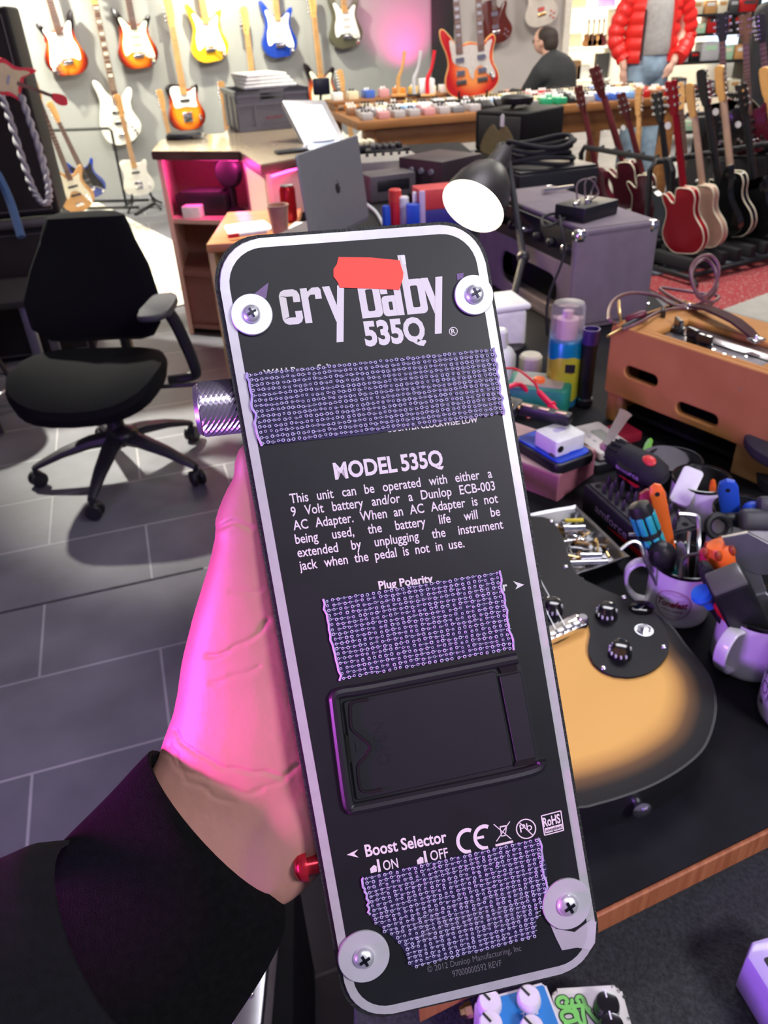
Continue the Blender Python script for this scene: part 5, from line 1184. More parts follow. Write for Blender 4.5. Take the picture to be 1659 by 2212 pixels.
for k in range(6): a = k*math.pi/3; MB().ball((.0155*math.cos(a), .0155*math.sin(a), -.002), .004, None, 10, (1, 1, 1.6)).build('grip_dimple', mat('dark_orange', (.35, .05, .01), .5), t)
MB().lathe([(.012, .018), (.0105, .04), (.012, .075), (.008, .085)], 18).cone((0, 0, .085), (0, 0, ax.length), .004).build('handle', M_red, t)
top = PD(1527, 1195, dB+.03); flat_tool('screwdriver', 'short red round ended screwdriver beside the orange fluted one', 'screwdriver', top, inmug(mB, -.010, .016, .02), .020, .014, .016, mat('crimson_plastic', (.55, .008, .07), .35), False)
top = PD(1522, 1225, dB+.005); flat_tool('wire_stripper', 'black ribbed grip next to the crimson screwdriver in the front mug', 'tool', top, inmug(mB, -.014, .008, .02), .016, .014, .014, M_rubber, False)
# caliper
c0, c1 = PD(1632, 1200, dB+.0), inmug(mB, .034, -.010, .03)
ax = (c1-c0); M = frame(c0, ax.cross(EYE-c0), y=-ax)
t = thing('vernier_caliper', 'grey steel caliper standing in the front mug at the right edge', 'caliper', M)
MB().box((.012, -.05, 0), (.022, .15, .004), None, .0008, 1).build('beam', mat('satin_steel', (.36, .35, .38), .42, .9), t)
MB().prism([(-.042, -.020), (-.030, -.005), (0, .03), (.026, .032), (.026, -.004), (.004, -.022), (-.03, -.034)], -.003, .003, None, .0008, 1).build('jaw', M_steel, t)
MB().prism([(.002, -.045), (.030, -.045), (.030, -.085), (-.012, -.085), (-.006, -.06)], -.0042, .0042, None, .001, 1).build('slider', M_steel, t)
tk = MB()
for k in range(26): tk.box((.019, -.03-.0042*k, .0022), (.006 if k % 5 else .010, .0006, .0002))
tk.build('scale_marks', M_black, t)
# things in mug D and E
dD = depth(Vector((mD.x, mD.y, BZ+.08)))
a, b = PD(1496, 1022, dD+.0), PD(1468, 1082, dD-.005)
ax = b-a; M = frame(a, ax.cross(EYE-a), y=-ax)
t = thing('label_gun', 'white and grey flat device lying across the back mug', 'device', M)
MB().prism(rrect(.029, ax.length+.012, .006, 4, 0, -ax.length/2), -.006, .004, None, .002, 2).build('case', M_white, t); MB().prism(rrect(.017, ax.length*.80, .002, 3, 0, -ax.length*.55), .004, .0045).build('face', mat('lilac_grey', (.42, .36, .40), .5), t)
flat_tool('pen', 'orange pen standing in the back mug', 'pen', PD(1540, 1044, dD-.005), inmug(mD, .018, -.004, .02), .009, .007, .006, M_orange, False)
t = MB().box((0, 0, .0), (.030, .010, .05), None, .004).build('chrome_clip', M_chrome, None, frame(inmug(mD, .004, -.004, .045), c_r, (-c_f))); tag(t, 'shiny chrome clip inside the back mug', 'clip')
dE = depth(Vector((mE.x, mE.y, BZ+.09)))
flat_tool('blue_clip_handle', 'deep blue lever handle with rivet rising from the blue handled mug', 'handle', PD(1571, 1046, dE-.0), inmug(mE, -.004, .004, .02), .026, .022, .012, M_blue, True)
t = MB().ball((0, 0, 0), .011, None, 14, (1.2, 1, .9)).tube([(0, 0, 0), (.02, 0, -.008), (.028, 0, -.04)], .007, 8, 3).build('cable_clip', M_blue, None, frame(PD(1626, 1100, dE-.005), c_r, (-c_f))); tag(t, 'small blue rounded clip at the right rim of the blue handled mug', 'clip')
t = MB().tube([(.014*math.cos(a), .014*math.sin(a), 0) for a in [i*2*math.pi/24 for i in range(24)]], .005, 8, 0, True).box((.022, .012, 0), (.03, .012, .01), None, .004).build('capo', M_black, None, frame(PD(1552, 1137, dE-.01), c_r, (-c_f))); tag(t, 'black ring shaped capo in the blue handled mug', 'capo')
t = MB().box((0, 0, 0), (.05, .028, .02), None, .008, 3).box((.014, .02, 0), (.03, .02, .018), None, .006).build('spring_clamp', M_dgrey, None, frame(PD(1638, 1122, dE-.02), c_r, (-c_f+Vector((.3, 0, 0))))); tag(t, 'dark grey spring clamp at right of the blue handled mug', 'clamp')
t = MB().box((0, 0, 0), (.02, .008, .008), None, .003).ball((.012, 0, 0), .005).build('silver_bit', M_chrome, None, frame(PD(1586, 1158, dE-.02), c_r, (-c_f))); tag(t, 'small shiny silver bit in the blue handled mug', 'bit')

# ---------------- parts tray
tp = [PZ(*p, BZ+.018) for p in ((1128, 1118), (1243, 1096), (1354, 1203), (1246, 1240))]
tc_ = sum(tp, Vector())/4
M = frame((tc_.x, tc_.y, BZ), tp[2]-tp[1], (0, 0, 1)); Ti = M.inverted()
tl = [v2(Ti @ p) for p in tp]
tr = thing('parts_tray', 'shallow steel tray full of screws and small hardware beside the guitar', 'tray', M)
def scale_poly(pl, k): 
    cx, cy = sum(p[0] for p in pl)/len(pl), sum(p[1] for p in pl)/len(pl); return [(cx+(x-cx)*k, cy+(y-cy)*k) for x, y in pl]
tb = MB(); rr_ = []
tlr = smooth_loop([(p[0]*.92+n[0]*.08, p[1]*.92+n[1]*.08) for i, p in enumerate(tl) for n in (tl[i-1], tl[(i+1) % 4])], 3)
for k, z in ((.86, .001), (.97, .017), (1.03, .019), (1.03, .0205), (.96, .0185), (.85, .003)): rr_.append([(x, y, z) for x, y in scale_poly(tlr, k)])
tb.loft(rr_).build('tray_body', M_steel, tr)
random.seed(3)
kinds = ['screw', 'bolt', 'spring_saddle', 'tuner_bush']
xs = [p[0] for p in tl]; ys = [p[1] for p in tl]
def inpoly(x, y, P):
    c = False; j = len(P)-1
    for i in range(len(P)):
        if (P[i][1] > y) != (P[j][1] > y) and x < (P[j][0]-P[i][0])*(y-P[i][1])/(P[j][1]-P[i][1])+P[i][0]: c = not c
        j = i
    return c
tin = scale_poly(tl, .72); n_ = 0
for k in range(400):
    x, y = random.uniform(min(xs), max(xs)), random.uniform(min(ys), max(ys))
    if not inpoly(x, y, tin): continue
    L_ = random.choice((.012, .018, .028)); a = random.uniform(0, 6.28); z = random.uniform(.006, .016)
    d = Vector((math.cos(a), math.sin(a), random.uniform(-.25, .25)))*L_/2; c = Vector((x, y, z)); r = random.choice((.0013, .0017, .0026))
    b = MB().cone(c-d, c+d, r, r*.8, 7)
    b.cone(c+d, c+d*1.12, r*1.9, r*1.6, 8)
    m = (M_steel, M_chrome, M_gold, M_black, M_steel, M_maple)[n_ % 6]
    o = b.build('screw', m, None, M); tag(o, 'small screw or bolt lying in the steel parts tray', 'screw', 'loose screws in the parts tray'); n_ += 1
    if n_ > 85: break
for (x, y, L_, r, m, lab, nm2) in ((1240, 1143, .030, .0065, M_chrome, 'chrome ferrule lying across the far half of the parts tray', 'ferrule'), (1276, 1203, .028, .006, M_chrome, 'brass ended chrome ferrule lower in the parts tray', 'ferrule'), (1265, 1216, .058, .0040, M_chrome, 'long chrome rod along the near edge of the parts tray', 'rod'), (1240, 1124, .026, .003, M_yellow, 'thin yellow pick like sliver in the parts tray', 'pick')):
    c = Ti @ PZ(x, y, BZ+.02); d = Vector((1, .25, 0)).normalized()
    v = (Ti.to_3x3() @ Vector((c_r.x, c_r.y, 0))).normalized()*L_/2
    b = MB().cone(c-v, c+v, r, None, 14); 
    if 'ferrule' in nm2: b.cone(c-v*1.02, c-v*.6, r*1.15, None, 14)
    tag(b.build(nm2, m, None, M), lab, nm2)

# ---------------- socket and bit box
def ground_box(label, name, cat, a, b, wdt, hgt, m, z=BZ, bev=.003, side=1):
    A, B = PZ(*a, z), PZ(*b, z); d = B-A; M = frame(A, d, (0, 0, 1)); t = thing(name, label, cat, M)
    MB().box((d.length/2, side*wdt/2, hgt/2), (d.length, wdt, hgt), None, bev, 2).build('box_body', m, t)
    return t, d.length
bxh = .040
t, bL = ground_box('black bit set box with red stripe and rows of bits, under the drill', 'bit_box', 'tool box', (1256, 1094), (1392, 1222), .085, bxh, M_blackm)
MB().box((bL/2, .0425, bxh+.001), (bL-.01, .074, .002), None, .0008, 1).build('bit_rack', mat('dark_rack_plastic', (.03, .028, .03), .5), t)
for i in range(9):
    for jx in range(4):
        x, y = .016+i*(bL-.03)/8, .014+jx*.018
        if (i+jx*2) % 7 in (0,): MB().lathe([(.0045, 0), (.0045, .0006)], 14, Matrix.Translation((x, y, bxh+.002))).build('socket_hole', mat('deep_black', (.002, .002, .002), .9), t)
        else:
            hh_ = random.choice((.008, .012, .018)); MB().lathe([(.0032, 0), (.0032, hh_), (.0022, hh_+.003), (.001, hh_+.006)], 8, Matrix.Translation((x, y, bxh+.002))).build('bit', mat('violet_grey_steel', (.12, .10, .13), .35, .8), t)
lettering([('amforce', (bL*.22, -.0004, .014), (bL*.50, 0, 0), (0, 0, .013), (0, -1, 0), .01)], mat('lilac_print', (.50, .36, .55), .5), t)
MB().prism([(bL*.42, .006), (bL*.97, .006), (bL*.97, .016), (bL*.60, .011)], -.0004, .0003, Matrix.Rotation(math.pi/2, 4, 'X')).build('red_stripe', M_red, t)
# drill
d0, d1 = PD(1303, 962, 1.17), PD(1432, 1032, 1.085)
ax = d1-d0; Ld = ax.length; M = frame(d0, ax, (EYE-d0)+Vector((0, 0, .5)))
dr = thing('cordless_screwdriver', 'black cordless screwdriver with red switch lying on the bit box', 'power screwdriver', M)
def ringx(x, ry, rz, cy=0, cz=0): return [(x, cy+ry*math.cos(a), cz+rz*math.sin(a)) for a in [2*math.pi*i/18 for i in range(18)]]
MB().loft([ringx(.016, .013, .013), ringx(.022, .019, .018), ringx(.045, .021, .020), ringx(.065, .022, .022), ringx(.09, .0235, .022), ringx(Ld*.80, .023, .021), ringx(Ld*.95, .019, .016), ringx(Ld+.004, .009, .007)]).build('motor_housing', M_blackm, dr)
MB().loft([ringx(0, .0075, .0075), ringx(.012, .0075, .0075), ringx(.014, .011, .011), ringx(.018, .011, .011)]).build('chuck', mat('tan_bit_holder', (.55, .38, .26), .4), dr)
b = MB()
for k in range(14): a = 2*math.pi*k/14; b.box((.032, .0195*math.cos(a), .0195*math.sin(a)), (.02, .003, .003))
b.build('clutch_ring', M_black, dr)
MB().loft([[(Ld*.55+px*1, -.012+py, -.012) for px, py in rrect(.05, .026, .008, 3)], [(Ld*.62+px, -.028+py, -.035) for px, py in rrect(.042, .026, .008, 3)], [(Ld*.66+px, -.036+py, -.055) for px, py in rrect(.046, .030, .008, 3)]]).build('grip', M_black, dr)
MB().ball((Ld*.80, .006, .019), .010, None, 14, (1.2, .8, .5)).build('switch', mat('coral_red', (.75, .06, .05), .4), dr)
MB().prism(smooth_loop([(.050, -.012), (.09, -.008), (.085, -.019), (.06, -.0215)], 3), .0125, .0155).build('label_plate', M_black, dr)
lb_ = lettering([('amforce', (.050, -.0225, .0075), (.045, -.0015, 0), (0, .0045, .0075), (0, -.8, .6), .01)], mat('lilac_print', (.5, .36, .55), .5), dr)
MB().prism([(.048, -.006), (.088, -.006), (.080, -.0125)], 0, .0012, Matrix.Translation((.006, -.0232, .0)) @ Matrix.Rotation(1.15, 4, 'X')).build('red_flash', M_red, dr)

# ---------------- pink box, blue case and the things on them
P0, Pr, Pl = PZ(1203, 1086, BZ), PZ(1258, 1044, BZ), PZ(1110, 962, BZ)
dr_ = (Pr-P0).normalized(); M = frame(P0, dr_, (0, 0, 1)); pbL = (Pl-P0).length; pbh = .047
pb = thing('card_box', 'dusty pink card box under the open blue case', 'box', M)
MB().box((.055, pbL*.52, pbh/2), (.11, pbL*1.04, pbh), None, .002, 1).build('box_body', M_pink, pb); MB().box((.055, pbL*.52, pbh+.0005), (.107, pbL*1.02, .0012)).build('lid', mat('pale_pink_card', (.55, .36, .33), .6), pb)
zc = BZ+pbh+.0012
cs = [PZ(*p, zc+.012) for p in ((1206, 1013), (1289, 982), (1210, 905), (1117, 938))]
M = frame((cs[0].x, cs[0].y, zc), cs[1]-cs[0], (0, 0, 1)); w_, h_ = (cs[1]-cs[0]).length, (cs[3]-cs[0]).length*.9
bc = thing('tool_case', 'open black case with bright blue insert on the pink box', 'case', M)
MB().prism(rrect(w_, h_, .012, 5, w_/2, h_/2), 0, .015, None, .003, 2).build('case_shell', M_black, bc)
MB().prism(rrect(w_-.012, h_-.012, .008, 5, w_/2, h_/2), .015, .018, None, .001, 1).build('insert', mat('bright_blue_foam', (.02, .08, .62), .5), bc)
for k, (x, y, sx, sy) in enumerate(((.25, .14, .02, .012), (.48, .25, .009, .03), (.72, .20, .022, .014), (.60, .10, .02, .01))):
    MB().box((w_*x, h_*y+.012, .019), (sx, sy, .006), None, .002).build('case_tool', (M_dgrey, M_chrome, M_black, M_blue)[k], bc)
zw = zc+.0185
ws = [PZ(*p, zw+.026) for p in ((1204, 957), (1267, 935), (1222, 908), (1158, 922))]
M = frame((ws[0].x, ws[0].y, zw), ws[1]-ws[0], (0, 0, 1)); w_, h_ = (ws[1]-ws[0]).length, (ws[3]-ws[0]).length*.88
wp = thing('effects_pedal', 'white pedal enclosure with a round hole lying on the blue case', 'effects pedal', M)
MB().prism(rrect(w_, h_, .005, 4, w_/2, h_/2), 0, .026, None, .002, 2).build('enclosure', M_white, wp)
MB().lathe([(.0055, 0), (.0055, .0008)], 18, Matrix.Translation((w_*.13, -.0001, .013)) @ Matrix.Rotation(math.pi/2, 4, 'X')).build('jack_hole', mat('deep_black', (.002, .002, .002), .9), wp)
MB().prism(rrect(.022, .012, .004, 3, w_*.55, h_*.6), .026, .0264).build('printed_mark', mat('pale_violet_print', (.45, .42, .60), .5), wp)
zb = zw+.0265
q = PZ(1165, 905, zb)
t = thing('pickup_assembly', 'black bracket assembly with gold screws on the white enclosure', 'hardware', frame((q.x-.01, q.y+.005, zb), c_r*.8-Vector((0, .45, 0)), (0, 0, 1)))
MB().box((.02, 0, .012), (.085, .020, .018), None, .004, 2).build('bar', M_black, t); MB().box((-.04, .0, .010), (.035, .045, .020), None, .006, 2).build('clamp', M_black, t)
for k in range(3): MB().box((-.01+.028*k, -.004, .0215), (.018, .006, .003), None, .001).build('gold_plate', mat('dull_gold', (.55, .42, .26), .4, .6), t)
for k in range(4): MB().ball((-.055+.012*k, -.016, .021), .003).build('screw', M_gold, t)
# multimeter
q = PZ(1160, 893, BZ); M = frame((q.x+.008, q.y+.03, BZ), Vector((.88, -.35, 0)), (0, 0, 1)) @ Matrix.Scale(1.12, 4)
mm = thing('multimeter', 'green cased multimeter with red probe lying across it', 'multimeter', M)
MB().prism(rrect(.105, .075, .012, 4, .0, .0), 0, .048, None, .006, 2).build('case', M_green, mm); MB().prism(rrect(.082, .055, .006, 3, 0, 0), .048, .050).build('face', mat('beige_grey_face', (.42, .36, .32), .4), mm)
MB().lathe([(.010, 0), (.009, .006), (.004, .007)], 18, Matrix.Translation((.0, -.008, .050))).build('dial', M_orange, mm); MB().prism(rrect(.06, .018, .002, 2, 0, .018), .050, .0505).build('display', mat('lcd_grey', (.30, .32, .28), .3), mm)
dp = depth(PZ(1160, 870, BZ))-.03
t = thing('test_probe', 'red test probe pointing down to the right over the multimeter', 'probe', Matrix.Translation(PZ(1163, 846, BZ+.070)) @ (PZ(1213, 898, BZ+.052)-PZ(1163, 846, BZ+.070)).to_track_quat('Z', 'Y').to_matrix().to_4x4())
MB().lathe([(.004, 0), (.0055, .004), (.0055, .040), (.0085, .041), (.0085, .044), (.005, .046), (.004, .06), (.001, .072)], 14).build('grip', mat('bright_red_plastic', (.80, .02, .07), .35), t)
MB().tube([(0, 0, 0), (.002, .006, -.02), (-.02, .02, -.05), (-.06, .03, -.05)], .0022, 8, 4).build('lead', M_red, t)
t = MB().tube([PD(1085, 842, dp-.06), PD(1120, 830, dp-.05), PD(1142, 850, dp-.03), PD(1150, 880, dp-.02), PD(1140, 905, dp-.02)], .0045, 8, 5).build('test_lead', mat('bright_red_plastic', (.80, .02, .07), .35), None); tag(t, 'loop of red test lead in front of the green multimeter', 'lead')
# bright white bottle, cream lid
q = PZ(1118, 845, BZ); t = thing('squeeze_bottle', 'white plastic bottle brightly lit by the lamp beside the multimeter', 'bottle', loc=(q.x-.03, q.y+.06, BZ))
MB().lathe([(.030, 0), (.034, .004), (.034, .055), (.026, .068), (.014, .074)], 24).build('bottle_body', M_white, t); MB().lathe([(.015, .074), (.017, .078), (.016, .105), (.012, .110)], 20).build('cap', M_white, t)
q = PZ(1150, 838, BZ); t = MB().lathe([(.022, 0), (.024, .004), (.024, .035), (.020, .04)], 24).build('jar_lid', M_cream, None, RZ(0, (q.x+.01, q.y+.08, BZ))); tag(t, 'small cream jar behind the green multimeter', 'jar')
# spray can with clear cap, dark torch
q = PZ(1216, 878, BZ); t = thing('spray_can', 'blue and yellow spray can with clear cap left of the tweed amplifier', 'spray can', loc=(q.x, q.y+.02, BZ))
rc = .031
def can_mat():
    m = mat('can_label', (.0, .25, .45), .3, .2); N, L, b = nodes(m); tc = [n for n in N if n.type == 'TEX_COORD'][0]
    sx = N.new('ShaderNodeSeparateXYZ'); wv = N.new('ShaderNodeTexNoise'); wv.inputs['Scale'].default_value = 14
    ad = N.new('ShaderNodeMath'); ad.operation = 'MULTIPLY_ADD'; ad.inputs[1].default_value = .05
    L.new(tc.outputs['Object'], sx.inputs[0]); L.new(tc.outputs['Object'], wv.inputs['Vector']); L.new(wv.outputs['Fac'], ad.inputs[0]); L.new(sx.outputs['Z'], ad.inputs[2])
    rp = [n for n in N if n.type == 'VALTORGB'][0]; rp.color_ramp.interpolation = 'CONSTANT'; L.new(ad.outputs[0], rp.inputs['Fac'])
    e = rp.color_ramp.elements; e[0].position = 0; e[0].color = (.02, .16, .32, 1); e[1].position = .045; e[1].color = (.46, .46, .035, 1); k = e.new(.115); k.color = (.0, .22, .40, 1); return m
MB().lathe([(rc*.95, 0), (rc, .003), (rc, .125), (rc*.9, .132)], 32).build('can_body', can_mat(), t)
MB().box((0, 0, 0), (.018, .001, .016), RZ(math.degrees(cam_ang(q))+90, (0, 0, 0)) @ Matrix.Translation((.012, -rc-.0003, .082))).build('label_panel', M_black, t)
MB().lathe([(rc*.62, .132), (rc*.62, .168), (rc*.25, .170), (rc*.25, .182)], 24).build('nozzle', mat('pale_pink_plastic', (.70, .45, .48), .4), t)
MB().lathe([(rc*1.0, .128), (rc*.97, .19), (rc*.88, .196), (0, .197)], 32, None, False).build('clear_cap', mat('frosted_clear', (.85, .85, .9), .25, trans=.85, alpha=.55), t)
q = PZ(1262, 885, BZ); t = thing('torch', 'slim black torch with purple end standing beside the spray can', 'torch', loc=(q.x+.004, q.y+.02, BZ))
MB().lathe([(.012, 0), (.016, .004), (.016, .014)], 20).lathe([(.0135, .018), (.0135, .115), (.0155, .125)], 20).build('barrel', M_black, t); MB().lathe([(.0145, .014), (.0145, .018)], 20).build('silver_ring', M_chrome, t)
MB().lathe([(.0158, .125), (.0158, .152), (.0135, .152), (.0135, .146), (0, .146)], 20, None, False).build('head', mat('violet_anodised', (.08, .05, .22), .25, .5), t)
# digital scale + bracket + red box + small parts
sq = [PZ(*p, BZ+.03) for p in ((1296, 981), (1327, 935), (1275, 899), (1222, 925))]
M = frame((sq[0].x, sq[0].y, BZ), sq[0]-sq[3], (0, 0, 1)); 
M = frame((sq[3].x, sq[3].y, BZ), sq[0]-sq[3], (0, 0, 1)); w_ = (sq[0]-sq[3]).length; h_ = (sq[2]-sq[3]).length
dg = thing('digital_tuner', 'pale grey tuner with grey display on a black tray left of the drill', 'tuner', M)
MB().prism(rrect(w_+.02, h_+.03, .01, 4, w_/2, h_/2), 0, .016, None, .003, 2).build('tray', M_black, dg); MB().prism(rrect(w_, h_, .006, 4, w_/2, h_/2), .016, .030, None, .003, 2).build('case', mat('warm_light_grey', (.60, .55, .52), .4), dg)
MB().prism(rrect(w_*.42, h_*.32, .002, 2, w_*.48, h_*.62), .030, .0305).build('display', mat('lcd_grey', (.30, .32, .28), .3), dg)
for k in range(4): MB().prism(rrect(.008, .004, .0015, 2, w_*(.25+.17*k), h_*.28), .030, .0312).build('button', M_lgrey, dg)
a, b = PD(1352, 890, 1.24), PD(1312, 955, 1.16)
ax = b-a; t = thing('steel_bracket', 'grey steel strip with holes leaning behind the drill tip', 'bracket', frame(a, ax.cross(EYE-a), y=-ax))
MB().prism(smooth_loop([(-.010, .0), (.010, .0), (.009, -.02), (.005, -ax.length), (-.005, -ax.length), (-.009, -.02)], 3), -.001, .001).build('strip', M_steel, t)
for y in (-.008, -.022): MB().lathe([(.0028, 0), (.0028, .0004)], 12, Matrix.Translation((0, y, .001))).build('hole', M_black, t)
t, _ = ground_box('thin dark red box lying behind the drill', 'card_box', 'box', (1332, 968), (1386, 952), .05, .018, mat('crimson_card', (.30, .012, .035), .5))
q = PZ(1395, 985, BZ+.02); flat_tool('plectrum_tool', 'lime green plastic pry tool standing behind the drill', 'pry tool', PD(1403, 955, depth(q)), PZ(1388, 990, BZ+.01), .012, .009, .004, M_lime, False)
# round dark base with cables at the right edge
q = PZ(1665, 1075, BZ); t = thing('round_stand', 'round grey felt topped stand cut by the right edge', 'stand', loc=(q.x+.045, q.y+.03, BZ))
MB().lathe([(.05, 0), (.055, .02), (.03, .03), (.03, .055), (.078, .06), (.082, .066), (.082, .078), (.076, .082)], 36).build('stand_body', mat('grey_felt', (.05, .048, .055), .9, bump=.4, bscale=300), t)
stc = Vector((q.x+.045, q.y+.03, BZ+.084))
for k, (lab, m, rr2) in enumerate((('yellow patch cable coiled on the round grey stand', mat('ochre_cable', (.62, .33, .06), .5), .045), ('black patch cable coiled on the round grey stand', M_rubber, .050))):
    pts = [stc+Vector((rr2*(1-.08*(i % 5))*math.cos(i*.9+k), rr2*(1-.08*(i % 4))*math.sin(i*.9+k)*.9, .006+.0035*(i % 6)+.004*k)) for i in range(22)]
    tag(MB().tube(pts, .0032, 8, 5).build('patch_cable', m, None), lab, 'cable')
dj = depth(PZ(1610, 1010, BZ))-.05
a, b = PD(1608, 930, dj), PD(1641, 975, dj-.02); ax = b-a
t = thing('jack_plug', 'pink lit straight jack plug sticking out left of the yellow cable', 'jack plug', Matrix.Translation(a) @ ax.to_track_quat('Z', 'Y').to_matrix().to_4x4())
MB().lathe([(.0008, 0), (.0028, .003), (.002, .006), (.003, .0075), (.003, .012)], 14).build('tip', M_chrome, t); MB().lathe([(.0032, .0125), (.0032, .034), (.0055, .034), (.0055, .036), (.0042, .037), (.0042, .050)], 14).build('sleeve', mat('pinkish_chrome', (.85, .75, .82), .25, .7), t)
MB().tube([(0, 0, .05), (.004, 0, .06), (.02, .01, .064), (.05, .02, .06)], .003, 8, 4).build('cable', mat('ochre_cable', (.62, .33, .06), .5), t)

# ---------------- tweed amplifier
def tweed_mat():
    m = mat('tweed_cloth', (.58, .28, .06), .7, bump=.35, bscale=900); N, L, b = nodes(m)
    rp = [n for n in N if n.type == 'VALTORGB'][0]; nz = [n for n in N if n.type == 'TEX_NOISE'][0]; nz.inputs['Scale'].default_value = 9
    rp.color_ramp.elements[0].color = (.52, .22, .05, 1); rp.color_ramp.elements[1].color = (.64, .30, .08, 1); return m
M_tw = tweed_mat()
tO, tX = PZ(1303, 905, BZ), PZ(1590, 1030, BZ)
M = frame(tO, tX-tO, (0, 0, 1)); TL_ = .365; TH = .185; TDp = .185
tw = thing('guitar_amplifier', 'orange tweed covered amplifier with two slots in its back panel', 'amplifier', M); TWi = M.inverted()
MB().box((.0125, TDp/2, TH/2), (.025, TDp, TH), None, .008, 3).build('side_panel', M_tw, tw); MB().box((TL_-.0125, TDp/2, TH/2), (.025, TDp, TH), None, .008, 3).build('side_panel', M_tw, tw)
MB().box((TL_/2, TDp/2+.05, TH-.006), (TL_, TDp-.10, .012), None, .005, 3).build('top_panel', M_tw, tw)
MB().box((TL_/2, .007, TH-.007), (TL_, .014, .014), None, .005, 3).build('top_rail', M_tw, tw)
for x0, x1 in ((.0, .075), (TL_-.10, TL_)): MB().box(((x0+x1)/2, .06, TH-.006), (x1-x0, .10, .012), None, .005, 3).build('top_cheek', M_tw, tw)
slot = lambda cx, cz, l, h_: [(cx+sx*(l/2-h_/2)+h_/2*math.cos(a), cz+h_/2*math.sin(a)) for sx, rng in ((1, range(-4, 5)), (-1, range(4, 13))) for a in [k*math.pi/8 for k in rng]]
def panel_with_holes(w, h, holes, th, M2, name, m, parent):
    cu = bpy.data.curves.new(name, 'CURVE'); cu.dimensions = '2D'; cu.fill_mode = 'BOTH'; cu.extrude = th/2; cu.bevel_depth = .0025; cu.bevel_resolution = 2
    for P in [rrect(w, h, .006, 4, w/2, h/2)]+holes:
        sp_ = cu.splines.new('POLY'); sp_.points.add(len(P)-1); sp_.use_cyclic_u = True
        for i, p_ in enumerate(P): sp_.points[i].co = (p_[0], p_[1], 0, 1)
    ob = bpy.data.objects.new(name, cu); COL.objects.link(ob); dgp = bpy.context.evaluated_depsgraph_get(); dgp.update()
    me = bpy.data.meshes.new_from_object(ob.evaluated_get(dgp)); bpy.data.objects.remove(ob); bpy.data.curves.remove(cu)
    o = bpy.data.objects.new(name, me); COL.objects.link(o); me.materials.clear(); me.materials.append(m); o.parent = parent; o.matrix_local = M2
    me.polygons.foreach_set('use_smooth', [True]*len(me.polygons)); me.set_sharp_from_angle(angle=math.radians(40)); return o
pz0 = .060
def onb(px, py):  # point of the back panel face under a pixel
    p0 = M @ Vector((0, -.004, 0)); nn = M.to_3x3() @ Vector((0, -1, 0)); return TWi @ PP(px, py, p0, nn)
sl = []
for a, b in (((1350, 782), (1420, 842)), ((1462, 858), (1549, 930))):
    A_, B_ = onb(*a), onb(*b); cx, cz = (A_.x+B_.x)/2, (A_.z+B_.z)/2-pz0; sl.append(slot(cx, cz, abs(B_.x-A_.x)*1.02, .026))
panel_with_holes(TL_-.002, TH-pz0-.004, sl, .008, Matrix.Translation((.001, .0, pz0)) @ Matrix.Rotation(math.pi/2, 4, 'X'), 'back_panel', M_tw, tw)
MB().box((TL_/2, .12, .008), (TL_-.04, .05, .016), None, .003).build('bottom_rail', M_pine, tw)
MB().box((TL_-.055, .012, pz0/2), (.10, .018, pz0), None, .003).build('post', M_pine, tw); MB().box((.02, .012, pz0/2), (.03, .018, pz0), None, .003).build('post', M_pine, tw)
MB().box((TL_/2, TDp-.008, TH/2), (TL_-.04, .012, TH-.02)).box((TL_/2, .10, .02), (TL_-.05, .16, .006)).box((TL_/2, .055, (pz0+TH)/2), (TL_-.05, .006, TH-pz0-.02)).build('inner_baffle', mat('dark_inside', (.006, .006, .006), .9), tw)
cpz = TH-.013
MB().box((.075+(TL_-.175)/2, .060, cpz), (TL_-.175, .092, .006), None, .001).build('control_panel', mat('worn_chrome_panel', (.42, .40, .43), .25, .8), tw)
MB().prism([(.078, .012), (TL_-.104, .012), (TL_-.104, .016), (.078, .016)], cpz-.006, TH-.004).prism([(.078, .104), (TL_-.104, .104), (TL_-.104, .112), (.078, .112)], cpz, TH-.004).build('recess_wall', M_tw, tw)
wt = lambda x, y, z=BZ+TH: TWi @ PZ(x, y, z)
for k, (px, py) in enumerate(((1429, 690), (1464, 712), (1496, 734), (1522, 748))):
    p = wt(px, py+5, BZ+cpz+.003); kb = MB().prism(smooth_loop([(-.009, -.006), (.0, -.009), (.009, -.006), (.012, .012), (.0, .016), (-.012, .012)][:0] or circ(.0105, 16), 1), 0, .008, Matrix.Translation((p.x, p.y, cpz+.003)))
    kb.prism([(-.004, -.009), (.004, -.009), (.0025, .016), (-.0025, .016)], .006, .022, Matrix.Translation((p.x, p.y, cpz+.003)) @ Matrix.Rotation(.7+.3*k, 4, 'Z'), .0012, 1)
    kb.build('knob', mat('black_knob', (.01, .01, .011), .15, coat=.5), tw)
for px, py in ((1408, 700), (1540, 765), (1562, 775), (1582, 782)):
    p = wt(px, py, BZ+cpz+.003); MB().lathe([(.005, 0), (.005, .004), (.0028, .004), (.0028, .008)], 6, Matrix.Translation((p.x, p.y, cpz+.003))).build('jack_nut', M_chrome, tw)
p0, p1 = wt(1488, 668), wt(1632, 738)
h0, h1 = Vector((p0.x, p0.y, TH)), Vector((p1.x, p1.y, TH)); hd = h1-h0
MH = frame(h0, hd, (0, 0, 1)); hl = hd.length
MB().loft([[(x, y*w, .003+zz_+hh) for y, hh in ((-1, 0), (1, 0), (1, .004), (-1, .004))] for x, w, zz_ in ((0, .007, 0), (hl*.12, .010, .006), (hl*.3, .011, .012), (hl*.5, .0115, .013), (hl*.7, .011, .012), (hl*.88, .010, .006), (hl, .007, 0))], True, MH).build('handle', mat('brown_leather', (.075, .032, .03), .75, spec=.2), tw)
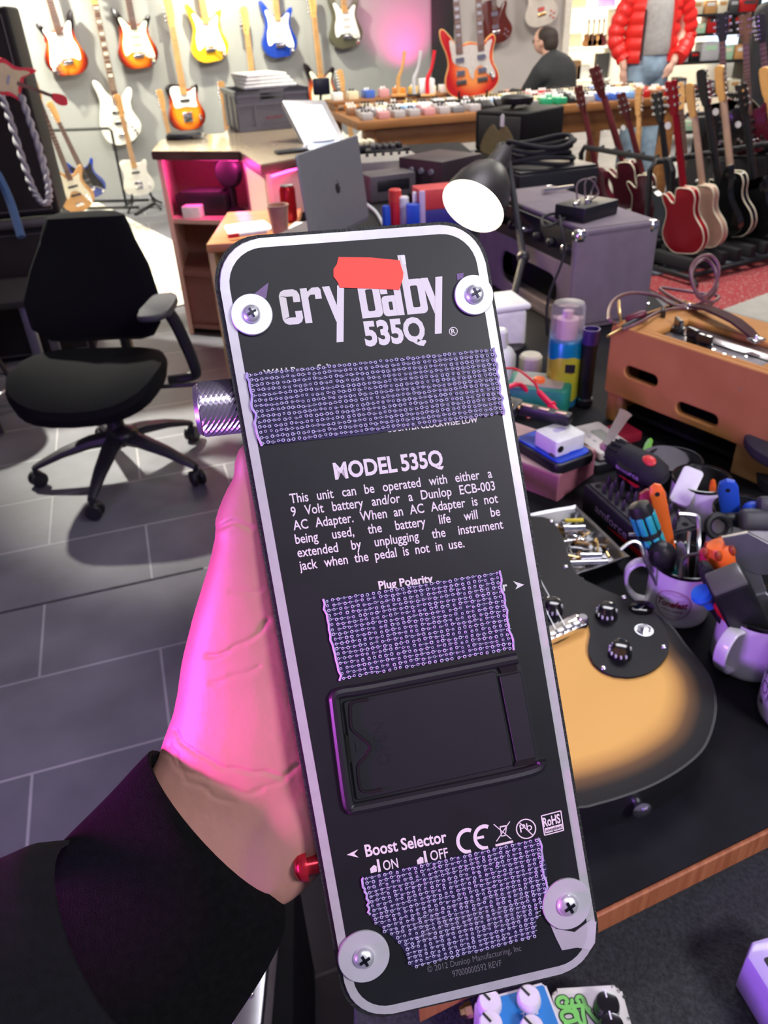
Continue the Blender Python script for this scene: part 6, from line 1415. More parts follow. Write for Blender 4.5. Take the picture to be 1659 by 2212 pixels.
for x in (0, hl): MB().box((x, 0, .004), (.022, .022, .006), MH, .002).ball((x, 0, .007), .004, MH).build('handle_clip', M_chrome, tw)
for px, py in ((1400, 655), (1612, 770), (1600, 840)):
    p = wt(px, py) if py < 800 else onb(px, py); MB().ball((p.x, p.y, TH if py < 800 else p.z), .0035, None, 10, (1, 1, .5)).build('screw', M_chrome, tw)
# worn pale corner of the tweed is its own fabric patch
MB().box((TL_-.004, .004, TH-.006), (.02, .02, .02), None, .008, 3).build('worn_corner', mat('worn_tweed', (.62, .42, .36), .8, var=.2, scale=80), tw)
# brown cable bundled on the tweed amplifier
zt_ = BZ+TH+.006
cp = lambda x, y, z=zt_: PZ(x, y, z)
M_cab = mat('brown_cable', (.17, .075, .075), .4)
cb_ = [cp(1350, 705, BZ+TH-.015), cp(1316, 690, BZ+TH+.01), cp(1325, 650), cp(1365, 633), cp(1420, 640), cp(1460, 660), cp(1530, 655), cp(1552, 640), cp(1500, 632), cp(1430, 622), cp(1440, 635), cp(1500, 665), cp(1540, 655, zt_+.008)]
top_ = [PD(1508, 640, 1.33), PD(1492, 590, 1.32), PD(1505, 560, 1.32), PD(1535, 552, 1.32), PD(1553, 580, 1.32), PD(1540, 625, 1.33), PD(1513, 640, 1.33), PD(1495, 605, 1.335), PD(1500, 575, 1.335), PD(1525, 560, 1.335), PD(1545, 585, 1.335), PD(1545, 630, 1.34)]
tail = [cp(1500, 660), cp(1430, 672), cp(1385, 695, zt_+.004), cp(1345, 712, zt_-.005)]
c_ = thing('instrument_cable', 'brown cable tied in loops on top of the tweed amplifier', 'cable', RZ(0, (0, 0, 0)))
MB().tube(cb_+top_+tail, .0030, 8, 6).build('cable', M_cab, c_)
a, b = cp(1400, 680, zt_+.004), cp(1310, 728, BZ+TH-.008)
d = (b-a); MQ = Matrix.Translation(a) @ d.to_track_quat('Z', 'Y').to_matrix().to_4x4()
MB().lathe([(.004, 0), (.006, .01), (.0062, d.length*.55), (.0045, d.length*.62)], 12, MQ).build('plug_sleeve', M_black, c_); MB().cone((0, 0, d.length*.62), (0, 0, d.length), .003, None, 10, MQ) if False else MB().lathe([(.003, d.length*.62), (.003, d.length*.9), (.0022, d.length*.93), (.0026, d.length*.97), (.0005, d.length)], 10, MQ).build('plug_tip', M_gold, c_)
a, b = cp(1395, 676, zt_+.01), cp(1342, 695, zt_-.002); d = b-a; MQ = Matrix.Translation(a) @ d.to_track_quat('Z', 'Y').to_matrix().to_4x4()
MB().lathe([(.0045, 0), (.0065, .006), (.0068, d.length*.7), (.005, d.length*.8)], 12, MQ).build('plug_sleeve', mat('oxblood_plastic', (.13, .01, .025), .35), c_)
MB().tube([cp(1342, 695, zt_-.002), cp(1338, 675, zt_+.006), PD(1337, 650, depth(cp(1337, 660)))], .0026, 8, 3).build('plug_tip', M_gold, c_)
# blond amplifier behind it
q0_, q1_ = PZ(1560, 700, .86), PZ(1470, 625, .86)
d = Vector((tX.x-tO.x, tX.y-tO.y, 0)).normalized(); M = frame((tO.x, tO.y, BZ), d, (0, 0, 1)) @ Matrix.Translation((.06, TDp+.035, 0))
ba = thing('guitar_amplifier', 'pale grey green amplifier with black handle behind the tweed one', 'amplifier', M)
MB().box((.20, .085, .085), (.42, .17, .17), None, .010, 3).build('cabinet', mat('grey_green_tolex', (.42, .40, .32), .6, bump=.3, bscale=500), ba)
MB().loft([[(x, .085+y, .172+zz_+hh) for y, hh in ((-.011, 0), (.011, 0), (.011, .005), (-.011, .005))] for x, zz_ in ((.10, 0), (.12, .010), (.17, .014), (.22, .010), (.24, 0))]).build('handle', M_black, ba)
for x in (.10, .24): MB().box((x, .085, .175), (.024, .026, .006), None, .002).build('handle_clip', M_chrome, ba)

# ---------------- purple grey amplifier with things on top
A0, Ar, Al = PZ(1227, 718, BZ), PZ(1408, 692, BZ), PZ(1060, 615, BZ)
fdv = (Al-A0).normalized(); M = frame(A0, -fdv, (0, 0, 1)); Mi_ = M.inverted()
sd = .215; aw = .50
z_top = (EYE + ray(1229, 500)*((A0.y+.004)/ray(1229, 500).y)).z; ah = z_top-BZ
M_lil = mat('lilac_grey_tolex', (.215, .175, .195), .7, var=.08, spec=.3, scale=25, bump=.35, bscale=700)
amp = thing('guitar_amplifier', 'purple grey covered amplifier with chrome corners and an oval back opening', 'amplifier', M)
# local: x runs away from the far end (0 = near right corner, negative to the left), y to the right side
sgn_ = 1 if (Mi_ @ Ar).y > 0 else -1
Y0 = lambda v: sgn_*v
MB().box((-aw/2, Y0(sd/2+.012), ah-.010), (aw, sd-.024, .020), None, .006, 3).build('top_panel', M_lil, amp)
MB().box((-.010, Y0(sd/2), ah/2), (.020, sd, ah), None, .008, 3).build('side_panel', M_lil, amp); MB().box((-aw+.010, Y0(sd/2), ah/2), (.020, sd, ah), None, .008, 3).build('side_panel', M_lil, amp)
MB().box((-aw/2, Y0(sd/2), .010), (aw, sd, .020), None, .006, 3).build('bottom_panel', M_lil, amp); MB().box((-aw/2, Y0(sd-.008), ah/2), (aw-.03, .012, ah-.03)).build('front_baffle', M_black, amp)
def onf(px, py): return Mi_ @ PP(px, py, A0, M.to_3x3() @ Vector((0, -sgn_, 0)))
o0, o1 = onf(1090, 500), onf(1222, 590)
cz0 = ah*.62
ov = slot(aw*.56, ah*.30, aw*.62, ah*.36)
Mf = Matrix.Translation((-aw, Y0(.006), .004)) @ Matrix.Rotation(math.pi/2, 4, 'X')
panel_with_holes(aw-.002, cz0, [ov], .006, Mf, 'back_panel', M_lil, amp)
MB().box((-aw/2, Y0(.010), cz0+(ah-cz0)/2-.002), (aw-.04, .006, ah-cz0-.012)).build('control_panel', M_black, amp)
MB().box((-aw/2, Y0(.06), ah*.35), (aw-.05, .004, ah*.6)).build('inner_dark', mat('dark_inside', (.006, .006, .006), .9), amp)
for k in range(6):
    x = -.045-k*.066; zk = cz0+(ah-cz0)*.45
    MB().lathe([(.011, 0), (.010, .012), (.007, .014)], 14, Matrix.Translation((x, Y0(.006), zk)) @ Matrix.Rotation(sgn_*math.pi/2, 4, 'X')).build('knob' if k % 2 else 'jack_socket', M_chrome if k in (0, 3) else M_black, amp)
for x in (-.004, -aw+.004):
    for y in (.006, sd-.006):
        for z in (ah-.004,):
            b = MB().box((x-(.008 if x > -.1 else -.008), Y0(y+(.008 if y < .1 else -.008)), z-.010), (.030, .030, .030), None, .011, 3)
            b.build('corner_protector', M_chrome, amp)
for px, py in ((1258, 524), (1415, 500), (1180, 690), (1192, 650)): pass
# black pedal with wires on the amplifier
ztp = BZ+ah
p0, p1 = PZ(1258, 482, ztp), PZ(1325, 462, ztp)
M2 = frame(p0, p1-p0, (0, 0, 1)); L_ = (p1-p0).length
bp_ = thing('effects_pedal', 'black box pedal with loose wires on the purple grey amplifier', 'effects pedal', M2)
MB().box((L_/2, .035, .0165), (L_+.01, .085, .033), None, .003).build('enclosure', M_black, bp_)
for k in range(4): MB().lathe([(.007, 0), (.007, .006), (.004, .007)], 12, Matrix.Translation((.01+.022*k, .03+.012*(k % 2), .033))).build('knob', M_chrome, bp_)
for k in range(2): MB().tube([(.03+.03*k, .04, .034), (.05+.03*k, .06, .07), (.085+.02*k, .05, .075), (.10, .035+.02*k, .045), (.06, .03, .036)], .0022, 6, 5).build('wire', mat('taupe_wire', (.14, .10, .10), .5), bp_)
t = MB().cone((0, 0, .008), (.09, -.03, .010), .007, .004, 10).build('jack_plug', M_chrome, None, M2 @ Matrix.Translation((-.085, .055, .030)) if False else frame(PZ(1172, 420, ztp+.0), p1-p0, (0, 0, 1))); tag(t, 'chrome plug lying on the amplifier left of the black pedal', 'plug')
t = MB().tube([PZ(1222, 470, ztp+.006), PZ(1180, 490, ztp+.006), PZ(1172, 470, ztp+.006), PZ(1205, 462, ztp+.006), PZ(1212, 490, ztp+.01), A0+Vector((-.03, -.02, ah*.8)), A0+Vector((-.06, -.03, ah*.4)), A0+Vector((-.055, -.03, .006))], .0032, 8, 5).build('cable', M_rubber, None); tag(t, 'thin black cable dropping over the purple grey amplifier front', 'cable')
# black case, coils behind the lamp
ps_ = [PZ(*p, BZ) for p in ((1120, 440), (1290, 418))]
M3 = frame(ps_[0], ps_[1]-ps_[0], (0, 0, 1)); L_ = (ps_[1]-ps_[0]).length
t = thing('equipment_case', 'low black equipment case behind the purple grey amplifier', 'case', M3)
MB().box((L_/2, .14, .05), (L_, .28, .10), None, .008).build('case_body', M_blackm, t); MB().box((L_/2, .14, .104), (L_*.96, .26, .012), None, .004).build('lid', M_black, t)
c = MB()
for k in range(6): c.tube([(L_*.45+(.14+.012*math.sin(k*2))*math.cos(a+k), .14+(.095+.01*math.cos(k))*math.sin(a+k), .122+.014*k+.012*math.sin(2*a+k)) for a in [i*2*math.pi/16 for i in range(16)]], .0085, 7, 3, True)
tag(c.build('cable_coil', M_rubber, None, M3), 'thick coiled black cable heaped on the low black case', 'cable')
# brown power supply, grey mixer, papers, small coloured things on the far bench
a_, b_, c3 = PZ(898, 412, BZ), PZ(955, 430, BZ), PZ(1040, 408, BZ)
M4 = frame(b_, c3-b_, (0, 0, 1)); w4 = (c3-b_).length; d4 = (a_-b_).length
hb = (EYE+ray(955, 350)*(b_.y/ray(955, 350).y)).z-BZ
ps4 = thing('power_supply', 'dark brown metal power supply box left of the lamp', 'power supply', M4)
MB().box((w4/2, d4*.55, hb/2), (w4, d4*1.1, hb), None, .004).build('case', mat('brown_black_metal', (.045, .030, .034), .5), ps4)
for k in range(3): MB().lathe([(.012, 0), (.011, .01)], 12, Matrix.Translation((-.001, d4*(.25+.25*k), hb*.7)) @ Matrix.Rotation(-math.pi/2, 4, 'Y')).build('knob', M_grey, ps4)
MB().box((-.002, d4*.4, hb*.2), (.002, d4*.4, .012)).build('front_label', M_grey, ps4)
q = PZ(815, 372, BZ); mx = thing('mixing_desk', 'flat grey mixer with black leads on it beyond the laptop', 'mixer', RZ(8, (q.x+.02, q.y+.05, BZ)))
MB().box((0, 0, .03), (.36, .26, .06), None, .006).build('case', mat('warm_grey_metal', (.25, .235, .22), .5), mx)
for k in range(8): MB().lathe([(.008, 0), (.007, .012)], 10, Matrix.Translation((-.14+.04*k, .04, .06))).build('knob', M_black, mx)
for k, (px, py, m, nm2, lab) in enumerate(((785, 335, M_cream, 'pedal_tuner', 'cream ribbed pedal on black base beyond the laptop'), (845, 342, M_black, 'pedal_board', 'flat black pedal board lying beyond the brown power supply'), (832, 345, M_dgrey, 'switch_box', 'dark grey switch box beyond the mixer'))):
    q = PZ(px, py, BZ); t = thing(nm2, lab, 'pedal', RZ(20-10*k, (q.x, q.y+.10, BZ)))
    MB().box((0, 0, .02), (.20, .11, .04), None, .006).build('base', M_black, t)
    for j in range(4): MB().box((-.06+.035*j, 0, .05), (.025, .08, .025), None, .006).build('treadle_rib', m, t)
for k, (px, py, c, nm2) in enumerate(((826, 385, 'red', 'small red knob'), (842, 380, 'yellow', 'small yellow knob left'), (856, 386, 'yellow', 'small yellow knob right'), (886, 390, 'red', 'bright red knob'))):
    q = PZ(px, py, BZ); t = MB().lathe([(.014, 0), (.013, .018), (.009, .024)], 14).build('small_round_cap', PMAT[c], None, RZ(0, (q.x, q.y-.02, BZ))); tag(t, nm2 + ' shaped spool on the bench by the brown power supply', 'oddment')  # small round caps of an unidentified kind
q = PZ(875, 375, BZ); t = MB().box((0, 0, .002), (.18, .10, .004)).build('paper_sheet', M_paper, None, RZ(5, (q.x, q.y, BZ+.001))); tag(t, 'white sheet left of the brown power supply', 'paper')
def upright(label, name, px, pyt, pyb, r, m, cat, capm=None, flat=False):
    b = PZ(px, pyb, BZ); z = (EYE+ray(px, pyt)*(b.y/ray(px, pyt).y)).z-BZ
    t = thing(name, label, cat, loc=(b.x, b.y, BZ))
    if flat: MB().box((0, 0, z/2), (r*2, r*1.6, z), None, .003).build('body', m, t)
    else: MB().lathe([(r*.95, 0), (r, .004), (r, z-.01), (r*.8, z-.002), (.001, z)], 18).build('body', m, t)
    if capm: MB().lathe([(r*1.04, z*.72), (r*1.04, z-.004), (r*.85, z)], 18).build('cap', capm, t)
    return t
upright('tall red marker tube standing between laptop and lamp', 'marker_tube', 856, 408, 505, .021, M_red, 'tube', mat('coral_red', (.75, .06, .05), .4))
upright('white capped tube right of the tall red tube', 'marker_tube', 874, 424, 505, .017, M_lgrey, 'tube', M_white)
upright('short bright blue cap left of the tall red tube', 'marker_tube', 836, 443, 510, .015, M_blue, 'tube')
upright('white strip standing right of the white capped tube', 'ruler', 899, 414, 505, .010, M_white, 'ruler', None, True)
upright('lilac strip standing left of the red and blue carton', 'ruler', 913, 412, 510, .010, mat('lilac_plastic', (.62, .48, .68), .5), 'ruler', None, True)
upright('dark blue block behind the white strip', 'carton', 893, 440, 512, .022, M_blue, 'box', None, True)
b = PZ(985, 500, BZ); z = (EYE+ray(985, 402)*(b.y/ray(985, 402).y)).z-BZ
t = thing('carton', 'red and blue carton standing behind the lamp shade', 'carton', RZ(12, (b.x-.02, b.y+.03, BZ)))
MB().box((0, 0, z*.28), (.24, .10, z*.56), None, .003).build('lower_half', mat('navy_card', (.03, .025, .22), .5), t); MB().box((0, 0, z*.78), (.24, .10, z*.44), None, .003).build('upper_half', mat('coral_card', (.70, .06, .06), .5), t)
b = PZ(930, 440, BZ); t = thing('adapter', 'flat black adapter brick behind the lilac strip', 'adapter', RZ(15, (b.x, b.y+.03, BZ))); MB().box((0, 0, .02), (.16, .09, .04), None, .01, 3).build('brick', M_black, t); MB().tube([(.08, 0, .02), (.12, .02, .01), (.18, -.03, .008)], .004, 6, 3).build('lead', M_black, t)
b = PZ(812, 430, BZ); t = thing('metal_box', 'dark purple grey metal box right behind the laptop', 'box', RZ(20, (b.x+.05, b.y+.02, BZ))); MB().box((0, 0, .05), (.20, .14, .10), None, .006).build('case', mat('purple_grey_metal', (.10, .085, .09), .5), t); MB().box((0, -.071, .06), (.14, .004, .04), None, .001).build('front_plate', M_black, t)
c = PZ(820, 500, BZ); t = MB().tube([PZ(790, 440, BZ+.02), PZ(812, 458, BZ+.01), PZ(830, 492, BZ+.008), PZ(838, 530, BZ+.008)], .006, 8, 4).build('white_cable', mat('pale_blue_cable', (.55, .60, .66), .4), None); tag(t, 'thick pale blue cable curving down right of the laptop', 'cable')
b = PZ(1098, 752, BZ); t = thing('plastic_container', 'white plastic container half hidden behind the pedal beside the lamp arm', 'container', RZ(14, (b.x-.03, b.y+.03, BZ)))
MB().box((0, 0, .045), (.12, .10, .09), None, .012, 3).build('tub', M_white, t); MB().box((0, 0, .096), (.13, .11, .014), None, .006, 3).build('lid', M_white, t)
# black combo amp on a stand in front of the pedal table
g0, g1, g2 = PZ(1131, 332, BZ), PZ(1210, 312, BZ), PZ(1070, 316, BZ)
M5 = frame(g0, g1-g0, (0, 0, 1)); w5 = (g1-g0).length*1.06; d5 = (g2-g0).length
h5 = (EYE+ray(1130, 244)*(g0.y/ray(1130, 244).y)).z-BZ
ca = thing('guitar_amplifier', 'small black amplifier with gold grille and white tag in front of the pedal table', 'amplifier', M5)
MB().box((w5/2, d5/2, h5/2), (w5, d5, h5), None, .012, 3).build('cabinet', M_tolex, ca)
MB().box((-.002, d5/2, h5*.48), (.008, d5*.84, h5*.80), None, .002).build('grille', mat('dark_grille', (.035, .035, .032), .9, bump=.5, bscale=600), ca)
MB().prism(smooth_loop([(-.10, -.09), (.10, -.09), (.10, -.02), (.04, .05), (0, .02), (-.04, .05), (-.10, -.02)], 4), 0, .003, Matrix.Translation((-.006, d5/2, h5*.42)) @ Matrix(((0, 0, -1, 0), (-1, 0, 0, 0), (0, 1, 0, 0), (0, 0, 0, 1)))).build('gold_badge', mat('old_gold', (.20, .17, .08), .5), ca)
MB().prism([(-.012, -.03), (.012, -.03), (.012, .02), (0, .03), (-.012, .02)], 0, .002, Matrix.Translation((-.010, d5*.42, h5*.80)) @ Matrix(((0, 0, -1, 0), (-1, 0, 0, 0), (0, 1, 0, 0), (0, 0, 0, 1)))).build('price_tag', M_paper, ca)
MB().loft([[(w5*.5+.08*x, d5*.5+y, h5+.004+zz_+hh) for y, hh in ((-.012, 0), (.012, 0), (.012, .006), (-.012, .006))] for x, zz_ in ((-1, 0), (-.7, .012), (0, .018), (.7, .012), (1, 0))]).build('handle', M_black, ca)
t = MB().lathe([(.08, 0), (.085, .01), (.085, .03), (.07, .04)], 24).build('pedal_pod', M_black, None, M5 @ Matrix.Translation((w5*.35, d5*.45, h5+.026))); tag(t, 'round black puck on top of the small black amplifier', 'puck')
st5 = thing('amplifier_stand', 'black stand carrying the small black amplifier', 'stand', M5 @ Matrix.Translation((0, 0, -BZ)))
MB().box((w5/2, d5/2, BZ-.02), (w5, d5, .04), None, .006).build('top_board', M_black, st5)
for x in (.03, w5-.03):
    for y in (.03, d5-.03): MB().box((x, y, (BZ-.04)/2), (.04, .04, BZ-.04)).build('leg', M_black, st5)

# ---------------- desk lamp
oc = PD(1021, 447, 1.90)
e1, e2 = PD(957, 416, 1.90), PD(1086, 478, 1.90)
# axis tilted so that the bright mouth faces the camera and down left
rim_r = (e1-e2).length/2
vw = (EYE-oc).normalized(); lt_ = c_r*-.50-c_u*.866; lt_ = (lt_-vw*lt_.dot(vw)).normalized(); axl = lt_*.78+vw*.62
ML = Matrix.Translation(oc) @ axl.to_track_quat('Z', 'Y').to_matrix().to_4x4()
lm = thing('desk_lamp', 'dark metal jointed desk lamp switched on beside the held pedal', 'lamp', ML); LMi = ML.inverted()
M_lmp = mat('grey_brown_lamp_metal', (.05, .046, .045), .42, .5)
prof = [(rim_r, 0), (rim_r*.975, -.025), (rim_r*.88, -.062), (rim_r*.70, -.098), (rim_r*.50, -.120), (rim_r*.38, -.130), (rim_r*.32, -.165), (rim_r*.24, -.195), (rim_r*.05, -.197)]
MB().lathe(prof, 40, None, False).build('lamp_shade', M_lmp, lm)
MB().lathe([(rim_r*.20, -.112), (rim_r*.40, -.108), (rim_r*.62, -.090), (rim_r*.82, -.058), (rim_r*.935, -.024), (rim_r*.985, -.0005), (rim_r*.999, -.0002)], 40, None, False).build('reflector', M_white, lm)
MB().lathe([(.001, -.005), (.022, -.008), (.036, -.022), (.040, -.040), (.034, -.062), (.020, -.085), (.014, -.105)], 28).build('bulb', mat('glowing_bulb', (1, .86, .62), .4, emit=30, ecol=(1, .84, .62)), lm)
lw = LMi @ PD(1098, 352, 1.985); el = LMi @ PD(1130, 556, 1.86); bs = LMi @ PZ(1083, 748, BZ+.018); hd0 = LMi @ PD(1078, 318, 1.99)
MB().tube([(0, 0, -.150), tuple(hd0), tuple(LMi @ PD(1090, 318, 1.99)), tuple(lw)], .0085, 8, 3).build('head_joint', M_lmp, lm)
MB().tube([tuple(lw), tuple(el)], .0085, 8).build('upper_arm', M_blackm, lm); MB().tube([tuple(el), tuple(bs)], .0085, 8).build('lower_arm', M_blackm, lm)
MB().ball(tuple(el), .016).build('elbow_joint', M_lmp, lm)
MB().lathe([(.055, 0), (.055, .008), (.045, .014), (.012, .018)], 28, LMi @ Matrix.Translation(PZ(1083, 748, BZ))).build('base', M_lmp, lm)
dl = spot('desk_lamp_light', tuple(ML @ Vector((0, 0, -.02))), tuple(ML @ Vector((0, 0, 1))), 22, (1, .80, .55), 150, .5, .03)
# ------------------------------------------------------------------ the held wah pedal
def camvec(v): return c_r*v[0] - c_u*v[1] + c_f*v[2]
pa = camvec((.98, -.129, .155)).normalized(); pb_ = camvec((.17, .985, .037)).normalized()
PC0 = EYE + camvec((-.0587, -.0922, .2626))
pn = pa.cross(-pb_).normalized()
if pn.dot(EYE-PC0) < 0: pn = -pn
ctrp = PP(884, 1290, PC0, pn)
MPd = frame(ctrp, pa, pn); MPi = MPd.inverted()
def pl(x, y, z=0.):
    q = MPi @ PP(x, y, PC0, pn); return Vector((q.x, q.y, z))
def pl2(x, y): q = pl(x, y); return (q.x, q.y)
ped = thing('wah_pedal', 'black wah pedal held up underside first, with price sticker and velcro strips', 'guitar pedal', MPd)
corn = [pl2(*p) for p in ((457.3, 521.8), (1034.6, 479.5), (1301, 2083.5), (759.7, 2210.8))]
def round_poly(P, r, n=8):
    out = []; N = len(P)
    for i in range(N):
        p = Vector(P[i]); a = (Vector(P[i-1])-p).normalized(); b = (Vector(P[(i+1) % N])-p).normalized()
        th = a.angle(b)/2; t = r/math.tan(th); c = p+(a+b).normalized()*(r/math.sin(th))
        s, e = p+a*t, p+b*t
        a0 = math.atan2((s-c).y, (s-c).x); a1 = math.atan2((e-c).y, (e-c).x); d = (a1-a0+math.pi) % (2*math.pi)-math.pi
        for k in range(n+1): out.append((c.x+r*math.cos(a0+d*k/n), c.y+r*math.sin(a0+d*k/n)))
    return out
def inset(P, d):
    N = len(P); c = Vector((sum(p[0] for p in P)/N, sum(p[1] for p in P)/N)); out = []
    L = []
    for i in range(N):
        a, b = Vector(P[i]), Vector(P[(i+1) % N]); n = Vector((-(b-a).y, (b-a).x)).normalized()
        if n.dot(c-a) < 0: n = -n
        L.append((a+n*d, (b-a)))
    for i in range(N):
        (p, u), (q, v) = L[i-1], L[i]; k = u.x*v.y-u.y*v.x
        t = ((q-p).x*v.y-(q-p).y*v.x)/k; out.append(tuple(p+u*t))
    return out
M_shell = mat('black_crinkle_paint', (.012, .012, .014), .55, bump=.3, bscale=900)
shell = MB(); o1 = round_poly(inset(corn, -.0016), .0165, 8)
shell.loft([[(x*k, y*k2, z) for x, y in o1] for k, k2, z in ((1, 1, -.0015), (1, 1, -.020), (.985, .99, -.030), (.93, .975, -.044))])
shell.build('shell', M_shell, ped)
tread = round_poly(inset(corn, .008), .012, 6)
MB().loft([[(x*k, y*k, z) for x, y in tread] for k, z in ((.92, -.046), (1, -.050), (1, -.058), (.96, -.062))]).build('treadle', M_rubber, ped)
M_edge = mat('bare_plate_edge', (.56, .54, .57), .36, .35, var=.05, scale=200)
M_paint = mat('black_plate_paint', (.0085, .009, .0115), .46, var=.15, scale=60, spec=.4)
MB().prism(round_poly(corn, .0155, 8), -.0015, 0, None, .0003, 1).build('base_plate', M_edge, ped)
MB().prism(round_poly(inset(corn, .0033), .0125, 8), -.0004, .00012).build('painted_face', M_paint, ped, smooth=False)
M_ink = mat('white_print', (.74, .68, .72), .5, var=.03)
M_ink2 = mat('faint_grey_print', (.13, .12, .14), .5, var=.1)
N3 = Vector((0, 0, 1))
def ptxt(t, a, b, cap, bold=.0):
    o = pl(*a); return (t, o, pl(*b)-o, pl(a[0]-.172*cap, a[1]-cap)-o, N3, bold)
def pjust(line, a, b, cap, bold=.0):
    """words spread over the full line, as on the plate"""
    ws = line.split(); wid = []
    for w in ws:
        me = text_mesh(w, bold); xs = [v.co.x for v in me.vertices]; wid.append(max(xs)-min(xs)); bpy.data.meshes.remove(me)
    o = pl(*a); xv = pl(*b)-o; yv = pl(a[0]-.172*cap, a[1]-cap)-o; Lx = xv.length
    sc = yv.length/.7*.80
    tot = sum(wid)*sc; gap = (Lx-tot)/max(1, len(ws)-1)
    if gap < yv.length*.35: sc *= (Lx-yv.length*.38*(len(ws)-1))/tot; gap = (Lx-sum(wid)*sc)/max(1, len(ws)-1)
    u = xv.normalized(); x = 0; out = []
    for w, q in zip(ws, wid): out.append((w, o+u*x, u*q*sc, yv, N3, bold)); x += q*sc+gap
    return out
items = []
for ln, a, b in (('This unit can be operated with either a', (627.5, 1087.3), (1063.5, 1031.4)), ('9 Volt battery and/or a Dunlop ECB-003', (630, 1115.5), (1070, 1058.4)), ('AC Adapter. When an AC Adapter is not', (634.5, 1145.2), (1076.2, 1085.4)), ('being used, the battery life will be', (639, 1174.9), (1080.8, 1113.5)), ('extended by unplugging the instrument', (643.7, 1203.8), (1087.4, 1141.3)), ('jack when the pedal is not in use.', (648, 1232), (1003.7, 1181.8))):
    items += pjust(ln, a, b, 20.5, .012)
lettering(items, M_ink, ped, 'instruction_print', .0002)
for one in ([ptxt('MODEL', (724, 1035), (859, 1018), 34, .032), ptxt('535Q', (868, 1017), (958.5, 1005.5), 34, .032), ptxt('Plug Polarity', (819, 1273), (936, 1257), 17, .03), ptxt('Adapter', (1012, 1286), (1097, 1274), 18, .03), ptxt('COUNTER CLOCKWISE: LOW', (836, 934), (1032, 912), 12, .02), ptxt('WAH Range Selector', (570, 812), (757, 794), 13, .02)]): lettering([one], M_ink, ped, 'heading_print', .0002)
for one in ([ptxt('Boost Selector', (790.5, 1850), (966, 1818), 25, .024), ptxt('ON', (829, 1880), (861, 1873.5), 21, .012), ptxt('OFF', (931, 1859), (969, 1851), 21, .012), ptxt('535Q', (790, 746), (921, 734), 49, .045)]): lettering([one], M_ink, ped, 'selector_print', .0002)
lettering([ptxt('© 2012 Dunlop Manufacturing, Inc', (924, 2100), (1126, 2053), 13, 0), ptxt('97000000592 REVF', (978, 2110), (1084, 2086), 14, 0)], M_ink2, ped, 'faint_print', .0002)
# logo letters
lo = MB(); Z1 = .0002
def LG(x0, u, v):
    bx = x0+u; by = 703-.086*(bx-613); return pl(bx-.172*v, by-v, Z1)
lz = [0]
def lpoly(x0, P):
    lz[0] += 1; dz = Vector((0, 0, .000012*(lz[0] % 7))); lo.face([LG(x0, u, v)+dz for u, v in P])
def lring(x0, ox, oy, w, h, s, r):
    A = rrect(w, h, r, 4, ox+w/2, oy+h/2); B = rrect(w-2*s, h-2*s+2, max(1, r-s*.5), 4, ox+w/2, oy+h/2)
    lz[0] += 1; dz = Vector((0, 0, .000012*(lz[0] % 7)))
    for i in range(len(A)):
        j = (i+1) % len(A); lo.face([LG(x0, *A[i])+dz, LG(x0, *A[j])+dz, LG(x0, *B[j])+dz, LG(x0, *B[i])+dz])
def g_y(x0): lpoly(x0, [(0, 75), (16, 75), (25, 34), (18, -2)]); lpoly(x0, [(33, 75), (48, 75), (26, -46), (11, -46)]); lpoly(x0, [(18, -2), (25, 34), (28, 20), (22, -2)])
def g_b(x0, top): lpoly(x0, [(0, 0), (15, 0), (15, top), (0, top)]); lring(x0, 0, 0, 46, 75, 15.2, 11)
def g_a(x0): lpoly(x0, [(29, 0), (44, 0), (44, 68), (29, 68)]); lpoly(x0, [(6, 75), (38, 75), (44, 66), (29, 60), (15, 60), (0, 66)]); lpoly(x0, [(0, 66), (15, 64), (15, 48), (0, 48)]); lring(x0, 0, 0, 36, 44, 14, 9)
x = 613; 
C_ = rrect(44, 75, 12, 4, 22, 37.5)
for seg in ([(0, 12), (0, 63), (15, 58), (15, 17)], [(0, 63), (4, 71), (12, 75), (32, 75), (40, 71), (44, 63), (30, 60), (15, 60)], [(0, 12), (15, 15), (30, 15), (44, 12), (40, 4), (32, 0), (12, 0), (4, 4)], [(44, 63), (44, 47), (29, 47), (29, 60.2)], [(44, 12), (29, 14.8), (29, 28), (44, 28)]): lpoly(x, seg)
x = 660; lpoly(x, [(0, 0), (15, 0), (15, 75), (0, 75)]); lpoly(x, [(15, 54), (20, 60), (30, 60), (30, 50), (44, 50), (44, 70), (40, 75), (26, 75), (15, 67)])
g_y(708); g_b(783, 128); g_a(830); g_b(880, 128); g_y(920)
lo.build('logo_print', M_ink, ped, smooth=False)
# round R, arrows, icons
ic = MB()
def pring(cx, cy, r, w, n=28, ry=None):
    ry = ry or r
    for i in range(n):
        a0, a1 = 2*math.pi*i/n, 2*math.pi*(i+1)/n
        ic.face([pl(cx+r*math.cos(a0), cy+ry*math.sin(a0), Z1), pl(cx+r*math.cos(a1), cy+ry*math.sin(a1), Z1), pl(cx+(r-w)*math.cos(a1), cy+(ry-w)*math.sin(a1), Z1), pl(cx+(r-w)*math.cos(a0), cy+(ry-w)*math.sin(a0), Z1)])
def parc(cx, cy, r, w, a_0, a_1, n=14):
    for i in range(n):
        a0, a1 = [math.radians(a_0+(a_1-a_0)*k/n) for k in (i, i+1)]
        ic.face([pl(cx+q*math.cos(a), cy-q*1.12*math.sin(a), Z1) for a, q in ((a0, r), (a1, r), (a1, r-w), (a0, r-w))])
def pline(x0, y0, x1, y1, w):
    d = Vector((x1-x0, y1-y0)).normalized(); n = Vector((-d.y, d.x))*w/2
    ic.face([pl(x0+n.x, y0+n.y, Z1), pl(x1+n.x, y1+n.y, Z1), pl(x1-n.x, y1-n.y, Z1), pl(x0-n.x, y0-n.y, Z1)])
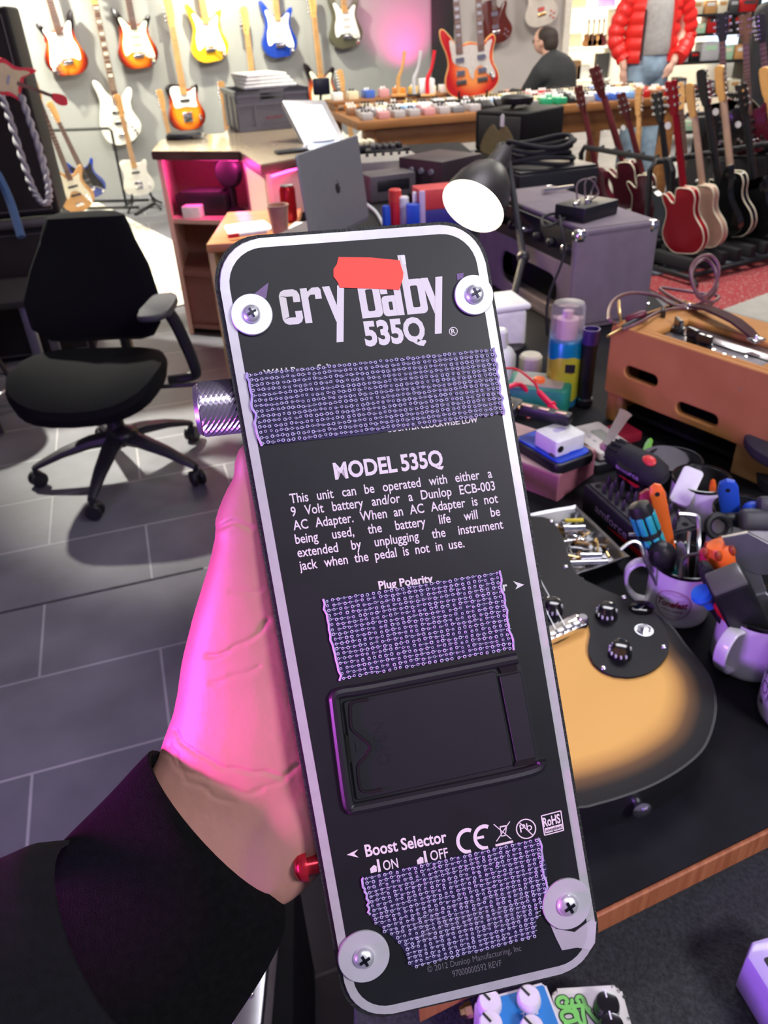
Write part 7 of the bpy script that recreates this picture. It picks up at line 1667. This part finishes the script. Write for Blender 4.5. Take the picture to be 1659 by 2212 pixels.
def ppoly(P): ic.face([pl(x, y, Z1) for x, y in P])
pring(979, 716, 9.5, 1.6)
ppoly([(1108, 1255), (1132, 1263), (1117, 1265)]); ppoly([(1117, 1265), (1132, 1263), (1113, 1273)])
ppoly([(749, 1846), (774, 1834), (765, 1844)]); ppoly([(749, 1846), (765, 1844), (775, 1852)])
parc(1010, 1816, 25, 7.5, 70, 290); parc(1047, 1808, 25, 7.5, 70, 290); pline(1030, 1810, 1045, 1807, 6)
pring(1136, 1790, 22, 2.6); pline(1121, 1776, 1150, 1803, 2.4)
pline(1066, 1780, 1104, 1812, 2); pline(1101, 1774, 1072, 1817, 2); pline(1079, 1786, 1094, 1783, 3); pline(1080, 1787, 1083, 1806, 2); pline(1094, 1784, 1091, 1804, 2); pline(1082, 1806, 1092, 1804, 2); pline(1070, 1826, 1108, 1817, 5)
for a, b in (((1169, 1762), (1211, 1751)), ((1211, 1751), (1217, 1793)), ((1217, 1793), (1176, 1804)), ((1176, 1804), (1169, 1762))): pline(*a, *b, 2.4)
ppoly([(1176, 1789), (1213, 1779), (1215, 1790), (1178, 1800)])
for cx, cy, s in ((805, 1874, 1), (906, 1856, 1)):
    ppoly([(cx-6, cy+2), (cx+2, cy-6), (cx+8, cy-4), (cx+9, cy+8), (cx-4, cy+12)]); ppoly([(cx+8, cy-18), (cx+13, cy-19), (cx+18, cy+8), (cx+12, cy+10)])
pring(821, 1303, 9, 2.5); pring(946, 1288, 9, 2.5); pline(832, 1301, 934, 1289, 3); pring(884, 1295, 7, 2.5)
for a, b in (((905, 1975), (1117, 1924)), ((905, 2030), (1128, 1983)), ((1117, 1924), (1128, 1983)), ((905, 1975), (905, 2030))): pline(*a, *b, 7)
ic.build('symbol_print', M_ink, ped, smooth=False)
lettering([ptxt('Dunlop', (915, 2020), (1115, 1974), 36, .05)], M_ink, ped, 'logo_print', .0002)
lettering([ptxt('R', (975, 721), (984, 720), 10, .02), ptxt('Pb', (1124, 1798), (1150, 1792), 17, 0), ptxt('RoHS', (1174, 1786), (1211, 1776), 19, .03)], M_ink, ped, 'symbol_print', .0002)
lettering([ptxt('compliant', (1179, 1797), (1213, 1788), 7, .01)], M_paint, ped, 'symbol_print', .0003)
# price sticker
stk = [(731, 556), (800, 557), (863, 563), (866, 575), (871, 590), (870, 602), (862, 627), (800, 624), (734, 622), (729, 610), (720, 598), (720, 582), (727, 572)]
MB().prism([pl2(*p) for p in stk], .00032, .00045).build('price_sticker', mat('fluorescent_red_sticker', (1, .085, .06), .6, var=.03, emit=0), ped, smooth=False)
ppts = [(864, 553), (874, 552), (877, 572), (868, 573)]
MB().prism([pl2(*p) for p in ppts], .00030, .00036).build('paper_scrap', M_paper, ped, smooth=False)
# purple tape scraps
M_tape = mat('purple_tape', (.20, .10, .30), .3, alpha=.8)
for P in ([(543, 640), (580, 611), (575, 645), (560, 648)], [(986, 592), (1001, 590), (1000, 600), (987, 606)]):
    MB().prism([pl2(*p) for p in P], .0003, .0004).build('tape_scrap', M_tape, ped, smooth=False)
# velcro patches
M_vf = mat('violet_velcro_film', (.040, .032, .10), .35, alpha=.58, var=.15, scale=300)
M_vr = mat('lavender_velcro_hooks', (.47, .42, .66), .35, var=.12, scale=500)
def inpoly2(p, P): return inpoly(p[0], p[1], P)
def velcro(P, rows, cols, q, seed, fr=None):
    rnd = random.Random(seed)
    L = [pl2(*p) for p in P]
    f = MB().prism(L, .0003, .0007).build('velcro_strip', M_vf, ped, smooth=False)
    r = MB()
    for i in range(rows):
        for j in range(cols):
            u, v = (j+.5+(.0))/cols, (i+.5)/rows
            x = (q[0][0]*(1-u)+q[1][0]*u)*(1-v)+(q[3][0]*(1-u)+q[2][0]*u)*v+rnd.uniform(-1.3, 1.3)
            y = (q[0][1]*(1-u)+q[1][1]*u)*(1-v)+(q[3][1]*(1-u)+q[2][1]*u)*v+rnd.uniform(-1.1, 1.1)
            if not inpoly(x, y, P): continue
            k = 7; R = rnd.uniform(3.0, 4.1); hh = .0014+rnd.uniform(-.0002, .0002); ph = rnd.uniform(0, 6)
            O = [pl(x+R*math.cos(ph+2*math.pi*a/k), y+R*math.sin(ph+2*math.pi*a/k), hh) for a in range(k)]
            I = [pl(x+R*.50*math.cos(ph+2*math.pi*a/k), y+R*.50*math.sin(ph+2*math.pi*a/k), hh+.0001) for a in range(k)]
            Bt = [pl(x+R*.8*math.cos(ph+2*math.pi*a/k), y+R*.8*math.sin(ph+2*math.pi*a/k), .0007) for a in range(k)]
            for a in range(k):
                b = (a+1) % k; r.face([O[a], O[b], I[b], I[a]])
                if a % 2: r.face([Bt[a], Bt[b], O[b], O[a]])
            if rnd.random() < .7: 
                d = (q[1][0]-q[0][0])/cols; s = (q[1][1]-q[0][1])/cols
                r.face([pl(x+R, y-.9, .0009), pl(x+d-R, y+s-.9, .0009), pl(x+d-R, y+s+.6, .0009), pl(x+R, y+.6, .0009)])
    r.build('velcro_hooks', M_vr, f, smooth=False)
    # frayed cut ends
    for a, b in fr or ((q[0], q[3]), (q[1], q[2])):
        e = MB()
        pts = [pl(a[0]*(1-t)+b[0]*t+rnd.uniform(-3.5, 3.5), a[1]*(1-t)+b[1]*t, .0010) for t in [k/16 for k in range(17)]]
        e.tube(pts, .00045, 5); e.build('frayed_end', M_vr, f)
velcro([(533, 808), (1064, 753), (1074, 800), (1086, 893), (800, 938), (563, 962), (545, 890)], 14, 47, ((533, 806), (1064, 752), (1088, 897), (563, 964)), 1)
velcro([(697, 1295), (1076, 1234), (1092, 1300), (1106, 1400), (735, 1467), (718, 1390)], 17, 30, ((697, 1293), (1076, 1232), (1107, 1403), (735, 1469)), 2)
velcro([(783, 1893), (1163, 1808), (1180, 1870), (1180, 1955), (1160, 1962), (1155, 2020), (1060, 2048), (888, 2087), (868, 2045), (845, 2020), (802, 1985), (795, 1950)], 22, 29, ((783, 1891), (1163, 1806), (1196, 2012), (830, 2104)), 3, (((783, 1893), (797, 1972)), ((1163, 1808), (1181, 1950))))
# washers and screws
M_zinc = mat('zinc_washer', (.72, .74, .78), .42, .6, var=.03)
M_nyl = mat('frosted_nylon_washer', (.52, .50, .55), .5, var=.04, trans=.15)
M_screw = mat('bright_zinc_screw', (.86, .86, .9), .34, .75, var=.03)
def washer(cx, cy, rp_px, m, hr=20.5, thick=.0016):
    c = pl(cx, cy); r = (pl(cx+rp_px, cy)-c).length*1.0; h = (pl(cx+hr, cy)-c).length
    w = MB().lathe([(r*.97, .0002), (r, .0005), (r, thick-.0003), (r*.97, thick), (h*.5, thick)], 44, Matrix.Translation(c)).build('washer', m, ped)
    s = MB().lathe([(h, thick), (h*1.0, thick+.0006), (h*.86, thick+.0016), (h*.55, thick+.0023), (h*.0+.0001, thick+.0025)], 28, Matrix.Translation(c)).build('screw', M_screw, w)
    x = MB(); z = thick+.00255
    for a in (0.4, 0.4+math.pi/2): x.box((0, 0, z), (h*1.05, h*.26, .0005), Matrix.Translation(c) @ Matrix.Rotation(a, 4, 'Z'), .0001, 1)
    x.ball((c.x, c.y, z), h*.24, None, 10, (1, 1, .2)); x.build('cross_slot', mat('dark_slot', (.03, .03, .04), .3, .8), w)
washer(544, 681, 45, M_zinc); washer(1022, 639, 41.5, M_zinc); washer(785, 2062, 55, M_nyl, 23); washer(1222, 1949, 52, M_nyl, 23)
# clear tape tag under the lower right washer
tp_ = [(1183, 1985), (1200, 2005), (1240, 2012), (1275, 1985), (1287, 1990), (1284, 2035), (1274, 2050), (1245, 2045), (1213, 2051), (1200, 2025)]
MB().prism([pl2(*p) for p in tp_], .0003, .0006).build('clear_tape', mat('clear_tape', (.70, .66, .72), .15, alpha=.42), ped, smooth=False)
# battery door
M_door = mat('battery_door_plastic', (.0115, .011, .0145), .42, var=.08)
def ptube(P, r, z, name, m, parent=ped, sm=4, n=10):
    return MB().tube([pl(x, y, z) for x, y in P], r, n, sm).build(name, m, parent)
door_base = [(730, 1500), (1122, 1425), (1165, 1650), (757, 1735)]
MB().prism(round_poly([pl2(*p) for p in door_base], .003, 4), .0001, .0008).build('door_frame', M_door, ped)
MB().prism(round_poly([pl2(*p) for p in ((740, 1513), (1068, 1447), (1106, 1650), (768, 1725))], .0012, 3), .0008, .0020, None, .0003, 1).build('battery_door', M_door, ped)
MB().prism([pl2(*p) for p in ((1075, 1459), (1122, 1449), (1155, 1635), (1112, 1645))], .0008, .0019, None, .0003, 1).build('hinge_strip', M_door, ped)
ptube([(1113, 1421), (1000, 1444), (800, 1484), (738, 1494), (723, 1503), (723, 1520), (738, 1640), (750, 1725), (757, 1741), (772, 1742), (900, 1716), (1100, 1674), (1160, 1656), (1166, 1640)], .0021, .0012, 'raised_rim', M_door)
M_deep = mat('deep_black', (.002, .002, .002), .9)
for P in ([(1073, 1438), (1112, 1431), (1114, 1447), (1080, 1452)], [(1108, 1642), (1150, 1632), (1153, 1645), (1110, 1652)]): MB().prism([pl2(*p) for p in P], .0020, .00215).build('hinge_slot', M_deep, ped, smooth=False)
gpath = [(794, 1508), (770, 1511), (757, 1517), (755, 1530), (757, 1565), (765, 1577), (788, 1596), (797, 1605), (797, 1614), (788, 1630), (773, 1648), (772, 1665), (776, 1695), (783, 1704), (800, 1705), (823, 1700)]
ptube(gpath, .00062, .0021, 'latch_groove', M_deep, ped, 3, 6)
MB().prism([pl2(*p) for p in ((743, 1580), (752, 1588), (759, 1640), (751, 1650))], .0020, .00215).build('latch_slot', M_deep, ped, smooth=False)
MB().prism([pl2(*p) for p in ((765, 1597), (776, 1608), (769, 1622))], .0020, .0023).build('latch_nib', M_door, ped, smooth=False)
o_ = pl(842, 1648); lettering([('OPEN', o_, pl(826, 1556)-o_, pl(816, 1652)-o_, N3, 0)], mat('embossed_door_plastic', (.017, .016, .020), .3), ped, 'embossed_text', .0021)
# knurled side knob and red boost button
def side_frame(px, py, dz): # axis leaving the left side of the shell
    q = pl(px, py, dz); return Matrix.Translation(q) @ Matrix(((0, 0, -1, 0), (0, 1, 0, 0), (1, 0, 0, 0), (0, 0, 0, 1)))
MS = side_frame(545, 862, -.014)
kr = .0094; kb = MB(); rings = []; NN = 44
Lk_ = abs((pl(418, 862)-pl(545, 850)).x)*1.02
for k in range(19):
    z = .002+(Lk_-.004)*k/18; rings.append([((kr+(.00055 if (i+k) % 2 else -.0003))*math.cos(2*math.pi*i/NN), (kr+(.00055 if (i+k) % 2 else -.0003))*math.sin(2*math.pi*i/NN), z) for i in range(NN)])
kb.loft(rings, False, MS); kb.build('knurled_knob', mat('knurled_nickel', (.62, .58, .66), .24, .9), ped, smooth=False)
MB().lathe([(kr-.0004, Lk_-.003), (kr, Lk_-.0015), (kr-.001, Lk_), (.0005, Lk_)], 40, MS, False).lathe([(kr-.0005, -.004), (kr-.0003, .0025)], 40, MS, False).build('knob_end', mat('violet_lit_nickel', (.35, .30, .40), .3, .8), ped)  # purple light on the knob is mixed into its end metal's colour
MS2 = side_frame(690, 1893, -.010)
M_rbt = mat('red_anodised', (.62, .03, .05), .25, .7)
lb_ = abs((pl(664, 1893)-pl(690, 1893)).x)
bt = MB().lathe([(.0035, -.002), (.0035, lb_)], 22, MS2, False).build('button_shaft', M_rbt, ped)
MB().lathe([(.0034, lb_-.0004), (.0056, lb_-.0004), (.0056, lb_+.0008), (.0051, lb_+.0026), (.0034, lb_+.0042), (.0001, lb_+.0047)], 28, MS2, False).build('boost_button', M_rbt, ped)

# ------------------------------------------------------------------ the hand and sleeve holding it
hand_o = PD(560, 1500, .288)
FOLDS = [[(468, 1139), (505, 1130), (540, 1138)], [(444, 1420), (490, 1408), (525, 1389), (559, 1365), (580, 1343)], [(458, 1475), (510, 1462), (562, 1440)], [(500, 1280), (560, 1276)],
 [(376, 1580), (400, 1608), (425, 1630), (492, 1662), (549, 1667), (611, 1676), (648, 1655)], [(368, 1612), (396, 1664), (458, 1686), (525, 1714), (562, 1709)], [(545, 1706), (580, 1700), (610, 1684)], [(335, 1606), (362, 1634), (405, 1686), (470, 1722), (505, 1738)]]
def hand_skin():
    m = mat('hand_skin', (.42, .205, .165), .5, sss=.10, var=.07, scale=28); N, L, b = nodes(m)
    tc = [n for n in N if n.type == 'TEX_COORD'][0]
    n1 = N.new('ShaderNodeTexNoise'); n1.inputs['Scale'].default_value = 300; n1.inputs['Detail'].default_value = 4
    n2 = N.new('ShaderNodeTexVoronoi'); n2.feature = 'DISTANCE_TO_EDGE'; n2.inputs['Scale'].default_value = 130
    mp = N.new('ShaderNodeMapping'); mp.inputs['Scale'].default_value = (1, .6, .6)
    L.new(tc.outputs['Object'], mp.inputs['Vector']); L.new(mp.outputs['Vector'], n2.inputs['Vector']); L.new(tc.outputs['Object'], n1.inputs['Vector'])
    ad = N.new('ShaderNodeMath'); ad.operation = 'MULTIPLY_ADD'; ad.inputs[1].default_value = .6
    L.new(n2.outputs['Distance'], ad.inputs[0]); L.new(n1.outputs['Fac'], ad.inputs[2])
    bp = N.new('ShaderNodeBump'); bp.inputs['Strength'].default_value = .16; bp.inputs['Distance'].default_value = .0010
    L.new(ad.outputs[0], bp.inputs['Height']); L.new(bp.outputs['Normal'], b.inputs['Normal']); return m
hand_o = PD(560, 1500, .288)
per = thing('person', 'person holding the wah pedal, only left hand and black coat sleeve in view', 'person', Matrix.Translation(hand_o))
def hl(x, y, d): return PD(x, y, d)-hand_o
hb_ = MB()
def flat_loft(chain, n=20):
    """chain of (px, py, depth, half width px, half thickness / half width)"""
    ch_ = smooth_loop(chain, 4, False); rings = []
    for i, c in enumerate(ch_):
        a, b = ch_[max(0, i-1)], ch_[min(len(ch_)-1, i+1)]
        t = Vector((b[0]-a[0], b[1]-a[1])).normalized(); nrm = Vector((-t.y, t.x)); s = c[2]/FPX
        lat = c_r*nrm.x - c_u*nrm.y; o = hl(c[0], c[1], c[2])
        rings.append([o+lat*(c[3]*s*math.cos(q))+c_f*(c[3]*s*c[4]*math.sin(q)) for q in [2*math.pi*k/n for k in range(n)]])
    hb_.loft(rings)
thumb = [(543, 957, .2722, 14, .9), (543, 968, .2724, 30, .9), (546, 990, .2728, 40, .9), (549, 1035, .275, 47, .85), (546, 1075, .2772, 64, .80), (545, 1125, .2795, 82, .72), (551, 1155, .2805, 86, .70), (550, 1195, .282, 94, .68), (552, 1250, .2845, 113, .64), (555, 1310, .2870, 135, .60), (558, 1380, .2895, 156, .56), (560, 1440, .2915, 172, .54), (565, 1500, .2930, 186, .53), (566, 1560, .2940, 197, .50), (560, 1620, .294, 208, .46), (545, 1690, .294, 214, .42), (500, 1760, .293, 202, .40), (440, 1840, .291, 190, .42), (360, 1930, .288, 180, .42), (290, 2010, .286, 175, .42)]
flat_loft(thumb)
flat_loft([(655, 1640, .294, 60, .9), (640, 1735, .291, 112, .72), (612, 1800, .290, 116, .66), (560, 1860, .290, 110, .6), (500, 1890, .290, 90, .6)])
# palm behind the housing and four fingers laid across the treadle
flat_loft([(620, 1230, .312, 110, .6), (680, 1380, .328, 200, .40), (720, 1520, .338, 240, .32), (700, 1660, .332, 210, .34), (640, 1750, .312, 150, .45)])
def finger(P, r):
    Q = [hl(*p) for p in P]
    for i in range(len(Q)-1): hb_.capsule(Q[i], Q[i+1], r*(1-.10*i), r*(1-.10*(i+1)), 12)
finger([(790, 1330, .343), (900, 1235, .350), (985, 1190, .352), (1050, 1165, .348)], .0092)
finger([(830, 1430, .345), (960, 1360, .353), (1050, 1325, .354), (1112, 1305, .349)], .0095)
finger([(830, 1530, .345), (965, 1485, .353), (1055, 1460, .354), (1115, 1448, .349)], .0090)
finger([(800, 1630, .342), (920, 1610, .351), (1000, 1600, .352), (1055, 1596, .348)], .0080)
ho = hb_.build('hand', hand_skin(), per); remesh(ho, .0018, 7)
ss = ho.modifiers.new('fine', 'SUBSURF'); ss.levels = 1; ss.render_levels = 1
dgp = bpy.context.evaluated_depsgraph_get(); dgp.update()
me_ = bpy.data.meshes.new_from_object(ho.evaluated_get(dgp)); ho.modifiers.clear(); ho.data = me_; me_.name = 'hand'
nv = len(me_.vertices); co = np.empty(nv*3); me_.vertices.foreach_get('co', co); co = co.reshape(-1, 3)
no = np.empty(nv*3); me_.vertices.foreach_get('normal', no); no = no.reshape(-1, 3)
W_c = co+np.array(hand_o)-np.array(EYE); dz = W_c@np.array(c_f); px_ = 829.5+FPX*(W_c@np.array(c_r))/dz; py_ = 1106-FPX*(W_c@np.array(c_u))/dz
px_ = px_+3*np.sin(py_*.13+px_*.05); py_ = py_+3*np.sin(px_*.09)
facing = np.clip(-(no@np.array(c_f))*2, 0, 1)
disp = np.zeros(nv)
for k_, line in enumerate(FOLDS):
    dm = np.full(nv, 1e9)
    for (x0, y0), (x1, y1) in zip(line, line[1:]):
        dx, dy = x1-x0, y1-y0; t = np.clip(((px_-x0)*dx+(py_-y0)*dy)/(dx*dx+dy*dy), 0, 1)
        dm = np.minimum(dm, np.hypot(px_-x0-t*dx, py_-y0-t*dy))
    amp_ = (.0007, .0007, .0004, .0003, .0006, .0004, .0003, .0003)[k_]
    disp -= amp_*np.exp(-(dm/4.5)**2); disp += amp_*.10*np.exp(-((dm-13)/7)**2)
disp *= facing
co2 = co+no*disp[:, None]; me_.vertices.foreach_set('co', co2.ravel()); me_.update()
me_.polygons.foreach_set('use_smooth', [True]*len(me_.polygons))
# creases over wrist and thumb joint are pressed in as shallow grooves
M_coat = mat('black_wool_coat', (.0028, .0028, .0034), .95, var=.35, scale=400, bump=.5, bscale=1800, spec=.12)
M_coat2 = mat('dark_jersey_sleeve', (.0055, .005, .0075), .9, var=.2, scale=300, bump=.3, bscale=1500, spec=.2)
def sleeve_loft(edges, name, m, thick=.42, lip=True):
    rings = []
    E_ = smooth_loop([(a[0], a[1], b[0], b[1], d) for a, b, d in edges], 4, False)
    for ax_, ay_, bx_, by_, d in E_:
        c = ((ax_+bx_)/2, (ay_+by_)/2); h = Vector((bx_-ax_, by_-ay_))/2; s = d/FPX
        lat = c_r*h.x*s - c_u*h.y*s; o = hl(c[0], c[1], d); L_ = lat.length
        rings.append([o+lat*math.cos(q)+c_f*(L_*thick*math.sin(q)) for q in [2*math.pi*k/36 for k in range(36)]])
    b = MB(); first = rings[0]; c0 = sum(first, Vector())/len(first); c1 = sum(rings[3], Vector())/len(first)
    inner = [[c0+(p-c0)*.95 for p in first], [c1+(p-c1)*.92 for p in rings[3]]] if lip else []
    b.loft(inner[::-1]+rings, False); return b.build(name, m, per)
sleeve_loft([((322, 1624), (606, 1932), .287), ((292, 1655), (616, 1968), .285), ((230, 1722), (612, 2020), .283), ((130, 1822), (570, 2105), .279), ((60, 1900), (505, 2205), .274), ((-60, 2010), (430, 2330), .266), ((-200, 2120), (330, 2480), .255)], 'coat_cuff', M_coat, .5)
sleeve_loft([((128, 1822), (345, 2235), .268), ((92, 1826), (335, 2242), .2665), ((55, 1832), (310, 2260), .265), ((0, 1856), (265, 2300), .262), ((-110, 1905), (180, 2380), .256), ((-260, 2000), (60, 2500), .245)], 'coat_sleeve', M_coat2, .62)

# ------------------------------------------------------------------ pedals on the carpet board, bottom edge
PZt = CZ+.052
def bench_pedal(label, corners, depth_, h, m, bev=.003, r=.003):
    a, b = [PZ(*p, CZ+h) for p in corners]; M = frame((a.x, a.y, CZ), b-a, (0, 0, 1)); w = (b-a).length
    t = thing('effects_pedal', label, 'effects pedal', M)
    MB().prism(rrect(w, depth_, r, 5, w/2, -depth_/2), 0, h, None, bev, 2).build('enclosure', m, t); return t, M, M.inverted(), w
t, M, Mi_, w = bench_pedal('bright blue pedal with white knobs cut off by the bottom edge', ((1023, 2163), (1177, 2121)), .11, .048, mat('pedal_white_side', (.72, .66, .74), .3))
MB().prism(rrect(w-.004, .106, .002, 4, w/2, -.055), .048, .0486).build('face_plate', mat('bright_blue_face', (.015, .20, .62), .35), t)
M_kn = mat('pearl_white_knob', (.78, .70, .78), .3)
for x, y in ((1143, 2150), (1058, 2160), (1060, 2207), (1150, 2216)):
    p = Mi_ @ PZ(x, y, CZ+.058); k = MB().lathe([(.0098, .0), (.0098, .003), (.0088, .0085), (.0078, .0095)], 24, Matrix.Translation((p.x, p.y, .0486))).build('knob', M_kn, t)
    MB().box((0, .004, .0098), (.0018, .0085, .0006), Matrix.Translation((p.x, p.y, .0486)) @ Matrix.Rotation(.5, 4, 'Z')).build('pointer', M_black, k)
o_ = Mi_ @ PZ(1128, 2200, CZ+.0486); o_.z = .0487; lettering([('Time', o_, (.014, 0, 0), (0, .0036, 0), N3, .01)], mat('white_legend', (.8, .78, .82), .5), t, 'lettering', .0001)
p = Mi_ @ PZ(1006, 2183, CZ+.026)
MB().lathe([(.006, 0), (.006, .006), (.004, .006), (.004, .010)], 6, Matrix.Translation((0, p.y, .026)) @ Matrix.Rotation(-math.pi/2, 4, 'Y')).build('jack_socket', M_gold, t)
t, M, Mi_, w = bench_pedal('white pedal with green hand lettering beside the blue one at the bottom edge', ((1190, 2136), (1340, 2127)), .115, .045, mat('pedal_cream_white', (.66, .62, .60), .32), .004, .005)
for x, y in ((1312, 2168), (1322, 2216)):
    p = Mi_ @ PZ(x, y, CZ+.055); k = MB().lathe([(.0105, 0), (.0105, .002), (.0095, .010), (.0085, .0125), (.004, .0130)], 26, Matrix.Translation((p.x, p.y, .0452))).build('knob', mat('gloss_black_knob', (.006, .006, .007), .12, coat=.6), t)
    MB().box((0, .006, .0128), (.0012, .006, .0012), Matrix.Translation((p.x, p.y, .0452))).build('pointer', M_white, k)
def lt(px, py): q = Mi_ @ PZ(px, py, CZ+.045); return Vector((q.x, q.y, .0451))
u = (lt(1300, 2140)-lt(1200, 2146)).normalized(); v = Vector((-u.y, u.x, 0))
o1_ = lt(1207, 2186); o2_ = lt(1215, 2228)
M_gl = mat('lime_green_lettering', (.20, .62, .13), .45); M_gk = mat('black_outline', (.01, .01, .01), .4)
def ribbon(lines, wd, z, m, name):
    rb = MB()
    for li, ln in enumerate(lines):
        P = [lt(1180+x/4.327, 2110+y/4.327) for x, y in smooth_loop(ln, 6, False)]
        P = [Vector((p.x, p.y, z+li*.00003)) for p in P]; Lq = []
        for i, p in enumerate(P):
            d = (P[min(i+1, len(P)-1)]-P[max(0, i-1)]).normalized(); n = Vector((-d.y, d.x, 0))*wd/2; Lq.append((p+n, p-n))
        for (a1, b1), (a2, b2) in zip(Lq, Lq[1:]): rb.face([a1, a2, b2, b1])
        for p in (P[0], P[-1]): rb.face([p+Vector((wd/2*math.cos(k*math.pi/6), wd/2*math.sin(k*math.pi/6), .00001)) for k in range(12)])
    return rb.build(name, m, t, smooth=False)
STK = [[(185, 250), (195, 225), (165, 195), (120, 205), (105, 245), (140, 283), (230, 282), (340, 272), (400, 305)], [(305, 240), (285, 215), (305, 188), (340, 205), (365, 270), (410, 345), (490, 440)], [(240, 222), (245, 280), (285, 335), (300, 400), (330, 450)], [(275, 375), (255, 335), (205, 320), (150, 340), (150, 390), (200, 425), (270, 410)], [(340, 300), (345, 360), (360, 430), (350, 470)], [(180, 440), (230, 480), (300, 490)]]
ribbon(STK, .0050, .0452, M_gk, 'black_outline'); ribbon(STK, .0030, .0456, M_gl, 'green_lettering')
sv = [('V', 0), ('o', 1), ('l', 2), ('u', 3), ('m', 4), ('e', 5)]
c_ = lt(1312, 2176); lts = []
for ch_, i in sv:
    a = math.radians(62-19*i); r_ = .0155; q = c_+u*(r_*math.cos(a))+v*(r_*math.sin(a)); tn = u*math.sin(a)-v*math.cos(a); nn = u*math.cos(a)+v*math.sin(a)
    lts.append((ch_, q-tn*.0012, tn*.0024, nn*(.0034), N3, 0))
lettering(lts, M_gk, t, 'lettering', .0001)
a_, b_ = PZ(1598, 2040, CZ+.05), PZ(1619, 2002, CZ+.05)
far = PZ(1659, 1982, CZ+.05); M = frame((a_.x, a_.y, CZ), PZ(1662, 2142, CZ+.05)-a_, (0, 0, 1)); 
t = thing('effects_pedal', 'lilac pedal with a black label plate cut by the right edge', 'effects pedal', M); Mi_ = M.inverted(); w = .115
MB().prism([(0, .012), (.010, 0), (w, 0), (w, .07), (.012, .07), (0, .060)], 0, .05, None, .003, 2).build('enclosure', mat('lilac_enamel', (.50, .40, .72), .3, coat=.3), t)
MB().prism(rrect(.09, .05, .002, 3, .060, .036), .05, .0506).build('label_plate', M_black, t)
q_ = Mi_ @ PZ(1648, 2032, CZ+.05); lettering([('BAD', Vector((.030, .016, .0507)), (0, .026, 0), (-.007, 0, 0), N3, .02)], M_paper, t, 'lettering', .0001)
# ------------------------------------------------------------------ metal edged case and black board at the lower left
FZ = .40
p0, p1 = PZ(572, 2105, FZ), PZ(560, 2230, FZ)
d_ = (p0-p1).normalized(); M = frame((p1.x, p1.y, 0), Vector((d_.y, -d_.x, 0)), (0, 0, 1))
fc = thing('equipment_case', 'metal edged case with riveted corners on the floor by the sleeve', 'case', M @ Matrix.Translation((-.30, 0, 0)))
MB().box((.15, .0, FZ/2), (.30, .36, FZ), None, .006).build('case_body', mat('pale_case_panel', (.58, .52, .50), .4), fc)
MB().box((.285, 0, FZ-.008), (.034, .364, .020), None, .004).box((.15, .165, FZ-.008), (.304, .034, .020), None, .004).build('metal_edge', M_steel, fc)
for k in range(9): MB().ball((.285, -.16+.040*k, FZ+.002), .0052, None, 10, (1, 1, .5)).build('rivet', M_chrome, fc)
MB().prism(rrect(.11, .20, .02, 5, .20, .03), FZ, FZ+.003, None, .001, 1).prism(rrect(.06, .05, .01, 4, .20, .02), FZ+.003, FZ+.008, None, .002, 1).build('latch_plate', M_chrome, fc)
b0, b1 = PZ(618, 1900, .30), PZ(612, 2240, .30)
d_ = b0-b1; M = frame((b1.x, b1.y, 0), d_, (0, 0, 1))
t = thing('black_edge_board', 'dark upright screen edge standing beside the metal edged case', 'screen', M); MB().box((d_.length*.5, 0, .16), (d_.length*1.15, .030, .32), None, .003).build('panel_body', M_blackm, t)
